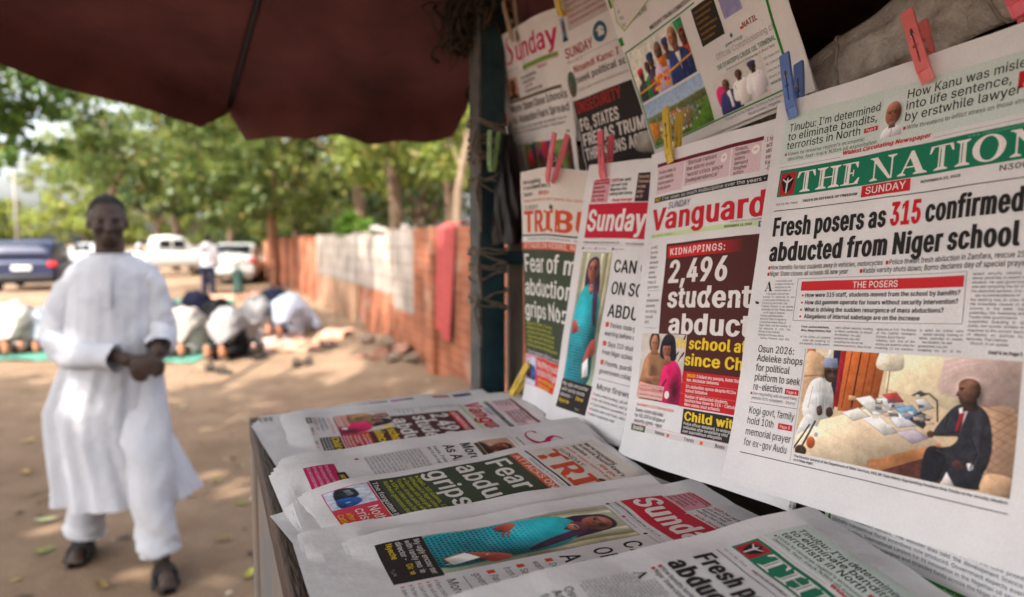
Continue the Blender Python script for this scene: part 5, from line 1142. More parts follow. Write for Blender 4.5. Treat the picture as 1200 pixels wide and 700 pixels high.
# serif capitals drawn as stems, hairlines and bracketed serifs (cap height 1); each piece is one polygon
def serif(ch):
    k, h, sf = 0.21, 0.055, 0.13            # stem, hairline, serif length
    R = lambda a, b, c, d: [(a, b), (c, b), (c, d), (a, d)]
    def foot(x0, x1, y, up):
        e = 0.07 * up
        return [(x0 - sf, y), (x1 + sf, y), (x1 + sf, y + h * 0.7 * up), (x1, y + e + h * up), (x0, y + e + h * up), (x0 - sf, y + h * 0.7 * up)]
    if ch == 'T':
        return [R(0.31, h, 0.31 + k, 0.99 - h), foot(0.31, 0.31 + k, 0, 1), R(0.04, 1 - h, 0.80, 1), [(0.0, 0.70), (0.05, 0.70), (0.16, 1 - h), (0.03, 1 - h)], [(0.79, 0.70), (0.84, 0.70), (0.81, 1 - h), (0.68, 1 - h)]], 0.86
    if ch == 'H':
        return [R(0.13, h, 0.13 + k, 1 - h), R(0.69, h, 0.69 + k, 1 - h), R(0.13 + k, 0.48, 0.69, 0.48 + h), foot(0.13, 0.13 + k, 0, 1), foot(0.13, 0.13 + k, 1, -1), foot(0.69, 0.69 + k, 0, 1), foot(0.69, 0.69 + k, 1, -1)], 1.05
    if ch == 'E':
        return [R(0.13, h, 0.13 + k, 1 - h), R(0.0, 1 - h, 0.66, 1), R(0.0, 0, 0.70, h), R(0.13 + k, 0.49, 0.50, 0.49 + h), [(0.62, 0.74), (0.66, 0.74), (0.66, 1 - h), (0.52, 1 - h)], [(0.53, h), (0.70, h), (0.75, 0.28), (0.70, 0.28)], [(0.46, 0.37), (0.50, 0.37), (0.50, 0.66), (0.46, 0.66)]], 0.80
    if ch == 'N':
        return [R(0.16, h, 0.16 + h * 1.3, 0.95), foot(0.16, 0.16 + h, 0, 1), [(0.0, 1), (0.0, 1 - h * 0.7), (0.10, 0.93), (0.78, 0.0), (0.90, 0.0), (0.30, 1.0)], R(0.90 - h, 0.0, 0.90 + h * 0.3, 1 - h), foot(0.90 - h, 0.90 + h * 0.3, 1, -1)], 1.10
    if ch == 'A':
        return [[(0.10, h), (0.16, h), (0.47, 0.92), (0.43, 1.0)], [(0.43, 1.0), (0.52, 1.0), (0.92, h), (0.67, h), (0.36, 0.82)], R(0.24, 0.30, 0.64, 0.30 + h), foot(0.11, 0.15, 0, 1), foot(0.68, 0.90, 0, 1)], 1.04
    if ch == 'I':
        return [R(0.13, h, 0.13 + k, 1 - h), foot(0.13, 0.13 + k, 0, 1), foot(0.13, 0.13 + k, 1, -1)], 0.50
    if ch == 'O':
        q = np.linspace(0, 2 * pi, 41); out = []
        for i in range(40):
            o = lambda a: (0.50 + 0.50 * cos(a), 0.5 + 0.52 * sin(a)); n = lambda a: (0.50 + 0.28 * cos(a), 0.5 + 0.46 * sin(a))
            out.append([n(q[i]), o(q[i]), o(q[i + 1]), n(q[i + 1])])
        return out, 1.06
    return [], 0.4

# ------------------------------------------------------------------ a small painter: makes the printed photographs as colour fields on a fine grid
class Paint:
    def __init__(self, w, h, aspect, bgc=(200, 190, 180)):
        self.w, self.h, self.a = w, h, aspect          # coordinates: x 0..1, y 0..1 downwards; aspect = width / height
        self.x, self.y = np.meshgrid(np.linspace(0, 1, w), np.linspace(0, 1, h))
        self.px = 1.0 / h
        self.c = np.tile(np.array(bgc, float), (h, w, 1))
        self.nz = self._noise(5) + 0.7 * self._noise(13) + 0.5 * self._noise(30)      # cloth folds and surface detail of what was photographed
    def _noise(self, s):
        gh, gw = int(s) + 2, int(s * self.a) + 2; g = rng.normal(size=(gh, gw))
        yy = self.y * (gh - 1.001); xx = self.x * (gw - 1.001); i, j = yy.astype(int), xx.astype(int); fy, fx = smooth01(yy - i), smooth01(xx - j)
        return g[i, j] * (1 - fy) * (1 - fx) + g[i + 1, j] * fy * (1 - fx) + g[i, j + 1] * (1 - fy) * fx + g[i + 1, j + 1] * fy * fx
    def _mix(self, m, col):
        t = m.sum()
        if t > 60:
            cx, cy = (m * self.x).sum() / t, (m * self.y).sum() / t
            sx = np.sqrt((m * (self.x - cx) ** 2).sum() / t) + 1e-3; sy = np.sqrt((m * (self.y - cy) ** 2).sum() / t) + 1e-3
            f = 1 + np.clip(0.10 * (cx - self.x) / sx + 0.09 * (cy - self.y) / sy, -0.3, 0.3) + (0.05 if t < 0.06 * m.size else 0.018) * np.roll(self.nz, int(1000 * (cx + cy)) % self.w, 1)
            col = np.asarray(col, float) * f[..., None]
        self.c = self.c * (1 - m[..., None]) + np.asarray(col, float) * m[..., None]
        return self
    def grad(self, c0, c1, vert=True, region=None):
        t = (self.y if vert else self.x)[..., None]
        g = np.array(c0, float) * (1 - t) + np.array(c1, float) * t
        m = np.ones_like(self.x) if region is None else region
        self.c = self.c * (1 - m[..., None]) + g * m[..., None]
        return self
    def ell(self, cx, cy, rx, ry, col, ang=0, soft=1.2):
        dx = (self.x - cx) * self.a; dy = self.y - cy
        c, s = cos(ang), sin(ang)
        u = dx * c + dy * s; v = -dx * s + dy * c
        d = (np.sqrt((u / rx) ** 2 + (v / ry) ** 2) - 1) * min(rx, ry)
        return self._mix(np.clip(0.5 - d / (soft * self.px), 0, 1), col)
    def pmask(self, pts, soft=1.0):
        P = np.array(pts, float); P = P * (self.a, 1)
        X = self.x * self.a; Y = self.y
        ins = np.zeros(X.shape, bool); dist = np.full(X.shape, 1e9)
        for i in range(len(P)):
            ax, ay = P[i]; bx, by = P[(i + 1) % len(P)]
            if ay != by:
                ins ^= ((ay > Y) != (by > Y)) & (X < (bx - ax) * (Y - ay) / (by - ay) + ax)
            ex, ey = bx - ax, by - ay
            t = np.clip(((X - ax) * ex + (Y - ay) * ey) / (ex * ex + ey * ey + 1e-12), 0, 1)
            dist = np.minimum(dist, np.hypot(X - ax - t * ex, Y - ay - t * ey))
        d = np.where(ins, -dist, dist)
        return np.clip(0.5 - d / (soft * self.px), 0, 1)
    def poly(self, pts, col, soft=1.0):
        return self._mix(self.pmask(pts, soft), col)
    def blob(self, pts, col, soft=1.0, n=5):
        P = np.array(list(pts) + list(pts[:3]), float); out = []
        for i in range(len(pts)):
            a, b, c, d = P[i], P[i + 1], P[(i + 2)], P[(i + 3) % len(P)] if i + 3 < len(P) else P[i + 3 - len(P)]
            for t in np.linspace(0, 1, n, endpoint=False):
                out.append(0.5 * (2 * b + (c - a) * t + (2 * a - 5 * b + 4 * c - d) * t * t + (3 * b - a - 3 * c + d) * t ** 3))
        return self._mix(self.pmask(out, soft), col)
    def line(self, pts, wd, col):
        X = self.x * self.a; Y = self.y; P = np.array(pts, float) * (self.a, 1); dist = np.full(X.shape, 1e9)
        for i in range(len(P) - 1):
            ax, ay = P[i]; ex, ey = P[i + 1] - P[i]
            t = np.clip(((X - ax) * ex + (Y - ay) * ey) / (ex * ex + ey * ey + 1e-12), 0, 1)
            dist = np.minimum(dist, np.hypot(X - ax - t * ex, Y - ay - t * ey))
        return self._mix(np.clip(0.5 - (dist - wd / 2) / self.px, 0, 1), col)
    def shade(self, cx, cy, rx, ry, k):
        d = ((self.x - cx) * self.a / rx) ** 2 + ((self.y - cy) / ry) ** 2
        self.c *= (1 + k * np.exp(-d))[..., None]
        return self
    def mottle(self, amp=8, sc=9, mask=None):
        h, w = self.h, self.w
        out = np.zeros((h, w))
        for s in (sc, sc * 2.3, sc * 5):
            gh, gw = int(s) + 2, int(s * self.a) + 2
            g = rng.normal(size=(gh, gw))
            yy = self.y * (gh - 1.001); xx = self.x * (gw - 1.001)
            i, j = yy.astype(int), xx.astype(int); fy, fx = yy - i, xx - j
            out += (g[i, j] * (1 - fy) * (1 - fx) + g[i + 1, j] * fy * (1 - fx) + g[i, j + 1] * (1 - fy) * fx + g[i + 1, j + 1] * fy * fx) * (sc / s) ** 0.5
        m = 1.0 if mask is None else mask
        self.c += (out * amp * m)[..., None]
        return self
    def out(self):
        return lin(np.clip(self.c, 6, 250))
# ------------------------------------------------------------------ newspapers
def paper_material():
    m = bpy.data.materials.new('newsprint_paper')
    m.use_nodes = True
    nt = m.node_tree; b = nt.nodes['Principled BSDF']
    b.inputs['Roughness'].default_value = 0.8
    b.inputs['Specular IOR Level'].default_value = 0.2
    tc = nt.nodes.new('ShaderNodeTexCoord')
    big = nt.nodes.new('ShaderNodeTexNoise'); big.inputs['Scale'].default_value = 14; big.inputs['Detail'].default_value = 5
    fib = nt.nodes.new('ShaderNodeTexNoise'); fib.inputs['Scale'].default_value = 900; fib.inputs['Detail'].default_value = 2
    nt.links.new(tc.outputs['Object'], big.inputs['Vector']); nt.links.new(tc.outputs['Object'], fib.inputs['Vector'])
    r = nt.nodes.new('ShaderNodeValToRGB')
    r.color_ramp.elements[0].position = 0.3; r.color_ramp.elements[1].position = 0.7
    r.color_ramp.elements[0].color = (*C(212, 210, 212), 1); r.color_ramp.elements[1].color = (*C(226, 224, 225), 1)
    nt.links.new(big.outputs['Fac'], r.inputs['Fac'])
    mr = nt.nodes.new('ShaderNodeMapRange'); mr.inputs['To Min'].default_value = 0.93; mr.inputs['To Max'].default_value = 1.05
    mr.inputs['From Min'].default_value = 0.3; mr.inputs['From Max'].default_value = 0.7
    nt.links.new(fib.outputs['Fac'], mr.inputs['Value'])
    mm = nt.nodes.new('ShaderNodeVectorMath'); mm.operation = 'SCALE'
    nt.links.new(r.outputs['Color'], mm.inputs[0]); nt.links.new(mr.outputs['Result'], mm.inputs['Scale'])
    nt.links.new(mm.outputs['Vector'], b.inputs['Base Color'])
    bn = nt.nodes.new('ShaderNodeBump'); bn.inputs['Strength'].default_value = 0.55; bn.inputs['Distance'].default_value = 0.002
    n2 = nt.nodes.new('ShaderNodeTexNoise'); n2.inputs['Scale'].default_value = 55; n2.inputs['Detail'].default_value = 5
    nt.links.new(tc.outputs['Object'], n2.inputs['Vector']); nt.links.new(n2.outputs['Fac'], bn.inputs['Height'])
    nt.links.new(bn.outputs['Normal'], b.inputs['Normal'])
    return m
PAPER = paper_material()

class Paper:
    """one newspaper: a pose in space, a gently curved sheet, printed matter laid on it (page millimetres, y down)"""
    def __init__(s, label, group, P, x, d, W=262, H=390, hung=True, ext=(0, 0), seed=0, under=(), pages=4, wob=1.0, curl=9.0, fan=6.0, topslope=0.0):
        s.P = np.array(P, float) + (0, 0, EYE)
        s.x = np.array(x, float); s.x /= np.linalg.norm(s.x)
        s.d = np.array(d, float); s.d -= s.x * (s.d @ s.x); s.d /= np.linalg.norm(s.d)
        s.n = np.cross(s.x, -s.d)
        s.W, s.H, s.hung, s.ext, s.under, s.pages = W, H, hung, ext, under, pages
        s.label, s.group, s.wob, s.curl, s.fan, s.topslope = label, group, wob, curl, fan, topslope
        r = np.random.default_rng(seed + 11)
        s.r = r
        s.ph = r.uniform(0, 6.28, 8)
        s.geo = {}
        s.photos = 0
        s.rank = (26 - seed) if not hung else 0       # place in the shingle on the counter
    # --- surface
    def disp(s, u, v):
        W, H = s.W, s.H
        a = np.clip(u / W, -0.3, 1.2); b = np.clip(v / H, -0.2, 1.1)
        if s.hung:
            w = 2.2 * np.sin(2.3 * pi * a + s.ph[0]) * (0.5 + b) + 1.3 * np.sin(5 * pi * a + 3 * b + s.ph[1]) * (0.35 + 0.4 * b)
            w = w + 0.5 * np.sin(9 * pi * a - 6 * b + s.ph[2]) + 0.5 * np.sin(7 * pi * b + 4 * a + s.ph[3])
            w = w + s.curl * np.clip((b - 0.80) / 0.2, 0, 1.4) ** 2 + 2.5 * np.exp(-np.clip(u, 0, None) / 14)
        else:
            w = 1.4 * np.sin(2 * pi * a + s.ph[0]) + 1.2 * np.sin(3.2 * pi * b + s.ph[1]) + 0.7 * np.sin(7 * pi * b + 4 * a + s.ph[2]) + 0.4 * np.sin(11 * pi * a + 5 * b + s.ph[3])
            w = w - s.curl * np.clip((b - 0.88) / 0.12, 0, 1.5) ** 2 + 2.0 * np.exp(-np.clip(u + s.ext[0], 0, None) / 10)
        # creases left by folding and handling
        cr = 0.0
        for i in range(5):
            an = s.ph[i] * 1.0 + (0 if i else 1.5); dd = (u - W * (0.2 + 0.6 * ((s.ph[i + 1] * 7) % 1))) * np.cos(an) + (v - H * (0.15 + 0.7 * ((s.ph[i + 2] * 5) % 1))) * np.sin(an)
            cr = cr + (0.55 if i % 2 else -0.55) * np.exp(-np.abs(dd) / 9.0)
        cr = cr + 0.5 * np.exp(-np.abs(v - H * 0.5) / 7.0) + 0.3 * np.exp(-np.abs(u - W * 0.5) / 7.0)
        return (w + cr) * s.wob
    def S(s, u, v, w=0.0):
        u = np.asarray(u, float); v = np.asarray(v, float)
        q = s.P + (u[..., None] * s.x + v[..., None] * s.d) / 1000 + ((s.disp(u, v) + w) / 1000)[..., None] * s.n
        for B in s.under:
            rel = q - B.P
            dist = rel @ B.n
            bu = rel @ B.x * 1000 + B.ext[0]
            bv = rel @ B.d * 1000 + B.ext[1]
            # how far it must step back so the sheet on top lies over it
            lim = B.disp(np.clip(bu - B.ext[0], -B.ext[0], B.W), np.clip(bv, 0, B.H)) / 1000 - 0.0035
            pw = np.broadcast_to(np.asarray(w, float) / 1000, dist.shape)
            over = np.clip(dist - lim - pw, 0, None)
            k = smooth01((bu + 75) / 75)
            q = q - (over * k)[..., None] * B.n
        if not s.hung:                               # the counter top carries the papers
            fl = EYE - 0.2885 + 0.0026 * s.rank + np.clip(np.broadcast_to(np.asarray(w, float), q[..., 2].shape) + 44, 0, 52) * 0.00005
            q = q.copy(); q[..., 2] = np.maximum(q[..., 2], fl)
        return q
    def g(s, part):
        return s.geo.setdefault(part, Geo())
    # --- printing
    def rect(s, x0, y0, x1, y1, col, lay=0, part='printed_panel', col2=None, cell=9.0):
        nu = max(2, int(abs(x1 - x0) / cell) + 2); nv = max(2, int(abs(y1 - y0) / cell) + 2)
        u, v = np.meshgrid(np.linspace(x0, x1, nu), np.linspace(y0, y1, nv))
        P = s.S(u, v, 0.25 + 0.12 * lay)
        c = np.tile(np.asarray(col, float), (nv, nu, 1))
        if col2 is not None:
            t = np.linspace(0, 1, nu)[None, :, None]
            c = c * (1 - t) + np.asarray(col2, float) * t
        s.g(part).grid(P[::-1], col=c[::-1])
    def frame(s, x0, y0, x1, y1, t, col, lay=1, part='printed_panel'):
        s.rect(x0, y0, x1, y0 + t, col, lay, part); s.rect(x0, y1 - t, x1, y1, col, lay, part)
        s.rect(x0, y0 + t, x0 + t, y1 - t, col, lay, part); s.rect(x1 - t, y0 + t, x1, y1 - t, col, lay, part)
    def polys(s, pols, x, y, sx, sy, col, lay=1, part='printed_panel', shear=0):
        for i, p in enumerate(pols):
            p = np.array(p, float)
            P = s.S(x + p[:, 0] * sx + p[:, 1] * shear, y - p[:, 1] * sy, 0.25 + 0.12 * lay + 0.02 * i)
            s.g(part).add(P, [list(range(len(p)))], col=col)
    def text(s, t, x0, y, x1=None, cap=3.0, w=0, col=BLACK, lay=2, part='article_text', shear=0.0, sx=0.92, track=0.0, slope=0.0):
        V, T, wn = text_geo(t, w, track)
        if len(V) == 0:
            return x0
        em = cap / CAPH
        k = (x1 - x0) / wn if x1 is not None else em * sx
        u = x0 + V[:, 0] * k + V[:, 1] * em * shear
        v = y - V[:, 1] * em + (u - x0) * slope
        if part in ('headline', 'standfirst'):
            part = '%s#%d' % (part, s.photos); s.photos += 1
        s.g(part).add(s.S(u, v, 0.25 + 0.12 * lay), T, col=col)
        return x0 + wn * k
    def lines(s, rows, x0, y0, lead, cap, w=0, col=BLACK, x1=None, **k):
        for i, r in enumerate(rows):
            s.text(r, x0, y0 + i * lead, None, cap, w, col, **k)
    def serif_text(s, t, x0, y, x1, cap, col, lay=2, part='masthead', inline=None, track=0.04):
        wn = 0; items = []
        for ch in t:
            if ch == ' ':
                wn += 0.30; continue
            pl, a = serif(ch); items.append((pl, wn)); wn += a + track
        k = (x1 - x0) / wn
        for pl, xo in items:
            pl2 = [[(px + xo, py) for px, py in p] for p in pl]
            s.polys(pl2, x0, y, k, cap, col, lay, part)
            if inline is not None:
                for p in pl2:
                    p = np.array(p); wd = np.ptp(p[:, 0])
                    if len(p) == 4 and np.ptp(p[:, 1]) > 0.7:
                        c = p.mean(0); q = (p - c) * (0.16, 0.86) + c if wd < 0.35 else None
                        if q is not None:
                            s.polys([q], x0 - 0.6, y, k, cap, inline, lay + 2, part)
    def body(s, x0, y0, x1, y1, lead=3.2, cap=1.75, col=BLACK, words=None, seed=0, w=0, part='article_text', indent=True):
        r = random.Random(seed * 31 + 5)
        i = r.randrange(len(words)); y = y0 + cap; width = x1 - x0; em = cap / CAPH * 0.92
        while y <= y1 + 0.01:
            ind = 3.0 if indent and r.random() < 0.2 else 0.0
            row = []; wd = 0; avail = width - ind
            while True:
                nw = words[i % len(words)]; a = text_width(nw, w) * em
                if row and wd + a > avail:
                    break
                row.append((nw, a)); wd += a + SPACE * em; i += 1
            last = r.random() < 0.12
            gap = (avail - sum(a for _, a in row)) / max(1, len(row) - 1)
            if last or gap > 4 * SPACE * em: gap = SPACE * em * 1.1
            x = x0 + ind
            for nw, a in row:
                k = min(1.0, avail / a)
                s.text(nw, x, y, x + a * k, cap, w, col, part=part); x += a + gap
            y += lead
    def photo(s, pa, x0, y0, x1, y1, lay=1, part='printed_photo', slope=0.0):
        c = pa.out()
        u, v = np.meshgrid(np.linspace(x0, x1, pa.w), np.linspace(y0, y1, pa.h))
        v = v + (u - x0) * slope
        P = s.S(u, v, 0.25 + 0.12 * lay)
        s.geo.setdefault(part + '#%d' % s.photos, Geo()).grid(P[::-1], col=c[::-1])
        s.photos += 1
    # --- build
    def sheet(s, k=0):
        W, H = s.W, s.H; el, et = s.ext
        nu, nv = (54, 78) if k == 0 else (20, 34)
        u, v = np.meshgrid(np.linspace(-el, W, nu), np.linspace(-et, H, nv))
        a = (u + el) / (W + el); b = (v + et) / (H + et)
        v = v + s.topslope * a * (1 - b)
        if k:
            r = s.r
            du, dv = r.uniform(-1.0, 1.8), r.uniform(0.5, s.fan) * (0.6 + 0.4 * k)
            dl = r.uniform(-1.2, 1.5); tl = r.uniform(-1.5, 2.5)
            u = u + dl * (1 - a) + du * a
            v = v + dv * b * (0.45 + 0.55 * a * r.uniform(0.3, 1.6)) + tl * (1 - b)
            w = -0.6 - 0.9 * k - ((2.6 + 2.2 * a) * k * b ** 6 + 0.6 * k * np.exp(-a * 18)) * (1 if s.hung else -0.25)
            w = w + 0.5 * np.sin(5 * a + k) * b
            if s.hung: w = -0.5 - 1.1 * k + 4.5 * np.sin(2.1 * k + 3 * a) * b ** 10 - 0.5 * k * np.exp(-a * 18); v = v + (0.3 + s.fan * 0.30 * k * (0.25 + a)) * b ** 6
            if not s.hung:
                w = -0.5 - 1.7 * k - (1.0 * k) * b ** 6 + 1.2 * np.sin(7 * a + 2 * k) * b ** 3
                v = v + s.fan * k * r.uniform(0.6, 1.2) * (0.35 + 0.65 * (1 - a) ** 0.5) * b ** 8; u = u - 0.9 * k * (1 - a)
        else:
            w = np.zeros_like(u)
            # slightly uneven cut edges
            u = u + 0.4 * np.sin(b * 5 + s.ph[4]) * (a < 0.01)
        return s.S(u, v, w)
    def build(s, name='newspaper'):
        base = s.S(np.array(s.W / 2), np.array(s.H * (1.0 if s.hung else 0.5)))
        t = thing(name, s.label, 'newspaper', tuple(base), 0, s.group)
        G = Geo(); G.grid(s.sheet(0)[::-1])
        G.build('front_page', PAPER, t, True, base)
        if s.pages:
            G = Geo()
            for k in range(1, s.pages + 1):
                G.grid(s.sheet(k)[::-1])
            G.build('inner_pages', PAPER, t, True, base)
        for part, G in s.geo.items():
            G.build(part.split('#')[0], INK, t, False, base)
        return t

WORDS = ("As the search and rescue operations for the abducted students and teachers in Niger State intensified yesterday concerned Nigerians have continued to raise questions over the manner in which the victims were seized "
         "security meeting in Minna yesterday to assess the situation. He said government was still compiling the list of the abducted persons. One of the recommendations of the meeting was an order for the immediate closure of all schools in the state. "
         "Also yesterday, the Adamawa and Taraba state governments suspended boarding in all public and private schools in response to the current wave of attacks on schools by terrorists. The Catholic Church, in an update yesterday on the Friday attack on St. Mary's Catholic Primary and "
         "Secondary Schools, Papiri in Agwarra Local Government Area of Niger State, put the number of the abducted at 315. The Bishop of the Catholic Kontagora Diocese, Bulus Dauwa Yohanna, said 303 of the victims are students while the remaining 12 are teachers.").split()
OILWORDS = ("marginal and stranded fields across the Niger Delta region. the first to be built in the country in over 50 years. bring a lot of efficiency to the economy. He explained that the project aligned directly with the core priorities of the secure, transparent and efficient evacuation system. The Minister also said the development licence holders, especially in the light of globally competitive fiscal incentives now produced. "
            "Government expects every operator to convert their licences into production. International Limited for its innovation in the Nigerian oil sector, and for the project's sustainability and the shared benefits").split()
# ------------------------------------------------------------------ the printed pictures
def person_bits(p, cx, cy, k, skin, cloth, hair=(25, 22, 22), cap=None, tie=None, shirt=None):
    """a bust inside a printed picture: cx, cy = chin position, k = head height"""
    p.blob([(cx - 1.15 * k / p.a, cy + 2.6 * k), (cx - 1.0 * k / p.a, cy + 0.75 * k), (cx - 0.35 * k / p.a, cy + 0.15 * k), (cx + 0.35 * k / p.a, cy + 0.15 * k), (cx + 1.0 * k / p.a, cy + 0.75 * k), (cx + 1.15 * k / p.a, cy + 2.6 * k)], cloth, 1.5)
    if shirt is not None:
        p.poly([(cx - 0.25 * k / p.a, cy + 0.1 * k), (cx + 0.25 * k / p.a, cy + 0.1 * k), (cx, cy + 1.3 * k)], shirt)
    if tie is not None:
        p.poly([(cx - 0.06 * k / p.a, cy + 0.25 * k), (cx + 0.06 * k / p.a, cy + 0.25 * k), (cx + 0.08 * k / p.a, cy + 1.3 * k), (cx - 0.08 * k / p.a, cy + 1.3 * k)], tie)
    p.poly([(cx - 0.22 * k / p.a, cy - 0.2 * k), (cx + 0.22 * k / p.a, cy - 0.2 * k), (cx + 0.26 * k / p.a, cy + 0.3 * k), (cx - 0.26 * k / p.a, cy + 0.3 * k)], np.array(skin) * 0.8)
    p.ell(cx, cy - 0.55 * k, 0.40 * k, 0.52 * k, hair, soft=1.5)
    p.ell(cx, cy - 0.42 * k, 0.36 * k, 0.48 * k, skin, soft=1.5)
    p.shade(cx + 0.22 * k / p.a, cy - 0.4 * k, 0.2 * k, 0.4 * k, -0.35); p.shade(cx - 0.12 * k / p.a, cy - 0.66 * k, 0.16 * k, 0.14 * k, 0.4); p.shade(cx - 0.16 * k / p.a, cy - 0.36 * k, 0.1 * k, 0.1 * k, 0.25)
    for i in range(4):
        xx = cx + rnd.uniform(-0.8, 0.8) * k / p.a; p.line([(xx, cy + rnd.uniform(0.5, 0.9) * k), (xx + rnd.uniform(-0.25, 0.25) * k / p.a, cy + rnd.uniform(1.2, 2.2) * k)], 0.06 * k, np.array(cloth) * rnd.choice([0.72, 0.8, 1.15]))
    for sx in (-1, 1):
        p.ell(cx + sx * 0.15 * k / p.a, cy - 0.52 * k, 0.06 * k, 0.035 * k, np.array(skin) * 0.3)
        p.line([(cx + sx * 0.24 * k / p.a, cy - 0.60 * k), (cx + sx * 0.07 * k / p.a, cy - 0.62 * k)], 0.03 * k, np.array(skin) * 0.35)
    p.line([(cx - 0.13 * k / p.a, cy - 0.17 * k), (cx + 0.13 * k / p.a, cy - 0.17 * k)], 0.05 * k, np.array(skin) * 0.55)
    p.ell(cx, cy - 0.32 * k, 0.09 * k, 0.05 * k, np.array(skin) * 0.72)
    if cap is not None:
        p.blob([(cx - 0.42 * k / p.a, cy - 0.68 * k), (cx - 0.38 * k / p.a, cy - 1.15 * k), (cx + 0.38 * k / p.a, cy - 1.15 * k), (cx + 0.42 * k / p.a, cy - 0.68 * k)], cap)
    return p

def photo_office():
    p = Paint(340, 186, 180 / 97.0, (226, 200, 168))
    p.grad((232, 212, 178), (206, 176, 140))
    p.poly([(0.44, 0.0), (1, 0), (1, 0.55), (0.62, 0.36), (0.44, 0.30)], (228, 210, 176))
    p.poly([(0.70, 0.0), (1.0, 0.0), (1.0, 0.42), (0.68, 0.28)], (196, 172, 164))          # woven blind
    for i in range(26):
        p.line([(0.70, 0.012 * i), (1.0, 0.014 * i + 0.02)], 0.002, (182, 156, 150))
    p.poly([(0.0, 0.0), (0.05, 0), (0.05, 0.2), (0, 0.2)], (170, 96, 58))
    p.poly([(0.13, 0), (0.15, 0), (0.14, 0.12), (0.12, 0.12)], (226, 226, 220))
    p.poly([(0.155, 0.0), (0.20, 0.0), (0.195, 0.55), (0.17, 0.5)], (44, 42, 62))
    p.poly([(0.195, 0.0), (0.225, 0.0), (0.215, 0.52), (0.19, 0.52)], (166, 32, 40))        # flags
    p.poly([(0.225, 0.0), (0.43, 0.0), (0.41, 0.40), (0.30, 0.54), (0.215, 0.55)], (184, 96, 48))   # wooden doors
    for x in (0.255, 0.30, 0.345, 0.385):
        p.line([(x, 0), (x - 0.02, 0.52)], 0.010, (120, 56, 28))
    p.line([(0.30, 0), (0.285, 0.5)], 0.012, (58, 32, 24))
    p.poly([(0.265, 0.40), (0.30, 0.40), (0.30, 0.44), (0.265, 0.44)], (214, 180, 130))
    p.blob([(0.0, 0.06), (0.0, 0.50), (0.07, 0.46), (0.115, 0.30), (0.125, 0.12), (0.07, 0.04)], (198, 162, 128))   # tan chair
    p.line([(0.0, 0.27), (0.11, 0.24)], 0.012, (150, 116, 88))
    p.blob([(0.02, 0.62), (0.035, 0.36), (0.085, 0.27), (0.15, 0.30), (0.185, 0.42), (0.18, 0.62), (0.10, 0.66)], (222, 222, 222))   # white robe
    p.shade(0.14, 0.5, 0.06, 0.12, -0.25); p.line([(0.10, 0.30), (0.11, 0.5)], 0.008, (196, 198, 202))
    p.blob([(0.118, 0.16), (0.15, 0.14), (0.184, 0.16), (0.188, 0.22), (0.178, 0.285), (0.155, 0.305), (0.130, 0.28), (0.117, 0.22)], (82, 59, 50))
    p.shade(0.16, 0.23, 0.05, 0.04, 0.35); p.shade(0.125, 0.25, 0.03, 0.06, -0.4)
    for x in (0.148, 0.176): p.ell(x, 0.205, 0.022, 0.022, (22, 20, 22)); p.ell(x, 0.206, 0.014, 0.014, (74, 56, 50))
    p.line([(0.12, 0.20), (0.185, 0.203)], 0.008, (22, 20, 22)); p.line([(0.152, 0.262), (0.178, 0.262)], 0.009, (54, 34, 32)); p.ell(0.165, 0.237, 0.012, 0.014, (98, 70, 58))
    p.poly([(0.105, 0.17), (0.11, 0.08), (0.18, 0.075), (0.19, 0.165)], (134, 146, 178))
    p.blob([(0.155, 0.55), (0.18, 0.53), (0.195, 0.58), (0.18, 0.62), (0.16, 0.61)], (66, 47, 41)); p.blob([(0.10, 0.55), (0.125, 0.53), (0.135, 0.60), (0.11, 0.62)], (70, 52, 46))
    p.blob([(0.0, 0.9), (0.02, 0.70), (0.06, 0.62), (0.12, 0.70), (0.09, 0.86)], (206, 206, 206))
    p.poly([(0.13, 0.66), (0.36, 0.50), (0.66, 0.62), (0.72, 0.70), (0.40, 0.93), (0.10, 0.80)], (226, 202, 172))   # desk top
    p.poly([(0.0, 0.84), (0.10, 0.72), (0.44, 0.93), (0.42, 1.0), (0.0, 1.0)], (226, 204, 174))
    p.poly([(0.39, 0.94), (0.72, 0.69), (0.735, 0.76), (0.46, 1.0), (0.39, 1.0)], (182, 124, 82))
    p.poly([(0.46, 1.0), (0.735, 0.76), (0.74, 1.0)], (88, 50, 44))
    for q, c in (([(0.30, 0.42), (0.37, 0.38), (0.46, 0.50), (0.40, 0.55)], (228, 228, 226)), ([(0.40, 0.40), (0.49, 0.36), (0.56, 0.45), (0.47, 0.48)], (214, 214, 216)), ([(0.43, 0.36), (0.50, 0.33), (0.54, 0.40), (0.48, 0.42)], (190, 70, 70)),
                 ([(0.46, 0.52), (0.55, 0.48), (0.62, 0.58), (0.52, 0.62)], (222, 222, 228)), ([(0.34, 0.58), (0.42, 0.54), (0.53, 0.66), (0.46, 0.70)], (236, 234, 230)), ([(0.50, 0.46), (0.58, 0.42), (0.63, 0.50), (0.56, 0.54)], (116, 160, 196)),
                 ([(0.52, 0.66), (0.60, 0.61), (0.67, 0.66), (0.60, 0.73)], (188, 176, 190)), ([(0.59, 0.37), (0.63, 0.35), (0.68, 0.42), (0.62, 0.46)], (212, 206, 204)), ([(0.24, 0.56), (0.32, 0.50), (0.38, 0.56), (0.30, 0.62)], (238, 234, 226))):
        p.poly(q, c); p.line(q + q[:1], 0.005, np.array(c) * 0.72)
    p.poly([(0.57, 0.54), (0.62, 0.46), (0.675, 0.50), (0.64, 0.60)], (52, 52, 58)); p.poly([(0.60, 0.50), (0.63, 0.48), (0.66, 0.51), (0.63, 0.55)], (110, 116, 122))
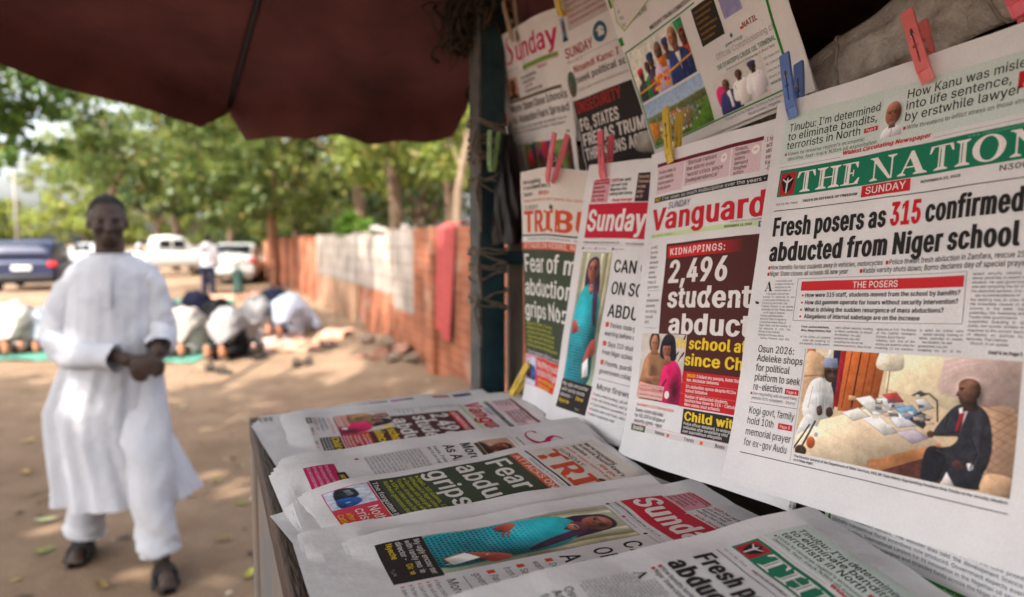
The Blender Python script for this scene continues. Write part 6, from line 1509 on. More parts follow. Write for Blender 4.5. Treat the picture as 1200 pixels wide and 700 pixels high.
    p.line([(0.585, 0.33), (0.65, 0.31), (0.69, 0.36), (0.70, 0.52)], 0.014, (70, 66, 64)); p.poly([(0.57, 0.34), (0.61, 0.29), (0.645, 0.32), (0.61, 0.345)], (82, 80, 80)); p.ell(0.60, 0.335, 0.02, 0.008, (240, 240, 235))
    p.line([(0.455, 0.06), (0.45, 0.34)], 0.010, (150, 120, 90)); p.blob([(0.385, 0.13), (0.41, -0.06), (0.49, -0.06), (0.515, 0.13)], (243, 232, 208))     # lamp
    p.ell(0.09, 0.88, 0.045, 0.055, (178, 92, 50)); p.line([(0.03, 0.99), (0.10, 0.68)], 0.02, (70, 62, 66)); p.line([(0.0, 0.96), (0.07, 0.72)], 0.016, (60, 56, 60))
    p.ell(0.04, 0.97, 0.06, 0.05, (60, 44, 36)); p.ell(0.115, 0.80, 0.02, 0.02, (160, 160, 170))
    p.blob([(0.84, 0.45), (0.90, 0.36), (1.0, 0.40), (1.0, 1.0), (0.93, 0.92)], (176, 142, 116))      # quilted chair
    for i in range(12):
        p.line([(0.88, 0.36 + 0.06 * i), (1.0, 0.42 + 0.07 * i)], 0.006, (138, 106, 86)); p.line([(1.0, 0.36 + 0.06 * i), (0.9, 0.52 + 0.07 * i)], 0.006, (138, 106, 86))
    p.blob([(0.685, 0.62), (0.75, 0.42), (0.80, 0.36), (0.86, 0.36), (0.905, 0.46), (0.92, 0.72), (0.88, 0.92), (0.80, 0.96), (0.72, 0.93), (0.665, 0.82), (0.67, 0.74), (0.76, 0.70), (0.79, 0.62), (0.735, 0.63)], (46, 46, 54))   # dark suit
    p.blob([(0.655, 0.98), (0.66, 0.76), (0.71, 0.72), (0.75, 0.80), (0.72, 1.0)], (36, 36, 44)); p.blob([(0.74, 0.98), (0.78, 0.86), (0.88, 0.84), (0.90, 0.98)], (40, 40, 48))
    p.shade(0.86, 0.55, 0.03, 0.2, 0.35); p.line([(0.885, 0.50), (0.875, 0.80)], 0.006, (28, 28, 36))
    p.poly([(0.785, 0.40), (0.83, 0.36), (0.80, 0.55)], (226, 222, 224)); p.poly([(0.79, 0.44), (0.81, 0.42), (0.80, 0.56), (0.775, 0.60)], (150, 36, 50))
    p.poly([(0.80, 0.33), (0.85, 0.30), (0.86, 0.40), (0.80, 0.42)], (66, 45, 38))
    p.blob([(0.776, 0.20), (0.80, 0.165), (0.835, 0.165), (0.858, 0.20), (0.862, 0.27), (0.845, 0.33), (0.815, 0.365), (0.788, 0.36), (0.780, 0.315), (0.768, 0.29), (0.776, 0.255)], (88, 62, 51))
    p.shade(0.80, 0.24, 0.06, 0.05, 0.45); p.shade(0.825, 0.185, 0.05, 0.03, 0.55); p.shade(0.86, 0.29, 0.03, 0.08, -0.45); p.shade(0.82, 0.35, 0.06, 0.02, -0.35)
    p.ell(0.838, 0.262, 0.013, 0.024, (104, 72, 58)); p.ell(0.839, 0.264, 0.006, 0.012, (58, 38, 32))
    p.line([(0.779, 0.243), (0.797, 0.238)], 0.010, (36, 24, 22)); p.ell(0.789, 0.253, 0.009, 0.006, (28, 20, 20)); p.line([(0.781, 0.322), (0.800, 0.325)], 0.009, (62, 36, 34)); p.line([(0.770, 0.297), (0.781, 0.302)], 0.009, (52, 34, 29))
    p.ell(0.675, 0.63, 0.03, 0.028, (84, 58, 48)); p.ell(0.80, 0.83, 0.04, 0.035, (80, 54, 46)); p.poly([(0.835, 0.81), (0.855, 0.79), (0.865, 0.84), (0.845, 0.86)], (220, 220, 224))
    p.blob([(0.90, 1.0), (0.91, 0.86), (1.0, 0.86), (1.0, 1.0)], (196, 160, 128)); p.poly([(0.74, 1.0), (0.76, 0.90), (0.80, 1.0)], (222, 214, 210))
    for i in range(26):
        x, y = rnd.uniform(0.36, 0.66), rnd.uniform(0.36, 0.62); w_ = rnd.uniform(0.012, 0.05); a = rnd.uniform(-0.3, 0.5)
        if abs(y - 0.5 - 0.2 * (x - 0.5)) < 0.12: p.poly([(x, y), (x + w_, y - w_ * 0.5 * a), (x + w_ * 1.1, y + 0.022), (x + w_ * 0.15, y + 0.03)], rnd.choice([(236, 234, 230), (206, 204, 206), (150, 160, 176), (226, 220, 208), (90, 92, 100), (196, 170, 150)]))
    for i in range(9):
        p.line([(0.36 + 0.012 * i, 0.45 + 0.012 * i), (0.43 + 0.012 * i, 0.42 + 0.012 * i)], 0.004, (170, 166, 164))
    for q in ([(0.72, 0.62), (0.79, 0.58), (0.80, 0.50)], [(0.84, 0.60), (0.87, 0.72), (0.85, 0.84)], [(0.70, 0.74), (0.78, 0.78), (0.86, 0.80)], [(0.745, 0.46), (0.735, 0.55)]):
        p.line(q, 0.008, (24, 24, 30)); p.line([(a + 0.008, b + 0.006) for a, b in q], 0.006, (70, 70, 80))
    for q in ([(0.06, 0.36), (0.05, 0.56)], [(0.13, 0.38), (0.15, 0.6)], [(0.09, 0.46), (0.10, 0.62)]):
        p.line(q, 0.007, (178, 180, 186))
    p.shade(0.5, 0.85, 0.25, 0.08, -0.12); p.shade(0.2, 0.75, 0.2, 0.06, 0.06); p.shade(0.95, 0.2, 0.12, 0.3, -0.12)
    return p.mottle(5, 24)

def photo_portrait():
    p = Paint(44, 76, 20 / 38.0, (206, 214, 210))
    p.blob([(0.05, 1.0), (0.1, 0.80), (0.4, 0.72), (0.65, 0.72), (0.95, 0.82), (1.0, 1.0)], (224, 220, 222))
    p.poly([(0.36, 0.6), (0.66, 0.6), (0.68, 0.78), (0.36, 0.78)], (116, 72, 58))
    p.ell(0.52, 0.42, 0.20, 0.29, (150, 92, 74)); p.ell(0.48, 0.28, 0.15, 0.14, (172, 112, 94)); p.shade(0.8, 0.45, 0.08, 0.2, -0.4)
    p.ell(0.52, 0.665, 0.09, 0.04, (140, 112, 104))
    for x in (0.36, 0.62):
        p.ell(x, 0.40, 0.035, 0.018, (50, 30, 26)); p.line([(x - 0.12, 0.36), (x + 0.12, 0.35)], 0.014, (60, 36, 30))
    p.line([(0.40, 0.57), (0.60, 0.57)], 0.02, (100, 54, 48)); p.ell(0.5, 0.49, 0.04, 0.025, (120, 70, 56))
    p.line([(0.52, 0.78), (0.52, 1)], 0.015, (150, 140, 150))
    return p.mottle(4, 9)

def photo_teal():
    p = Paint(110, 300, 66 / 192.0, (176, 178, 150))
    p.grad((182, 184, 158), (150, 166, 140))
    for x, c in ((0.05, (150, 146, 120)), (0.22, (196, 196, 170)), (0.72, (208, 206, 182)), (0.85, (140, 134, 104)), (0.95, (190, 184, 150))):
        p.poly([(x - 0.05, 0), (x + 0.05, 0), (x + 0.04, 0.6), (x - 0.06, 0.6)], c, 3)
    p.blob([(0.24, 0.30), (0.22, 0.10), (0.40, 0.035), (0.62, 0.05), (0.72, 0.15), (0.80, 0.34), (0.84, 0.56), (0.66, 0.46), (0.5, 0.30)], (58, 38, 58))    # hair
    p.blob([(0.0, 0.62), (0.04, 0.42), (0.16, 0.30), (0.36, 0.245), (0.62, 0.26), (0.82, 0.34), (0.90, 0.50), (0.88, 0.72), (0.84, 1.0), (0.04, 1.0), (0.02, 0.8)], (34, 138, 148))
    m = p.pmask([(0.0, 0.62), (0.04, 0.42), (0.16, 0.30), (0.36, 0.245), (0.62, 0.26), (0.82, 0.34), (0.90, 0.50), (0.88, 0.72), (0.84, 1.0), (0.04, 1.0), (0.02, 0.8)], 2)
    sx = p.x * p.a * 44; sy = p.y * 44
    dots = ((np.mod(sx + 0.5 * (np.floor(sy) % 2), 1) - 0.5) ** 2 + (np.mod(sy, 1) - 0.5) ** 2 < 0.11)
    k = m * dots * np.clip((p.y - 0.40) * 3, 0, 1) * np.clip(1.15 - np.abs(p.x - 0.5) * 0.6, 0, 1)
    p._mix(k * 0.8, (44, 36, 66)); p.shade(0.35, 0.55, 0.12, 0.2, 0.35); p.shade(0.85, 0.7, 0.06, 0.3, -0.35); p.shade(0.5, 0.98, 0.3, 0.12, 0.25)
    p.blob([(0.60, 0.22), (0.74, 0.30), (0.84, 0.55), (0.72, 0.52), (0.60, 0.36)], (62, 40, 66))
    p.poly([(0.40, 0.20), (0.58, 0.20), (0.62, 0.28), (0.50, 0.33), (0.36, 0.26)], (112, 60, 72)); p.ell(0.49, 0.275, 0.03, 0.03, (196, 132, 100)); p.ell(0.50, 0.262, 0.02, 0.008, (40, 110, 110))
    p.ell(0.47, 0.135, 0.068, 0.082, (150, 92, 76)); p.shade(0.56, 0.14, 0.03, 0.07, -0.4); p.ell(0.42, 0.10, 0.03, 0.025, (176, 116, 96))
    for x in (0.36, 0.54):
        p.ell(x, 0.125, 0.014, 0.007, (40, 24, 30)); p.line([(x - 0.07, 0.110), (x + 0.07, 0.108)], 0.006, (50, 30, 34))
    p.ell(0.46, 0.178, 0.024, 0.009, (150, 50, 58)); p.ell(0.45, 0.15, 0.014, 0.01, (122, 70, 60))
    p.blob([(0.02, 0.56), (0.10, 0.53), (0.22, 0.58), (0.20, 0.63), (0.06, 0.64)], (176, 84, 72)); p.line([(0.20, 0.58), (0.34, 0.60)], 0.010, (186, 92, 78)); p.line([(0.20, 0.60), (0.33, 0.63)], 0.010, (170, 80, 70))
    p.blob([(0.60, 0.84), (0.74, 0.70), (0.90, 0.66), (0.95, 0.76), (0.78, 0.80)], (178, 86, 74)); p.poly([(0.58, 0.86), (0.76, 0.80), (0.84, 0.94), (0.64, 0.97)], (222, 222, 218)); p.line([(0.58, 0.86), (0.64, 0.97), (0.84, 0.94)], 0.01, (110, 96, 60))
    return p.mottle(6, 12)

def photo_two_women():
    p = Paint(96, 100, 83 / 84.0, (206, 196, 188))
    p.blob([(0.06, 1.0), (0.08, 0.45), (0.22, 0.28), (0.42, 0.28), (0.60, 0.42), (0.62, 1.0)], (150, 108, 78)); p.shade(0.3, 0.55, 0.10, 0.15, -0.3); p.shade(0.16, 0.5, 0.06, 0.2, 0.2)
    p.ell(0.30, 0.13, 0.12, 0.17, (52, 34, 30)); p.ell(0.30, 0.15, 0.085, 0.13, (164, 112, 86))
    p.poly([(0.24, 0.24), (0.37, 0.24), (0.40, 0.32), (0.22, 0.32)], (140, 94, 70)); p.line([(0.08, 0.68), (0.45, 0.66)], 0.06, (164, 114, 84)); p.line([(0.06, 0.72), (0.3, 0.74)], 0.05, (136, 94, 68))
    p.blob([(0.50, 1.0), (0.52, 0.60), (0.60, 0.42), (0.74, 0.36), (0.94, 0.50), (1.0, 0.72), (1.0, 1.0)], (204, 30, 96)); p.shade(0.86, 0.8, 0.1, 0.2, -0.5)
    p.blob([(0.46, 0.34), (0.48, 0.10), (0.60, 0.0), (0.74, 0.04), (0.80, 0.22), (0.78, 0.38)], (34, 30, 40)); p.ell(0.60, 0.23, 0.09, 0.13, (146, 94, 72)); p.poly([(0.55, 0.32), (0.68, 0.32), (0.72, 0.42), (0.58, 0.46)], (150, 98, 76))
    p.poly([(0.48, 0.13), (0.62, 0.06), (0.72, 0.16), (0.5, 0.18)], (30, 26, 36))
    p.poly([(0.04, 0.74), (0.62, 0.80), (0.62, 0.98), (0.02, 0.94)], (196, 132, 118))
    for x, y in ((0.27, 0.14), (0.34, 0.14), (0.57, 0.22), (0.65, 0.22)):
        p.ell(x, y, 0.016, 0.010, (40, 26, 26))
    return p.mottle(6, 10)

def photo_face(skin=(128, 82, 60), cap=(206, 150, 90), bgc=(224, 206, 180), cloth=(200, 170, 120), w=36):
    p = Paint(w, w, 1.0, bgc)
    person_bits(p, 0.5, 0.70, 0.56, skin, cloth, cap=cap)
    return p.mottle(6, 6)

def photo_ceremony():
    p = Paint(130, 84, 137 / 74.0, (222, 220, 212))
    p.mottle(10, 8)
    p.poly([(0.86, 0), (1, 0), (1, 0.34), (0.9, 0.3)], (40, 128, 84)); p.blob([(0.9, 0.2), (1, 0.2), (1, 0.6), (0.92, 0.55)], (150, 66, 40))
    for cx, cy, k, sk, cl, cap in ((0.12, 0.62, 0.20, (92, 58, 44), (60, 60, 66), (196, 40, 56)), (0.27, 0.56, 0.21, (84, 54, 42), (36, 116, 60), None), (0.36, 0.48, 0.22, (84, 56, 44), (70, 66, 92), (44, 52, 110)), (0.66, 0.38, 0.20, (90, 60, 46), (66, 60, 70), (46, 56, 120)), (0.95, 0.42, 0.22, (92, 60, 48), (186, 70, 40), None)):
        person_bits(p, cx, cy, k, sk, cl, cap=cap)
    person_bits(p, 0.52, 0.44, 0.30, (104, 74, 58), (188, 168, 190), hair=(110, 100, 96)); person_bits(p, 0.80, 0.40, 0.34, (150, 104, 76), (40, 56, 108), hair=(150, 120, 96), shirt=(226, 224, 226))
    p.poly([(0.46, 0.42), (0.62, 0.40), (0.58, 0.62), (0.50, 0.60)], (196, 110, 40))
    for i in range(26):
        a = rnd.uniform(0.26, 0.56); b = rnd.uniform(0.68, 0.92)
        p.ell(a, b, 0.04, 0.04, rnd.choice([(216, 60, 36), (234, 150, 40), (228, 90, 40), (240, 196, 60), (196, 40, 60)]))
    p.line([(0.0, 0.82), (0.45, 0.76), (1.0, 0.66)], 0.035, (226, 160, 40))
    return p.mottle(7, 12)

def photo_aerial():
    p = Paint(130, 64, 138 / 66.0, (96, 124, 60))
    p.grad((150, 178, 214), (226, 230, 232), region=np.clip((0.34 - p.y) * 40, 0, 1)); p.mottle(9, 10, np.clip((p.y - 0.34) * 20, 0, 1))
    p.poly([(0, 0.34), (1, 0.30), (1, 0.46), (0, 0.5)], (104, 112, 70)); p.poly([(0.1, 0.55), (0.45, 0.42), (0.8, 0.52), (0.55, 0.9), (0.2, 0.95)], (158, 130, 84))
    for i in range(90):
        x, y = rnd.uniform(0.08, 0.82), rnd.uniform(0.42, 0.92); w = rnd.uniform(0.01, 0.04)
        p.poly([(x, y), (x + w, y - 0.02), (x + w * 1.2, y + 0.03), (x + 0.2 * w, y + 0.05)], rnd.choice([(214, 214, 210), (70, 160, 176), (236, 236, 232), (150, 120, 90), (60, 70, 60), (196, 80, 50), (110, 120, 120)]))
    p.blob([(0.8, 0.75), (1, 0.55), (1, 1), (0.6, 1)], (86, 130, 40)); p.poly([(0.0, 0.45), (0.16, 0.5), (0.12, 0.8), (0, 0.9)], (206, 130, 50))
    return p.mottle(8, 20)

def photo_three_men():
    p = Paint(80, 60, 66 / 50.0, (212, 206, 206))
    p.blob([(0.0, 0.45), (0.10, 0.25), (0.24, 0.4), (0.2, 0.95), (0.06, 0.9)], (206, 50, 110)); p.mottle(5, 6)
    person_bits(p, 0.26, 0.40, 0.24, (104, 72, 56), (56, 58, 110), hair=(104, 72, 56), shirt=(226, 224, 230)); p.poly([(0.15, 0.6), (0.38, 0.6), (0.40, 1.0), (0.16, 1.0)], (52, 54, 104)); p.poly([(0.25, 0.45), (0.31, 0.45), (0.32, 0.9), (0.26, 0.9)], (224, 222, 228))
    person_bits(p, 0.54, 0.28, 0.20, (92, 62, 50), (224, 220, 220), hair=(52, 46, 44)); p.poly([(0.44, 0.4), (0.66, 0.4), (0.66, 0.95), (0.44, 0.95)], (222, 216, 216))
    person_bits(p, 0.80, 0.26, 0.20, (76, 52, 44), (222, 218, 226), cap=(56, 54, 92)); p.poly([(0.70, 0.4), (0.94, 0.4), (0.95, 0.9), (0.74, 0.95)], (222, 216, 224))
    return p

def photo_convoy():
    p = Paint(60, 44, 1.25, (196, 206, 220)); p.mottle(10, 6)
    p.blob([(0.02, 0.75), (0.08, 0.4), (0.3, 0.3), (0.55, 0.35), (0.6, 0.8)], (44, 48, 54)); p.blob([(0.5, 0.8), (0.55, 0.4), (0.8, 0.3), (0.98, 0.5), (0.98, 0.8)], (46, 84, 150))
    p.poly([(0.14, 0.45), (0.4, 0.38), (0.44, 0.52), (0.12, 0.58)], (110, 120, 130)); p.ell(0.75, 0.6, 0.05, 0.06, (120, 160, 210))
    return p.mottle(8, 9)

def photo_colourful(seed=1):
    r = random.Random(seed)
    p = Paint(96, 40, 2.4, (96, 130, 70)); p.grad((110, 140, 70), (60, 96, 48)); p.mottle(10, 6)
    for i in range(16):
        cx = r.uniform(0.0, 1); k = r.uniform(0.22, 0.34)
        person_bits(p, cx, r.uniform(0.35, 0.6), k, (96, 62, 48), r.choice([(200, 40, 80), (60, 160, 170), (90, 50, 130), (220, 210, 220), (180, 60, 140), (40, 70, 140), (190, 30, 50)]), cap=r.choice([None, (70, 50, 120), (190, 50, 70)]))
    return p.mottle(8, 9)
# ------------------------------------------------------------------ front pages (page millimetres)
OFFICE, PORTRAIT, TEAL, TWO = photo_office(), photo_portrait(), photo_teal(), photo_two_women()
GREEN = C(24, 116, 86)

def page_nation(s):
    M = 'masthead'
    s.rect(13, 15.5, 117, 68, C(198, 211, 204)); s.rect(117.6, 15.5, 257, 68, C(200, 212, 206))
    for t, x1, y in (("Tinubu: I'm determined", 116, 34.5), ("to eliminate bandits,", 114, 44), ("terrorists in North", 98, 53.5)):
        s.text(t, 18.5, y, x1, 8.0, 1, part='headline')
    s.rect(101, 48.6, 115, 53.2, RED, 1); s.text('Page 8', 103, 52.2, 113, 2.8, 0, WHITE)
    s.rect(17.5, 57.4, 19.6, 60.2, RED, 1)
    s.text("Vows to reverse region's economic", 20.5, 60.5, 103, 3.7, 1, GREY, part='standfirst'); s.text("decline, fast-track N3trn oil exploitation", 21.5, 66, 116, 3.7, 1, GREY, part='standfirst')
    s.photo(PORTRAIT, 118.5, 25, 138, 63, slope=-0.03)
    for t, x1, y in (("How Kanu was misled", 240, 30), ("into life sentence,", 225, 40.5), ("by erstwhile lawyer", 232, 51)):
        s.text(t, 139.5, y, x1, 8.2, 1, part='headline')
    s.rect(229, 33, 234.5, 47, RED, 1); s.text('Page 8', 232.7, 46, None, 2.8, 0, WHITE, lay=3)
    s.rect(139.5, 56, 142, 59, RED, 1); s.text("Wife threatens to inflict stress on those stressing her", 142.8, 59.3, 256, 3.9, 1, GREY, part='standfirst')
    s.text("Widest Circulating Newspaper", 82, 70.8, 165, 4.0, 3, RED, part='standfirst', shear=0.12)
    s.rect(13, 72.0, 80, 72.3, GREY, 1); s.rect(167, 72.0, 256, 72.3, GREY, 1)
    s.rect(15, 75.4, 256, 104, GREEN, 0, M)
    s.text("www.thenationonlineng.net", 196, 78.6, 252, 2.3, 0, C(120, 190, 165), part=M, track=0.1)
    s.rect(17, 79.0, 34, 102.5, C(170, 34, 44), 1, M)
    s.polys([[(0.08, 0.62), (0.5, 0.92), (0.92, 0.62), (0.74, 0.2), (0.5, 0.06), (0.26, 0.2)]], 17.3, 102.5, 16.4, 23.5, C(28, 26, 28), 2, M)
    s.polys([[(0.44, 0.1), (0.5, 0.06), (0.54, 0.1), (0.56, 0.62), (0.5, 0.8), (0.44, 0.62)], [(0.2, 0.66), (0.46, 0.5), (0.46, 0.6), (0.16, 0.74)], [(0.8, 0.66), (0.54, 0.5), (0.54, 0.6), (0.84, 0.74)]], 17.3, 102.5, 16.4, 23.5, C(206, 206, 204), 4, M)
    s.serif_text("THE NATION", 36, 101.5, 255, 21.5, WHITE, 2, M, inline=GREEN)
    s.text("Vol 14, No. 7060", 15.5, 113, 40, 2.2, 1, C(70, 66, 66)); s.text("TRUTH IN DEFENCE OF FREEDOM", 45, 112.3, 102.5, 2.4, 3)
    s.rect(106, 104.6, 151.5, 115.4, RED, 1, M); s.serif_text("", 0, 0, 1, 1, WHITE) if 0 else s.text("SUNDAY", 110, 113, 148, 6.6, 1, WHITE, lay=3, part=M)
    s.text("NOVEMBER 23, 2025", 160, 110.4, 193, 2.4, 2); s.text("N300.00", 221, 110.8, 254, 4.6, 1)
    s.rect(14, 118.2, 256, 119, BLACK, 1)
    H = 'headline'
    s.text("Fresh posers as", 16, 144.8, 134, 18.5, 4, part=H); s.text("315", 137, 144.6, 164, 20, 4, C(196, 26, 40), part=H); s.text("confirmed", 167, 144.3, 242, 18.5, 4, part=H)
    s.text("abducted from", 16, 170.6, 138.5, 18.5, 4, part=H); s.text("Niger school", 142, 170.6, 241, 18.5, 4, part=H)
    for t, x, x1, y in (("How bandits ferried students away in vehicles, motorcycles", 19, 135, 179.8), ("Police thwart fresh abduction in Zamfara, rescue 25", 140.5, 245, 179.8), ("Niger State closes all schools till new year", 19, 103, 186.3), ("Kebbi varsity shuts down; Borno declares day of special prayer", 117, 247, 186.3)):
        s.rect(x - 3, y - 3.6, x - 0.7, y - 0.2, RED, 1); s.text(t, x, y, x1, 4.6, 1, C(62, 58, 58), part='standfirst')
    s.frame(51, 189.3, 206.5, 230.6, 0.35, GREY); s.rect(55.5, 192.3, 204.8, 201.4, C(196, 40, 46), 1); s.text("THE POSERS", 109, 199.6, 151, 5.6, 1, WHITE, lay=3)
    for t, x, x1, y in (("How were 315 staff, students moved from the school by bandits?", 61, 203, 207.6), ("How did gunmen operate for hours without security intervention?", 61.5, 202, 214.6), ("What is driving the sudden resurgence of mass abductions?", 62, 191, 221.5), ("Allegations of internal sabotage are on the increase", 62.5, 172, 228)):
        s.text(t, x, y, x1, 3.9, 2); s.polys([[(cos(a), sin(a)) for a in np.linspace(0, 6.28, 9)[:-1]]], 58.4, y - 1.6, 0.95, 1.1, RED, 1)
    s.serif_text("A", 15.5, 202, 25, 10, BLACK, 1, 'article_text')
    s.body(27, 190.5, 50, 202, 3.2, 1.9, C(60, 57, 57), WORDS, 1, indent=False); s.body(14.5, 203.5, 50, 252, 3.2, 1.9, C(60, 57, 57), WORDS, 1)
    s.text("From Justina Asishana,", 61, 237, 91, 2.0, 2); s.text("Minna, Gbenga Omokhunu, Abuja", 61, 240.4, 93, 2.0, 2)
    for i, (x0, x1) in enumerate(((61, 93), (97, 132), (135.5, 170), (173, 208))):
        s.body(x0, 244.5 if i == 0 else 235, x1, 253, 3.2, 1.95, C(60, 57, 57), WORDS, 4 + i)
    s.body(211, 190.5, 248, 248, 3.35, 2.05, C(60, 57, 57), WORDS, 19); s.text("Cont'd on Page 5", 227, 252.6, 249, 2.6, 3)
    for t, x1, y in (("Osun 2026:", 57, 263.5), ("Adeleke shops", 67, 272.6), ("for political", 54.5, 282.2), ("platform to seek", 67, 291.8), ("re-election", 50, 301)):
        s.text(t, 16.5, y, x1, 6.9, 1, part=H)
    s.rect(52.5, 296.4, 66.8, 301.6, RED, 1); s.text("Page 6", 54.3, 300.4, 65, 2.8, 0, WHITE, lay=3)
    s.rect(14.5, 303.6, 16.3, 306, RED, 1); s.text("Gov negotiating with Accord Party,", 17, 306, 67, 2.9, 0, GREY); s.text("process 85% completed - Source", 16.5, 310.4, 65, 2.9, 0, GREY)
    s.rect(15.5, 313.4, 67.5, 313.8, BLACK, 1)
    for t, x1, y in (("Kogi govt, family", 66.5, 324.6), ("hold 10th", 46, 335), ("memorial prayer", 66, 345.8), ("for ex-gov Audu", 63.5, 356.2)):
        s.text(t, 15.5, y, x1, 7.0, 0, part=H)
    s.rect(50.5, 329.4, 65.5, 335, RED, 1); s.text("Page 8", 52.6, 333.6, 63.5, 2.9, 0, WHITE, lay=3)
    s.rect(68.0, 256, 68.3, 361.5, GREY, 1)
    s.photo(OFFICE, 70, 256.4, 249.5, 353)
    s.text("The Director General of the Department of State Services, DSS, Mr Tosin Adeola Ajayi briefing President Bola Tinubu on the security situation", 71.5, 357.2, 249, 2.2, 2)
    s.text("on Friday night.", 71.5, 360.6, 92, 2.2, 2); s.rect(13, 363.2, 250, 363.9, BLACK, 1)

def page_vanguard(s):
    H, M = 'headline', 'masthead'
    MAR, PINK = C(104, 28, 42), C(214, 186, 192)
    s.rect(14, 15.6, 187, 20.2, MAR, 1); s.rect(15, 21, 64.5, 56, PINK); s.rect(66.5, 21, 142, 53, PINK); s.rect(144.5, 21, 184.5, 54, PINK); s.rect(188.5, 16, 252, 58, C(222, 206, 210))
    s.lines(("Tinubu vows to", "crush bandits,", "restore peace", "in the North"), 17, 30, 7, 4.6, 1, C(70, 50, 56), sx=0.72)
    for t, x1, y in (("'Benue raises", 120, 27), ("the alarm over", 118, 34.5), ("'worst crisis since", 132, 42), ("Independence'", 126, 49.5)):
        s.text(t, 70, y, x1, 5.3, 1, C(48, 36, 40))
    for x, y in ((132, 29.5), (177, 28.5)):
        s.polys([[(cos(a), sin(a)) for a in np.linspace(0, 6.28, 19)[:-1]]], x, y, 5.4, 5.4, C(232, 226, 226), 1); s.text("P.8", x - 2.6, y + 1.2, x + 2.6, 2.6, 1, RED, lay=4)
    for i, t in enumerate(("Gowon,", "northern", "elders", "demand", "tougher", "action")):
        s.text(t, 149, 25.6 + 5.5 * i, None, 4.2, 1, C(48, 36, 40), sx=0.85)
    for i, t in enumerate(("I have", "activated", "strategy to", "secure", "Kanu", "-Governor")):
        s.text(t, 191.5, 23 + 6.4 * i, None, 4.6, 1, C(48, 36, 40), sx=0.9)
    s.rect(13, 60, 252, 67, C(42, 42, 44), 1); s.text("2027:", 15, 65.5, 27, 4, 2, YELLOW, lay=3); s.text("I've seen so much indiscipline over the years - Sen. Bamidele", 29, 65.3, 248, 4.2, 1, C(206, 204, 204), lay=3)
    s.text("Vanguard", 14, 103.5, 199, 27, 3, C(192, 30, 44), part=M); s.text("SUNDAY", 43, 78.5, 83, 8.4, 0, C(76, 54, 110), lay=4, part=M, shear=0.1)
    s.rect(13, 108.6, 187, 114, C(194, 214, 160), 0, M); s.text("NOVEMBER 23, 2025", 142, 112.8, 180, 2.5, 2); s.text("Vol. 52 No. 64882", 16, 112.4, 56, 2.2, 0, GREY); s.rect(188, 109.6, 204.5, 116, C(84, 56, 112), 1, M); s.text("N300", 190.3, 114.6, 202.5, 3.6, 2, WHITE, lay=3, part=M)
    s.text("ONLINE: www.vanguardngr.com", 150, 107.6, 200, 1.9, 0, GREY)
    BR = C(78, 36, 34)
    s.rect(46.5, 123.5, 252, 319, BR, 0); s.rect(50, 127, 112, 141.5, C(206, 28, 36), 1); s.rect(112, 127, 172, 141.5, C(206, 28, 36), 1, col2=BR); s.text("KIDNAPPINGS:", 54, 138, 146, 8.0, 2, WHITE, lay=3, part=H, track=0.08)
    s.text("2,496", 54.5, 172.5, 155, 27, 3, WHITE, part=H); s.text("students", 59, 203, 208, 24, 3, WHITE, part=H); s.text("abducted", 65, 234.5, 236, 23, 3, WHITE, part=H)
    s.text("in school attacks", 82, 252, 237, 13, 3, YELLOW, part=H); s.text("since Chibok", 99, 271, 229, 13, 3, YELLOW, part=H)
    s.rect(97, 278.5, 252, 319.5, C(196, 32, 40), 1)
    for t, y, c in (("I failed my people, Kebbi State", 284.5, WHITE), ("Sen. Abubakar laments", 289.5, WHITE), ("It's abduction spree despite N12bn", 297, WHITE), ("School Initiative", 302, WHITE), ("Number of abducted students,", 308.5, WHITE), ("teachers has risen to 315 - Catholic", 313, WHITE), ("More states shut schools", 317.6, WHITE)):
        s.text(t, 106 if y != 284.5 else 122, y, None, 3.4, 2, c, lay=3, sx=0.86)
    s.text("INSIDE:", 106, 284.5, None, 3.4, 2, YELLOW, lay=3, sx=0.8)
    s.rect(97, 291.6, 252, 292, C(226, 120, 110), 2); s.rect(97, 304, 252, 304.4, C(226, 120, 110), 2)
    s.rect(105, 321.2, 252, 350, C(46, 44, 44), 0); s.text("Child witches", 108, 334, 214, 9.8, 3, YELLOW, lay=2, part=H)
    s.lines(("Police officer detained, to undergo", "evaluation after brutalising child", "over superstitious allegation"), 108, 339.2, 4.3, 3.2, 2, C(206, 204, 200), sx=0.88)
    for i, t in enumerate(("on NEC", "Summit,", "Tinubu", "demands", "equity in", "global", "financial", "trade, AI", "governance")):
        s.text(t, 15, 127.5 + 6.4 * i, None, 3.6, 0, C(90, 86, 90), sx=0.82)
    s.rect(16, 181.5, 42, 181.9, GREY, 1)
    for i, t in enumerate(("All", "revolutionary", "elements", "are moving", "towards", "APC")):
        s.text(t, 17, 189 + 7 * i, None, 4.0, 0, C(90, 86, 90), sx=0.75)
    s.rect(18, 229, 42, 229.4, GREY, 1)
    s.photo(TWO, 15, 236, 98, 319)
    s.rect(16, 300, 66, 304, C(226, 190, 184), 3); s.rect(15, 306.5, 66, 317, C(222, 180, 174), 3)
    for i in range(3): s.text("I married for love, not fame", 18, 303.2 + 5.4 * i, 64, 2.6, 1, C(178, 60, 70), lay=5)
    s.polys([[(cos(a), sin(a)) for a in np.linspace(0, 6.28, 19)[:-1]]], 74, 309, 4.6, 4.6, C(232, 226, 226), 4)
    s.text("ANAMBRA ELECTION SHOCKER", 17, 328, 90, 3.2, 1, ORANGE)
    s.lines(("Some voters sold votes", "for N5,000 in full glare of", "security agents - report"), 16, 335.5, 6.6, 4.6, 1, C(56, 53, 54), sx=0.78)
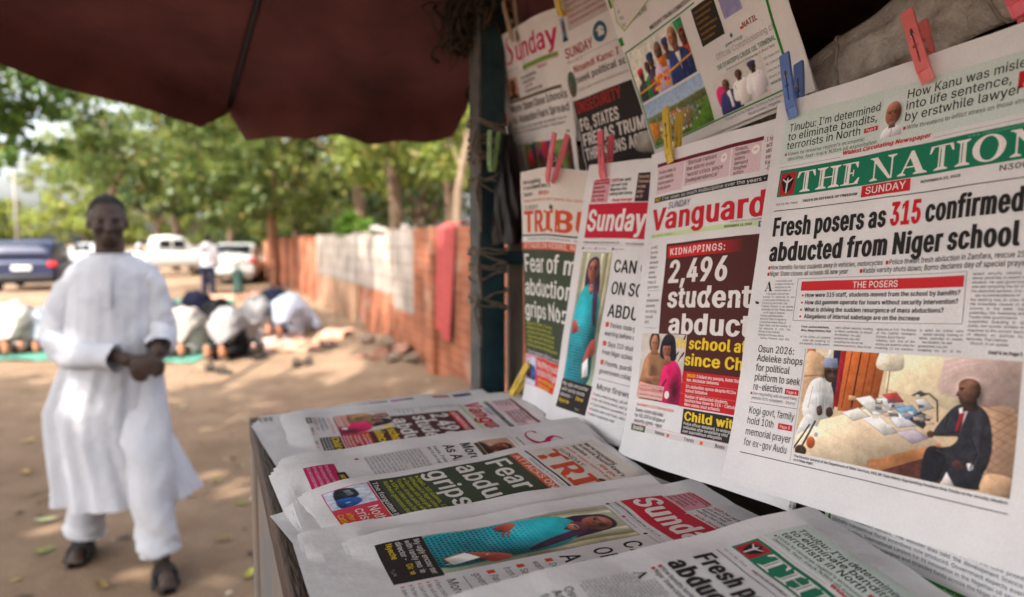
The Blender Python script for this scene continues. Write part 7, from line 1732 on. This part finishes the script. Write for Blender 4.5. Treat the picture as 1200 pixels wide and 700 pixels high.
    s.rect(12.5, 351.4, 39, 359.4, C(84, 92, 60), 1); s.text("Inside", 16, 357.3, 35, 4.6, 2, WHITE, lay=3); s.rect(13, 350.2, 252, 350.7, C(214, 130, 160), 1)
    s.rect(41, 352.4, 252, 358.6, C(206, 202, 202), 0)
    for x, t in ((60, "Business"), (112, "Trends"), (156, "Books"), (204, "Sports")):
        s.text(t, x, 357, None, 4, 2, C(70, 70, 72), sx=0.8); s.rect(x + 24, 353.6, x + 28, 357.4, ORANGE, 1)

def page_sun_plain(s):
    page_sun(s, False)

def page_sun(s, lower=True):
    H, M = 'headline', 'masthead'
    SR = C(192, 26, 56)
    s.rect(15, 25, 53, 59.5, C(214, 152, 162)); s.lines(("Gunmen demanding", "ransom for the", "abducted school", "girls as parents", "weep - Monarch"), 17, 31.5, 6.3, 4.0, 2, C(112, 24, 48), sx=0.62, part='teaser_text'); s.rect(19, 24, 50, 27, C(200, 50, 70), 1)
    s.lines(("2027: One-party", "plot won't stop", "Nigerians from", "making their choice"), 55, 29.5, 6.6, 4.8, 2, C(58, 50, 56), sx=0.74, part='teaser_text'); s.text("- Bode George", 58, 58.6, 105, 4.2, 3, SR, part='teaser_text'); s.text("2027:", 55, 29.5, 71, 4.8, 3, SR, lay=3, part='teaser_text')
    s.rect(109, 19, 139, 60, C(52, 36, 50), 1); s.lines(("Insecurity:", "Think twice", "on state", "police -", "ex-IG"), 111, 26.5, 7, 4.4, 2, C(208, 170, 150), lay=3, sx=0.6, part='teaser_text')
    s.rect(141, 19, 254, 60, C(216, 206, 208)); s.lines(("How court verdict", "on party convention", "will shape politics"), 145, 32, 9, 6, 2, sx=0.8, part='teaser_text')
    s.rect(12.5, 61, 255, 113, SR, 0, M); s.text("Sunday", 15, 101.5, 137, 31, 3, WHITE, part=M); s.text("SUN", 146, 101.5, 248, 36, 3, WHITE, part=M)
    s.text("SUNDAY NOVEMBER 23, 2025  VOL. 22  NO. 1178", 13, 121, 93, 2.7, 2, C(70, 66, 68), part='date_line'); s.text("www.sunnewsonline.com", 106, 121.4, 150, 2.6, 2, C(70, 66, 68), part='date_line'); s.rect(12.5, 123, 255, 123.3, GREY, 1)
    for x, c in ((44, C(206, 60, 110)), (82, C(40, 38, 40)), (14, C(90, 90, 96))):
        s.polys([[(cos(a), sin(a)) for a in np.linspace(0, 6.28, 13)[:-1]]], x, 128.6, 2.2, 2.2, c, 1); s.text("thesunnews", x + 4, 129.8, x + 24, 2.4, 0, GREY, part='date_line')
    if not lower:
        s.rect(15, 134.4, 15.6, 320, C(60, 60, 58), 1); s.rect(15.6, 134.4, 82, 135, C(60, 60, 58), 1); return
    s.photo(TEAL, 16, 135, 82, 327.5); s.frame(15.4, 134.4, 82.6, 328, 0.5, C(60, 60, 58), 2)
    s.rect(14.5, 328, 85.5, 371, C(44, 36, 36), 0)
    s.lines(("My ugly encounter", "with randy movie", "director - ", ""), 18, 336.5, 8.4, 5.4, 1, C(214, 208, 206), sx=0.92, part='caption_text'); s.text("Diane", 56, 353.3, 74, 5.4, 1, YELLOW, part='caption_text'); s.text("Nyeche", 18, 362, 44, 5.6, 1, YELLOW, part='caption_text'); s.text("Pg 14", 60, 367, 71, 2.8, 0, C(180, 176, 172), part='caption_text')
    s.text("CAN OPENS UP", 90, 161.5, 243, 17.5, 2, part=H); s.text("ON SCHOOL", 91, 193, 205, 17.5, 2, part=H); s.text("ABDUCTIONS", 92, 225.5, 236, 17.5, 2, part=H)
    for i, (a, b) in enumerate((("Denies state govt got", "warning before attack"), ("Says 315 students taken", "from Niger school"), ("Parents, guardians tell", "government collapse"))):
        y = 240.5 + 27 * i
        s.rect(92, y - 7, 98, y - 0.2, C(206, 74, 44), 1); s.text(a, 101, y, None, 6.6, 1, C(70, 66, 68), part='standfirst', sx=0.78); s.text(b, 92.5, y + 12, None, 6.6, 1, C(70, 66, 68), part='standfirst', sx=0.78)
    s.rect(93, 314.6, 253, 315.2, BLACK, 1); s.text("More fireworks over", 93.5, 330, 206, 8.2, 1, part=H); s.text("party convention", 93.5, 330, None, 0.1, 0) if 0 else None
    for i in range(5):
        y = 339.5 + 7 * i
        s.rect(90.5, y - 3.6, 92.6, y - 0.6, ORANGE, 1); s.text(("Court orders parties, to wait out", "No convention will hold", "Group insists on zoning, as", "there would be fight over lists", "Congress"), 0, 0) if 0 else s.text(("Party chiefs meeting, call off", "We will not be cowed, says group", "Court orders on convention, again", "Parties warn over fresh, rally list", "state congresses next")[i], 94.5, y, None, 3.7, 1, C(66, 62, 64), sx=0.9)

def page_tribune(s):
    H, M = 'headline', 'masthead'
    OR, DG = C(198, 76, 44), C(62, 72, 56)
    s.rect(2, 2, 262, 106, C(214, 206, 198))
    for t, y in (("We're negotiating", 22), ("to secure Nnamdi Kanu's", 31), ("freedom -", 42)):
        s.text(t, 8, y, None, 7.0, 2, C(58, 52, 50), part='headline', sx=0.72)
    s.text("Abia gov", 62, 42, None, 7.0, 2, OR, sx=0.72); s.text("Bwala, others react as govt plans for talks", 8, 51.5, 150, 4.6, 1, OR)
    s.photo(photo_face(), 157, 16, 195, 56); s.lines(("Thugs", "storm", "gov's", "camp"), 203, 24, 9.5, 6.5, 2, sx=0.75)
    s.text("SUNDAY", 8.5, 64, 60, 7, 1, C(70, 66, 64), part=M); s.text("TRIBUNE", 7, 101, 254, 34, 3, OR, part=M); s.polys([[(0, 0), (1, 0), (1.2, 0.6), (0.5, 1.2), (-0.2, 0.6)]], 92, 66, 7, 7, C(80, 92, 60), 3, M)
    s.rect(0, 105.6, 264, 108.2, BLACK, 1); s.text("NIGERIA'S OLDEST NEWSPAPER   NOVEMBER 23, 2025   N300", 20, 114.5, 240, 3.2, 1, C(80, 76, 76))
    s.rect(0, 118, 264, 130.4, C(202, 92, 70), 0); s.text("ATTACKS ON KEBBI, NIGER SCHOOLS", 6, 128, 240, 8.2, 1, C(224, 206, 196), part=H)
    s.rect(0, 130.4, 264, 301, DG, 0)
    s.text("Fear of more", 4, 167.5, 208, 29, 2, C(216, 214, 210), part=H); s.text("abductions", 3, 207, 172, 27, 2, C(216, 214, 210), part=H); s.text("grips North", 2, 244, 176, 26, 2, C(216, 214, 210), part=H)
    for i, t in enumerate(("Again, 303 students, 12 teachers", "kidnapped in Niger catholic school", "Gunmen still hold girls in Kebbi state", "Tinubu directs police withdrawal from", "VIPs, orders more forces to schools", "Northern governors shut boarding schools")):
        s.text(t, 5 if i % 2 else 10, 258 + 7.6 * i, None, 5.0, 1, C(186, 186, 60), part='standfirst', sx=0.82)
        if i % 2 == 0: s.rect(5, 254.5 + 7.6 * i, 8, 257.5 + 7.6 * i, C(186, 186, 60), 1)
    s.rect(0, 301, 264, 310, C(52, 50, 50), 0); s.text("The forgotten plight of pensioners, by Osunbor", 4, 308, 200, 5.6, 2, C(196, 192, 192))
    s.rect(2, 311, 60, 362, C(206, 60, 130), 0, col2=C(206, 64, 50)); s.rect(60, 311, 210, 362, C(206, 64, 50), 0); s.photo(photo_convoy(), 3, 313, 34, 361)
    s.text("Nothing trouble", 40, 327, 132, 11, 1, WHITE, lay=3, part=H); s.text("crisis in Niger", 40, 341, 122, 11, 1, WHITE, lay=3, part=H); s.text("after others regions", 44, 351, 110, 6, 1, YELLOW, lay=3); s.text("Cattle made in", 44, 360, 96, 6, 1, YELLOW, lay=3)
    s.rect(212, 311, 262, 362, C(206, 200, 196)); s.body(214, 313, 260, 360, 4, 2.4, C(70, 66, 66), WORDS, 44)

def page_magenta(s, oy=0.0, lower=True, x0=30):
    """the Sunday paper with the magenta title; oy slides the print when the top is folded over"""
    H, M = 'headline', 'masthead'
    MG = C(188, 30, 92)
    s.polys([[(x, y) for x, y in p] for p in s_script()], x0, 92 + oy, 52, 46, MG, 1, M)
    s.text("unday", x0 + 50, 92 + oy, 216 + x0, 36, 2, MG, part=M); s.text("LEADERSHIP", 92, 60 + oy, 150, 5, 1, C(80, 78, 84), part=M, track=0.1) if 0 else None
    s.rect(100, 104 + oy, 240, 112 + oy, C(122, 148, 72), 1, M); s.text("www.sundaypaper.com.ng", 0, 0) if 0 else None
    s.text("November 23, 2025", 24, 107 + oy, 80, 3.4, 1, GREY); s.rect(16, 113.5 + oy, 240, 114 + oy, GREY, 1)
    s.photo(photo_face((120, 70, 56), None, (190, 150, 130), (60, 44, 40)), 22, 118 + oy, 66, 159 + oy)
    for t, x, y, c in (("Trial of the separatist: why", 84, 128, BLACK), ("kidnap gang's", 168, 121, MG), ("court gave life term to", 90, 137, BLACK), ("leader - SAN", 100, 146, MG), ("his kinsmen react to verdict", 96, 155, BLACK)):
        s.text(t, x, y + oy, None, 6.0, 1, c, sx=0.72)
    s.rect(24, 160 + oy, 238, 165.5 + oy, C(92, 80, 58), 1)
    s.text("More States Close Schools", 20, 183.5 + oy, 250, 14, 2, C(60, 55, 56), part=H); s.text("As Abduction Fears Spread", 20, 206 + oy, 250, 14, 2, C(60, 55, 56), part=H)
    s.text("Kwara, Plateau, Katsina, Taraba, Niger order immediate closure", 18, 218 + oy, 240, 4.6, 1, C(78, 72, 72)); s.text("We're on trail of bandits, say troops; FG shuts 47 unity colleges", 18, 226 + oy, 236, 4.6, 1, C(78, 72, 72))
    if lower:
        s.photo(photo_colourful(3), 82, 236 + oy, 240, 300 + oy)
        s.rect(16, 234 + oy, 80, 304 + oy, C(206, 203, 206)); s.body(20, 236 + oy, 78, 304 + oy, 4.6, 2.7, C(80, 76, 80), WORDS, 61); s.rect(17, 310 + oy, 22, 314 + oy, MG, 1)
        s.rect(26, 340 + oy, 82, 374 + oy, MG, 0); s.rect(50, 333 + oy, 82, 343 + oy, C(52, 38, 30), 1); s.text("HOT", 58, 341 + oy, 74, 5, 3, YELLOW, lay=3)
        for i in range(4): s.text("Don't wait till polling day to decide", 29, 351 + 6.5 * i + oy, 79, 3.6, 1, C(226, 180, 206), lay=3)
        s.rect(84, 334 + oy, 240, 376 + oy, C(222, 196, 212), 0)
        for i in range(4): s.text("YES TO PEACE, NO TO VIOLENCE", 90, 344 + 9 * i + oy, 230, 5.2, 3, C(206, 40, 120), lay=2)

def s_script():
    """a swash letter S as a ribbon of quads (unit box)"""
    c = catmull([(0.92, 0.82), (0.80, 0.98), (0.56, 1.0), (0.40, 0.84), (0.48, 0.62), (0.66, 0.44), (0.70, 0.22), (0.52, 0.04), (0.24, 0.02), (0.05, 0.14), (0.02, 0.34), (0.14, 0.40)], 4)
    t = np.linspace(0, 1, len(c)); wd = 0.012 + 0.075 * np.exp(-((t - 0.48) / 0.20) ** 2) + 0.02 * np.exp(-((t - 0.97) / 0.04) ** 2)
    d = np.gradient(c, axis=0); d /= np.linalg.norm(d, axis=1)[:, None]; n = np.stack([-d[:, 1], d[:, 0]], 1)
    L, R = c + n * wd[:, None], c - n * wd[:, None]
    return [[tuple(L[i]), tuple(L[i + 1]), tuple(R[i + 1]), tuple(R[i])] for i in range(len(c) - 1)]

def page_fg(s):
    H = 'headline'; BRN = C(150, 44, 44)
    s.rect(18, -24, 250, 52, C(186, 178, 176), 0); s.photo(photo_face((96, 62, 50), None, (150, 170, 196), (40, 60, 100)), 3, 26, 15, 66)
    for i in range(7): s.text("Abductions: lawmakers ask for emergency rule in North", 24, -14 + 9.5 * i, 200 if i % 3 else 150, 5.2, 1, BRN, part='teaser_text')
    s.text("SUNDAY", 3, 94, 70, 16, 2, BRN, part='masthead'); s.polys([[(cos(a), sin(a)) for a in np.linspace(0, 6.28, 25)[:-1]]], 90, 76, 16, 16, C(44, 92, 116), 1, 'masthead')
    s.polys([[(-0.7, 0.2), (-0.3, 0.2), (-0.3, -0.5), (0.7, -0.5), (0.7, 0.0), (0.3, 0.0), (0.3, 0.6), (-0.1, 0.6)]], 90, 76, 14, 14, C(206, 206, 206), 3, 'masthead'); s.text("SUN", 112, 94, 150, 16, 2, BRN, part='masthead') if 0 else None
    s.rect(2, 99, 240, 99.5, GREY, 1); s.text("VOL. 44, NO. 19", 4, 103.5, 40, 2.8, 1, GREY, part='date_line')
    s.text("Nnamdi Kanu: I", 14, 121, 122, 11, 2, C(166, 60, 54), part=H); s.text("seek political solution", 16, 139, 176, 11.5, 2, C(60, 54, 54), part=H); s.text("IPOB leader moved to Sokoto prison as lawyers plan appeal", 16, 153, 200, 4.2, 0, GREY)
    s.polys([[(cos(a), sin(a)) for a in np.linspace(0, 6.28, 25)[:-1]]], 5.5, 138, 9.5, 22, C(70, 96, 84), 1); s.photo(photo_face((132, 96, 70), None, (80, 104, 90), (96, 70, 50), 26), -0.5, 122, 11.5, 154, lay=3)
    s.rect(1, 166, 250, 300, C(40, 36, 38), 0)
    s.text("INSECURITY", 5, 188, 112, 18.5, 3, C(156, 40, 40), part=H)
    s.text("FG, STATES", 5, 218.5, 100, 20, 3, C(214, 208, 206), part=H); s.text("FREE AS TRUMP", 5, 244.5, 162, 20, 3, C(214, 208, 206), part=H); s.text("THREATENS ACTION", 5, 269, 176, 19, 3, C(214, 208, 206), part=H)

def page_green(s):
    H = 'headline'; G = C(40, 130, 52); TL = C(60, 110, 110)
    s.rect(4, -26, 10, 40, C(40, 76, 30), 0, col2=C(120, 170, 60)); s.rect(0, 84, 8, 96, G, 1)
    s.polys([[(0, 0.0), (0.10, -0.30), (1.0, -0.02), (1.08, 0.3), (0.98, 0.62), (0.06, 0.62)]], 8, 62, 92, 60, C(152, 186, 84), 0); s.polys([[(0.025, 0.0), (0.115, -0.27), (0.985, 0.0), (1.055, 0.3), (0.965, 0.59), (0.075, 0.59)]], 8, 62, 92, 60, C(214, 208, 208), 1)
    for i, t in enumerate(("The Official Opening", "of Remarkable projects", "Federal Government", "Procurement NCDMB")):
        s.text(t, 16, 42 + 11 * i, 84 - i * 2, 6.2, 0, C(84, 82, 84), lay=3, shear=0.2, part='invitation_text')
    s.text("PRESIDENT TINUBU COMMISSIONS", 70, 101.5, 166, 5.6, 2, C(66, 64, 66), part='headline')
    s.rect(3, 106, 140, 108, G, 1); s.rect(140, 104, 285, 106, G, 1) if 0 else s.rect(140, 106, 168, 108, G, 1); s.rect(3, 108, 5.2, 254, G, 1); s.rect(5.2, 252.2, 271, 254.2, G, 1); s.rect(269, -20, 272.5, 252.2, G, 1)
    s.photo(photo_ceremony(), 6, 110, 135, 184); s.photo(photo_aerial(), 6, 187.5, 140, 251.6)
    s.rect(158, 112, 200, 161, C(42, 38, 34), 0)
    for i in range(6): s.text("You are cordially invited to be", 162, 120 + 7 * i, 196 - (i % 3) * 5, 3.0, 1, C(176, 126, 50), lay=3, part='card_text')
    s.photo(Paint(20, 20, 1.0, (150, 146, 190)).mottle(6, 4), 206, 118, 236, 146)
    s.text("NATIL", 228, 166.5, 252, 6.4, 2, C(150, 70, 60)); s.rect(224, 163.5, 228, 167, ORANGE, 1); s.text("green energy", 196, 176, 224, 4, 0, TL); s.polys([[(0.5, 0), (1, 0.5), (0.5, 1), (0, 0.5)]], 206, 170.5, 5, 7, TL, 1)
    s.text("Official Commissioning of", 176, 185.5, 270, 7.6, 0, C(170, 166, 166)); s.text("THE OTAKIKPO CRUDE OIL TERMINAL", 172, 197, 268, 5.6, 2, C(96, 128, 118)); s.text("Commissioned on Wednesday in Rivers State", 186, 203, 264, 3.2, 0, C(120, 116, 110))
    s.photo(photo_three_men(), 156, 204, 240, 251.4)
    for i, t in enumerate(("DATE: October 2025", "TIME: 10.00am prompt", "at Ikuru Town, Andoni", "Rivers State", "GREEN ENERGY")):
        s.text(t, 242, 212 + 7.5 * i, 267, 2.8, 1 if i != 4 else 3, C(110, 140, 136))
    s.text("Photography by the Otakikpo Terminal & State House team", 160, 259, 264, 3.4, 0, C(90, 100, 140), part='credit_line'); s.text("Photonews, Nigeria", 200, 264.5, 250, 3.2, 0, C(90, 100, 140), part='credit_line')

def page_oil(s):
    G = C(40, 130, 44)
    s.rect(4, 0, 6.5, 138, G, 1); s.rect(4, 138, 250, 147, G, 0); s.text("Photographs: State House Media and Otakikpo terminal", 42, 145, 150, 5.0, 0, C(200, 222, 196))
    s.body(8.5, 4, 250, 136, 5.9, 3.5, C(74, 82, 96), OILWORDS, 2, indent=False)

def page_misc(s):
    s.P = s.P - s.x * 0.010
    s.rect(14, 340, 52, 350, C(196, 74, 50), 0, part='red_box') ; s.lines(("Parents await", "abducted pupils", "in tears"), 14, 316, 9, 6, 2, sx=0.9)
    s.rect(16, 262, 60, 304, C(48, 44, 44), 0); s.lines(("School", "kidnap:", "Govs", "meet"), 20, 272, 9, 6, 3, WHITE, lay=3)
    s.rect(16, 212, 56, 256, C(56, 50, 50), 0); s.lines(("How gang", "struck at", "night"), 20, 224, 10, 6, 2, C(190, 186, 184), lay=3); s.photo(photo_face((120, 70, 56), None, (104, 40, 40), (110, 50, 46)), 16, 176, 56, 210); s.photo(photo_colourful(5), 16, 130, 50, 170); s.rect(16, 66, 50, 96, C(186, 120, 110), 0, part='tinted_box'); s.rect(16, 24, 56, 58, C(90, 80, 96), 0, part='tinted_box'); s.photo(photo_colourful(8), 18, 26, 54, 44)
    s.body(60, 60, 120, 330, 6, 3.4, C(80, 76, 78), WORDS, 71)
    s.lines(("Lagos", "Abuja", "Kano", "Jos"), 14, 366, 8, 5, 2, C(90, 86, 88))

def page_scene(s):
    s.photo(photo_colourful(11), 40, 60, 240, 250); s.rect(4, 20, 36, 300, C(196, 190, 188)); s.body(8, 30, 34, 290, 7, 4, C(100, 96, 98), WORDS, 5)
# ------------------------------------------------------------------ the newspapers in their places
HG, TG = 'newspapers pegged up on the stall', 'newspapers laid out on the counter'
hn = Paper('front page with a broad green title band, pegged up nearest the camera', HG, [0.2834, 0.7546, 0.1453], [0.496, -0.865, 0.0757], [-0.168, -0.1811, -0.969], 264, 390, True, (0, 0), 1, pages=7, curl=5, fan=3.0, topslope=-10, wob=0.8)
hv = Paper('front page with big red title letters and a brown 2,496 panel, pegged up', HG, [0.1861, 0.9375, 0.116], [0.47, -0.8787, 0.0838], [-0.1066, -0.1508, -0.9828], 266, 390, True, (0, 0), 2, under=(hn,), pages=4, fan=3)
hs = Paper('red topped Sunday front page with a woman in teal, pegged up', HG, [0.1197, 1.0881, 0.1191], [0.582, -0.813, -0.0194], [-0.1589, -0.0903, -0.9832], 266, 390, True, (0, 0), 3, under=(hv, hn), pages=4, fan=3)
ht = Paper('orange titled front page with a dark green panel, hanging farthest along the lower row', HG, [0.0159, 1.2, 0.1197], [0.4235, -0.9059, 0.0046], [0.0279, 0.008, -0.9996], 265, 390, True, (0, 0), 4, under=(hs, hv), pages=3, fan=3)
hg_ = Paper('green framed advertisement page with printed crowd photo, hanging in the upper row', HG, [0.1306, 1.0598, 0.3792], [0.39, -0.91, 0.141], [0.325, -0.0072, -0.9457], 298, 268, True, (0, 45), 5, pages=1, curl=2, wob=0.8)
hf = Paper('front page with a black INSECURITY panel hanging in the upper row', HG, [0.0743, 1.23, 0.4064], [0.6018, -0.7923, 0.1003], [0.1947, 0.0237, -0.9806], 255, 330, True, (0, 50), 6, under=(hg_,), pages=2, curl=2)
hp_ = Paper('folded paper with magenta Sunday title hanging farthest in the upper row', HG, [-0.0345, 1.4501, 0.4106], [0.3989, -0.9158, -0.047], [0.1769, 0.1271, -0.976], 256, 205, True, (0, 0), 7, under=(hf, hg_), pages=4, curl=1)
hx = Paper('crowd picture page tucked behind the folded magenta titled paper', HG, [-0.018, 1.462, 0.27], [0.3989, -0.9158, -0.047], [0.1769, 0.1271, -0.976], 250, 190, True, (0, 0), 8, under=(hp_, hf, ht, hs), pages=1, curl=1)
ho = Paper('text page with a green band standing below the nearest hung front page', HG, [0.312, 0.665, -0.145], [0.43, -0.90, 0.01], [-0.05, -0.05, -0.997], 262, 152, True, (0, 60), 9, under=(hn,), pages=2, curl=1, wob=0.5)

tn = Paper('nearest counter newspaper, its title in a green band', TG, [0.2640, 0.6085, -0.2412], [0.439, -0.876, -0.20], [-0.894, -0.448, 0], 262, 350, False, (7, 15), 20, pages=4, curl=4, fan=2)
ts = Paper('counter newspaper with a red Sunday title and a large picture of a woman in teal', TG, [0.2110, 0.7674, -0.2690], [0.3998, -0.9133, -0.0781], [-0.9161, -0.401, 0], 266, 392, False, (8, 0), 21, under=(tn,), pages=8, curl=5, fan=2.6)
t2 = Paper('red titled newspaper lying half under the woman in teal front page', TG, [0.1650, 0.7790, -0.2700], [0.3998, -0.9133, -0.0781], [-0.9161, -0.401, 0], 266, 390, False, (14, 0), 22, under=(ts, tn), pages=3, curl=4, fan=3)
tt_ = Paper('counter newspaper with an orange title and a dark green panel', TG, [0.1050, 0.9025, -0.2570], [0.538, -0.820, -0.195], [-0.836, -0.549, 0], 265, 378, False, (11, 8), 23, under=(t2, ts), pages=7, curl=5, fan=4)
tp = Paper('counter newspaper with a magenta Sunday title and a magenta box', TG, [0.0880, 0.9553, -0.2480], [0.4551, -0.887, -0.0781], [-0.8897, -0.4565, 0], 256, 392, False, (12, 10), 24, under=(tt_, t2), pages=6, curl=5, fan=2)
tv = Paper('counter newspaper with red title letters and a brown panel, next to the farthest one', TG, [0.0066, 1.2157, -0.2700], [0.3843, -0.9199, -0.0781], [-0.9227, -0.3855, 0], 266, 392, False, (24, 10), 25, under=(tp, tt_), pages=7, curl=5, fan=2.2)
tm = Paper('farthest newspaper on the counter, mostly covered by its neighbour', TG, [-0.0580, 1.2521, -0.264], [0.4534, -0.8879, -0.0783], [-0.8906, -0.4548, 0], 262, 380, False, (-6, 6), 26, under=(tv, tp), pages=6, curl=3, fan=2)
for pz, f in ((hn, page_nation), (hv, page_vanguard), (hs, page_sun), (ht, page_tribune), (hg_, page_green), (hf, page_fg), (hx, page_scene), (ho, page_oil), (tn, page_nation), (ts, page_sun), (t2, page_sun_plain), (tt_, page_tribune), (tp, lambda p: page_magenta(p, 0, True, 12)), (tv, page_vanguard), (tm, page_misc)):
    f(pz)
page_magenta(hp_, -34, False)
for pz in (hn, hv, hs, ht, hg_, hf, hp_, hx, ho, tn, ts, t2, tt_, tp, tv, tm):
    pz.build()

# ------------------------------------------------------------------ clothes pegs: two jaws cut out as a lattice of cells, and the spring
def jaw(G, M, o, flip=1):
    """a jaw 78 long, 11 wide, 4 thick with slot, square holes and finger recess; local x width, y length (tip at 0), z thickness (mm)"""
    X = [-5.5, -4.1, -2.6, -0.8, 0.8, 2.6, 4.1, 5.5]; Y_ = [0, 2, 11, 14, 20, 33, 36, 39, 42, 56, 60, 70, 78]
    def z(y): return (0.9 + 3.0 * smooth01(y / 12)) * (1 - 0.25 * smooth01((y - 60) / 18))
    def solid(i, j):
        x = (X[i] + X[i + 1]) / 2; y = (Y_[j] + Y_[j + 1]) / 2
        if abs(x) < 0.8 and 20 < y < 56: return False
        if 2.6 > abs(x) > 0.8 and 36 < y < 39: return False if abs(x) < 2.6 else True
        return True
    V = []; F = []
    def quad(a): 
        n = len(V); V.extend(a); F.append([n, n + 1, n + 2, n + 3])
    for i in range(len(X) - 1):
        for j in range(len(Y_) - 1):
            if not solid(i, j): continue
            x0, x1, y0, y1 = X[i], X[i + 1], Y_[j], Y_[j + 1]; rec = 2.2 if (abs((x0 + x1) / 2) < 4.0 and 2 < (y0 + y1) / 2 < 11) else 0
            z0, z1 = z(y0) - rec * 0.6, z(y1) - rec * 0.6
            if rec: z0, z1 = max(.4, z0), max(.4, z1)
            quad([(x0, y0, z0), (x1, y0, z0), (x1, y1, z1), (x0, y1, z1)]); quad([(x0, y0, 0), (x0, y1, 0), (x1, y1, 0), (x1, y0, 0)])
            for (di, dj, a, b) in ((-1, 0, (x0, y0), (x0, y1)), (1, 0, (x1, y1), (x1, y0)), (0, -1, (x1, y0), (x0, y0)), (0, 1, (x0, y1), (x1, y1))):
                ii, jj = i + di, j + dj; ok = 0 <= ii < len(X) - 1 and 0 <= jj < len(Y_) - 1 and solid(ii, jj)
                if not ok or rec or (0 <= jj < len(Y_) - 1 and 2 < (Y_[jj] + Y_[jj + 1]) / 2 < 11): quad([(*a, 0), (*b, 0), (*b, z(b[1])) if not rec else (*b, z1 if b[1] == y1 else z0), (*a, z(a[1])) if not rec else (*a, z1 if a[1] == y1 else z0)])
    V = np.array(V) / 1000; V[:, 2] *= flip
    if flip < 0: F = [f[::-1] for f in F]
    G.add(V @ np.asarray(M).T + np.array(o), F)
STEEL = mat('spring_steel', (0.45, 0.44, 0.42), 0.35, 0.1, 30, metal=0.9)
def plastic(name, c): return mat(name, c, 0.42, 0.07, 30, spec=0.45)
def peg(label, tip, top, n, m, op=0.16):
    tip = np.array(tip) + (0, 0, EYE); top = np.array(top) + (0, 0, EYE); y = top - tip; y /= np.linalg.norm(y); n = np.array(n, float); n -= y * (n @ y); n /= np.linalg.norm(n); x = np.cross(y, n)
    t = thing('clothes_peg', label, 'clothes peg', tuple(tip), 0, 'clothes pegs holding the newspapers'); M = np.stack([x, y, n], 1)
    G = Geo(); jaw(G, M, (0, 0, 0)); G.build('jaw', m, t)
    a = op; R_ = np.array([[1, 0, 0], [0, cos(a), -sin(a)], [0, sin(a), cos(a)]]); G = Geo(); M2 = M @ np.array([[1, 0, 0], [0, cos(a), sin(a)], [0, -sin(a), cos(a)]]); jaw(G, M2, n * -0.0075 + y * 0.0, -1); G.build('jaw', m, t)
    G = Geo(); c = y * 0.038 - n * 0.004; G.tube([c + x * (u * 0.0042) + 0.0036 * (y * cos(q) + n * sin(q)) for u, q in zip(np.linspace(-1, 1, 50), np.linspace(0, 8 * pi, 50))], 0.0006, 5)
    for u in (-0.4, 0.4): G.tube([c + x * u * 0.004 + n * 0.003, c + y * 0.012 + x * u * 0.003 + n * 0.0085, c + y * 0.018 + x * u * 0.001 + n * 0.0078], 0.0006, 5)
    G.build('spring', STEEL, t, True)
PK, PK2, BL, YE, GN, WD = plastic('coral_pink_plastic', (0.70, 0.17, 0.16)), plastic('pink_plastic', (0.70, 0.13, 0.17)), plastic('blue_plastic', (0.13, 0.21, 0.50)), plastic('yellow_plastic', (0.62, 0.43, 0.05)), plastic('green_plastic', (0.14, 0.24, 0.07)), mat('peg_wood', (0.36, 0.27, 0.18), 0.7, 0.2, 20, stretch=(8, 1, 8))
def off(P, n, d): return np.array(P) + np.array(n) * d
nN, nV, nS, nT, nF, nP = (-0.85, -0.47, 0.24), (-0.88, -0.45, 0.16), (-0.80, -0.58, 0.18), (-0.91, -0.42, -0.03), (-0.77, -0.61, -0.17), (-0.90, -0.38, -0.21)
peg('coral pink peg on the top edge of the nearest hung paper', [0.3544, 0.6082, 0.1368], [0.3538, 0.6451, 0.208], nN, PK)
peg('pink peg cut by the right edge of the photo', [0.3934, 0.5568, 0.1757], [0.3934, 0.5839, 0.2297], nN, PK2)
peg('blue peg holding the green framed page corner', [0.2872, 0.726, 0.1275], [0.2892, 0.7592, 0.2009], nN, BL)
peg('yellow peg on the top corner of the paper with the brown 2,496 panel', [0.1999, 0.892, 0.1007], [0.1993, 0.9192, 0.1723], nV, YE)
peg('pink peg on the red topped Sunday paper below the black INSECURITY panel', [0.1354, 1.0482, 0.0946], [0.1345, 1.0718, 0.1655], nS, PK2)
peg('pink peg on the orange titled hung paper', [0.0559, 1.1021, 0.0934], [0.0637, 1.0815, 0.151], nT, PK2)
peg('yellow peg at the top between the two far upper papers', [0.0822, 1.212, 0.3811], [0.0715, 1.2069, 0.449], nF, YE)
peg('bare wooden peg on the magenta titled folded paper', [0.0032, 1.3534, 0.3781], [-0.0113, 1.3557, 0.4356], nP, WD)
peg('dull green peg clipped to the twine on the post', st(0.50, 1.262, 0.137) , st(0.50, 1.262, 0.215), (-0.7, -0.7, 0), GN)
peg('yellow peg leaning at the back of the counter below the orange titled hung paper', at(598, 466, 1.22) - (0, 0, EYE), at(612, 440, 1.20) - (0, 0, EYE), (-0.7, -0.7, 0.1), YE)

# a fly on the nearest front page
c = hn.S(np.array(9.5), np.array(214.0), 1.8); G = Geo(); G.ell((0, 0, 0), (0.0022, 0.0013, 0.0013), 10, 8); G.ell((0.0022, 0, 0), (0.0010, 0.0011, 0.0010), 8, 6)
fl = G.build('fly', mat('fly_black', (0.02, 0.018, 0.016), 0.4, 0.2, 90), None, True, (0, 0, 0), tuple(c)); tag(fl, 'small fly resting on the left margin of the nearest hung front page', 'fly'); fl.rotation_euler = (0.4, 0.3, 0.5)
for s in (-1, 1):
    G = Geo(); G.ell((-0.0012, s * 0.0012, 0.0008), (0.0022, 0.0009, 0.0002), 8, 6); G.build('wing', mat('fly_wing', (0.2, 0.19, 0.18), 0.3, 0.1, 90), fl, True)
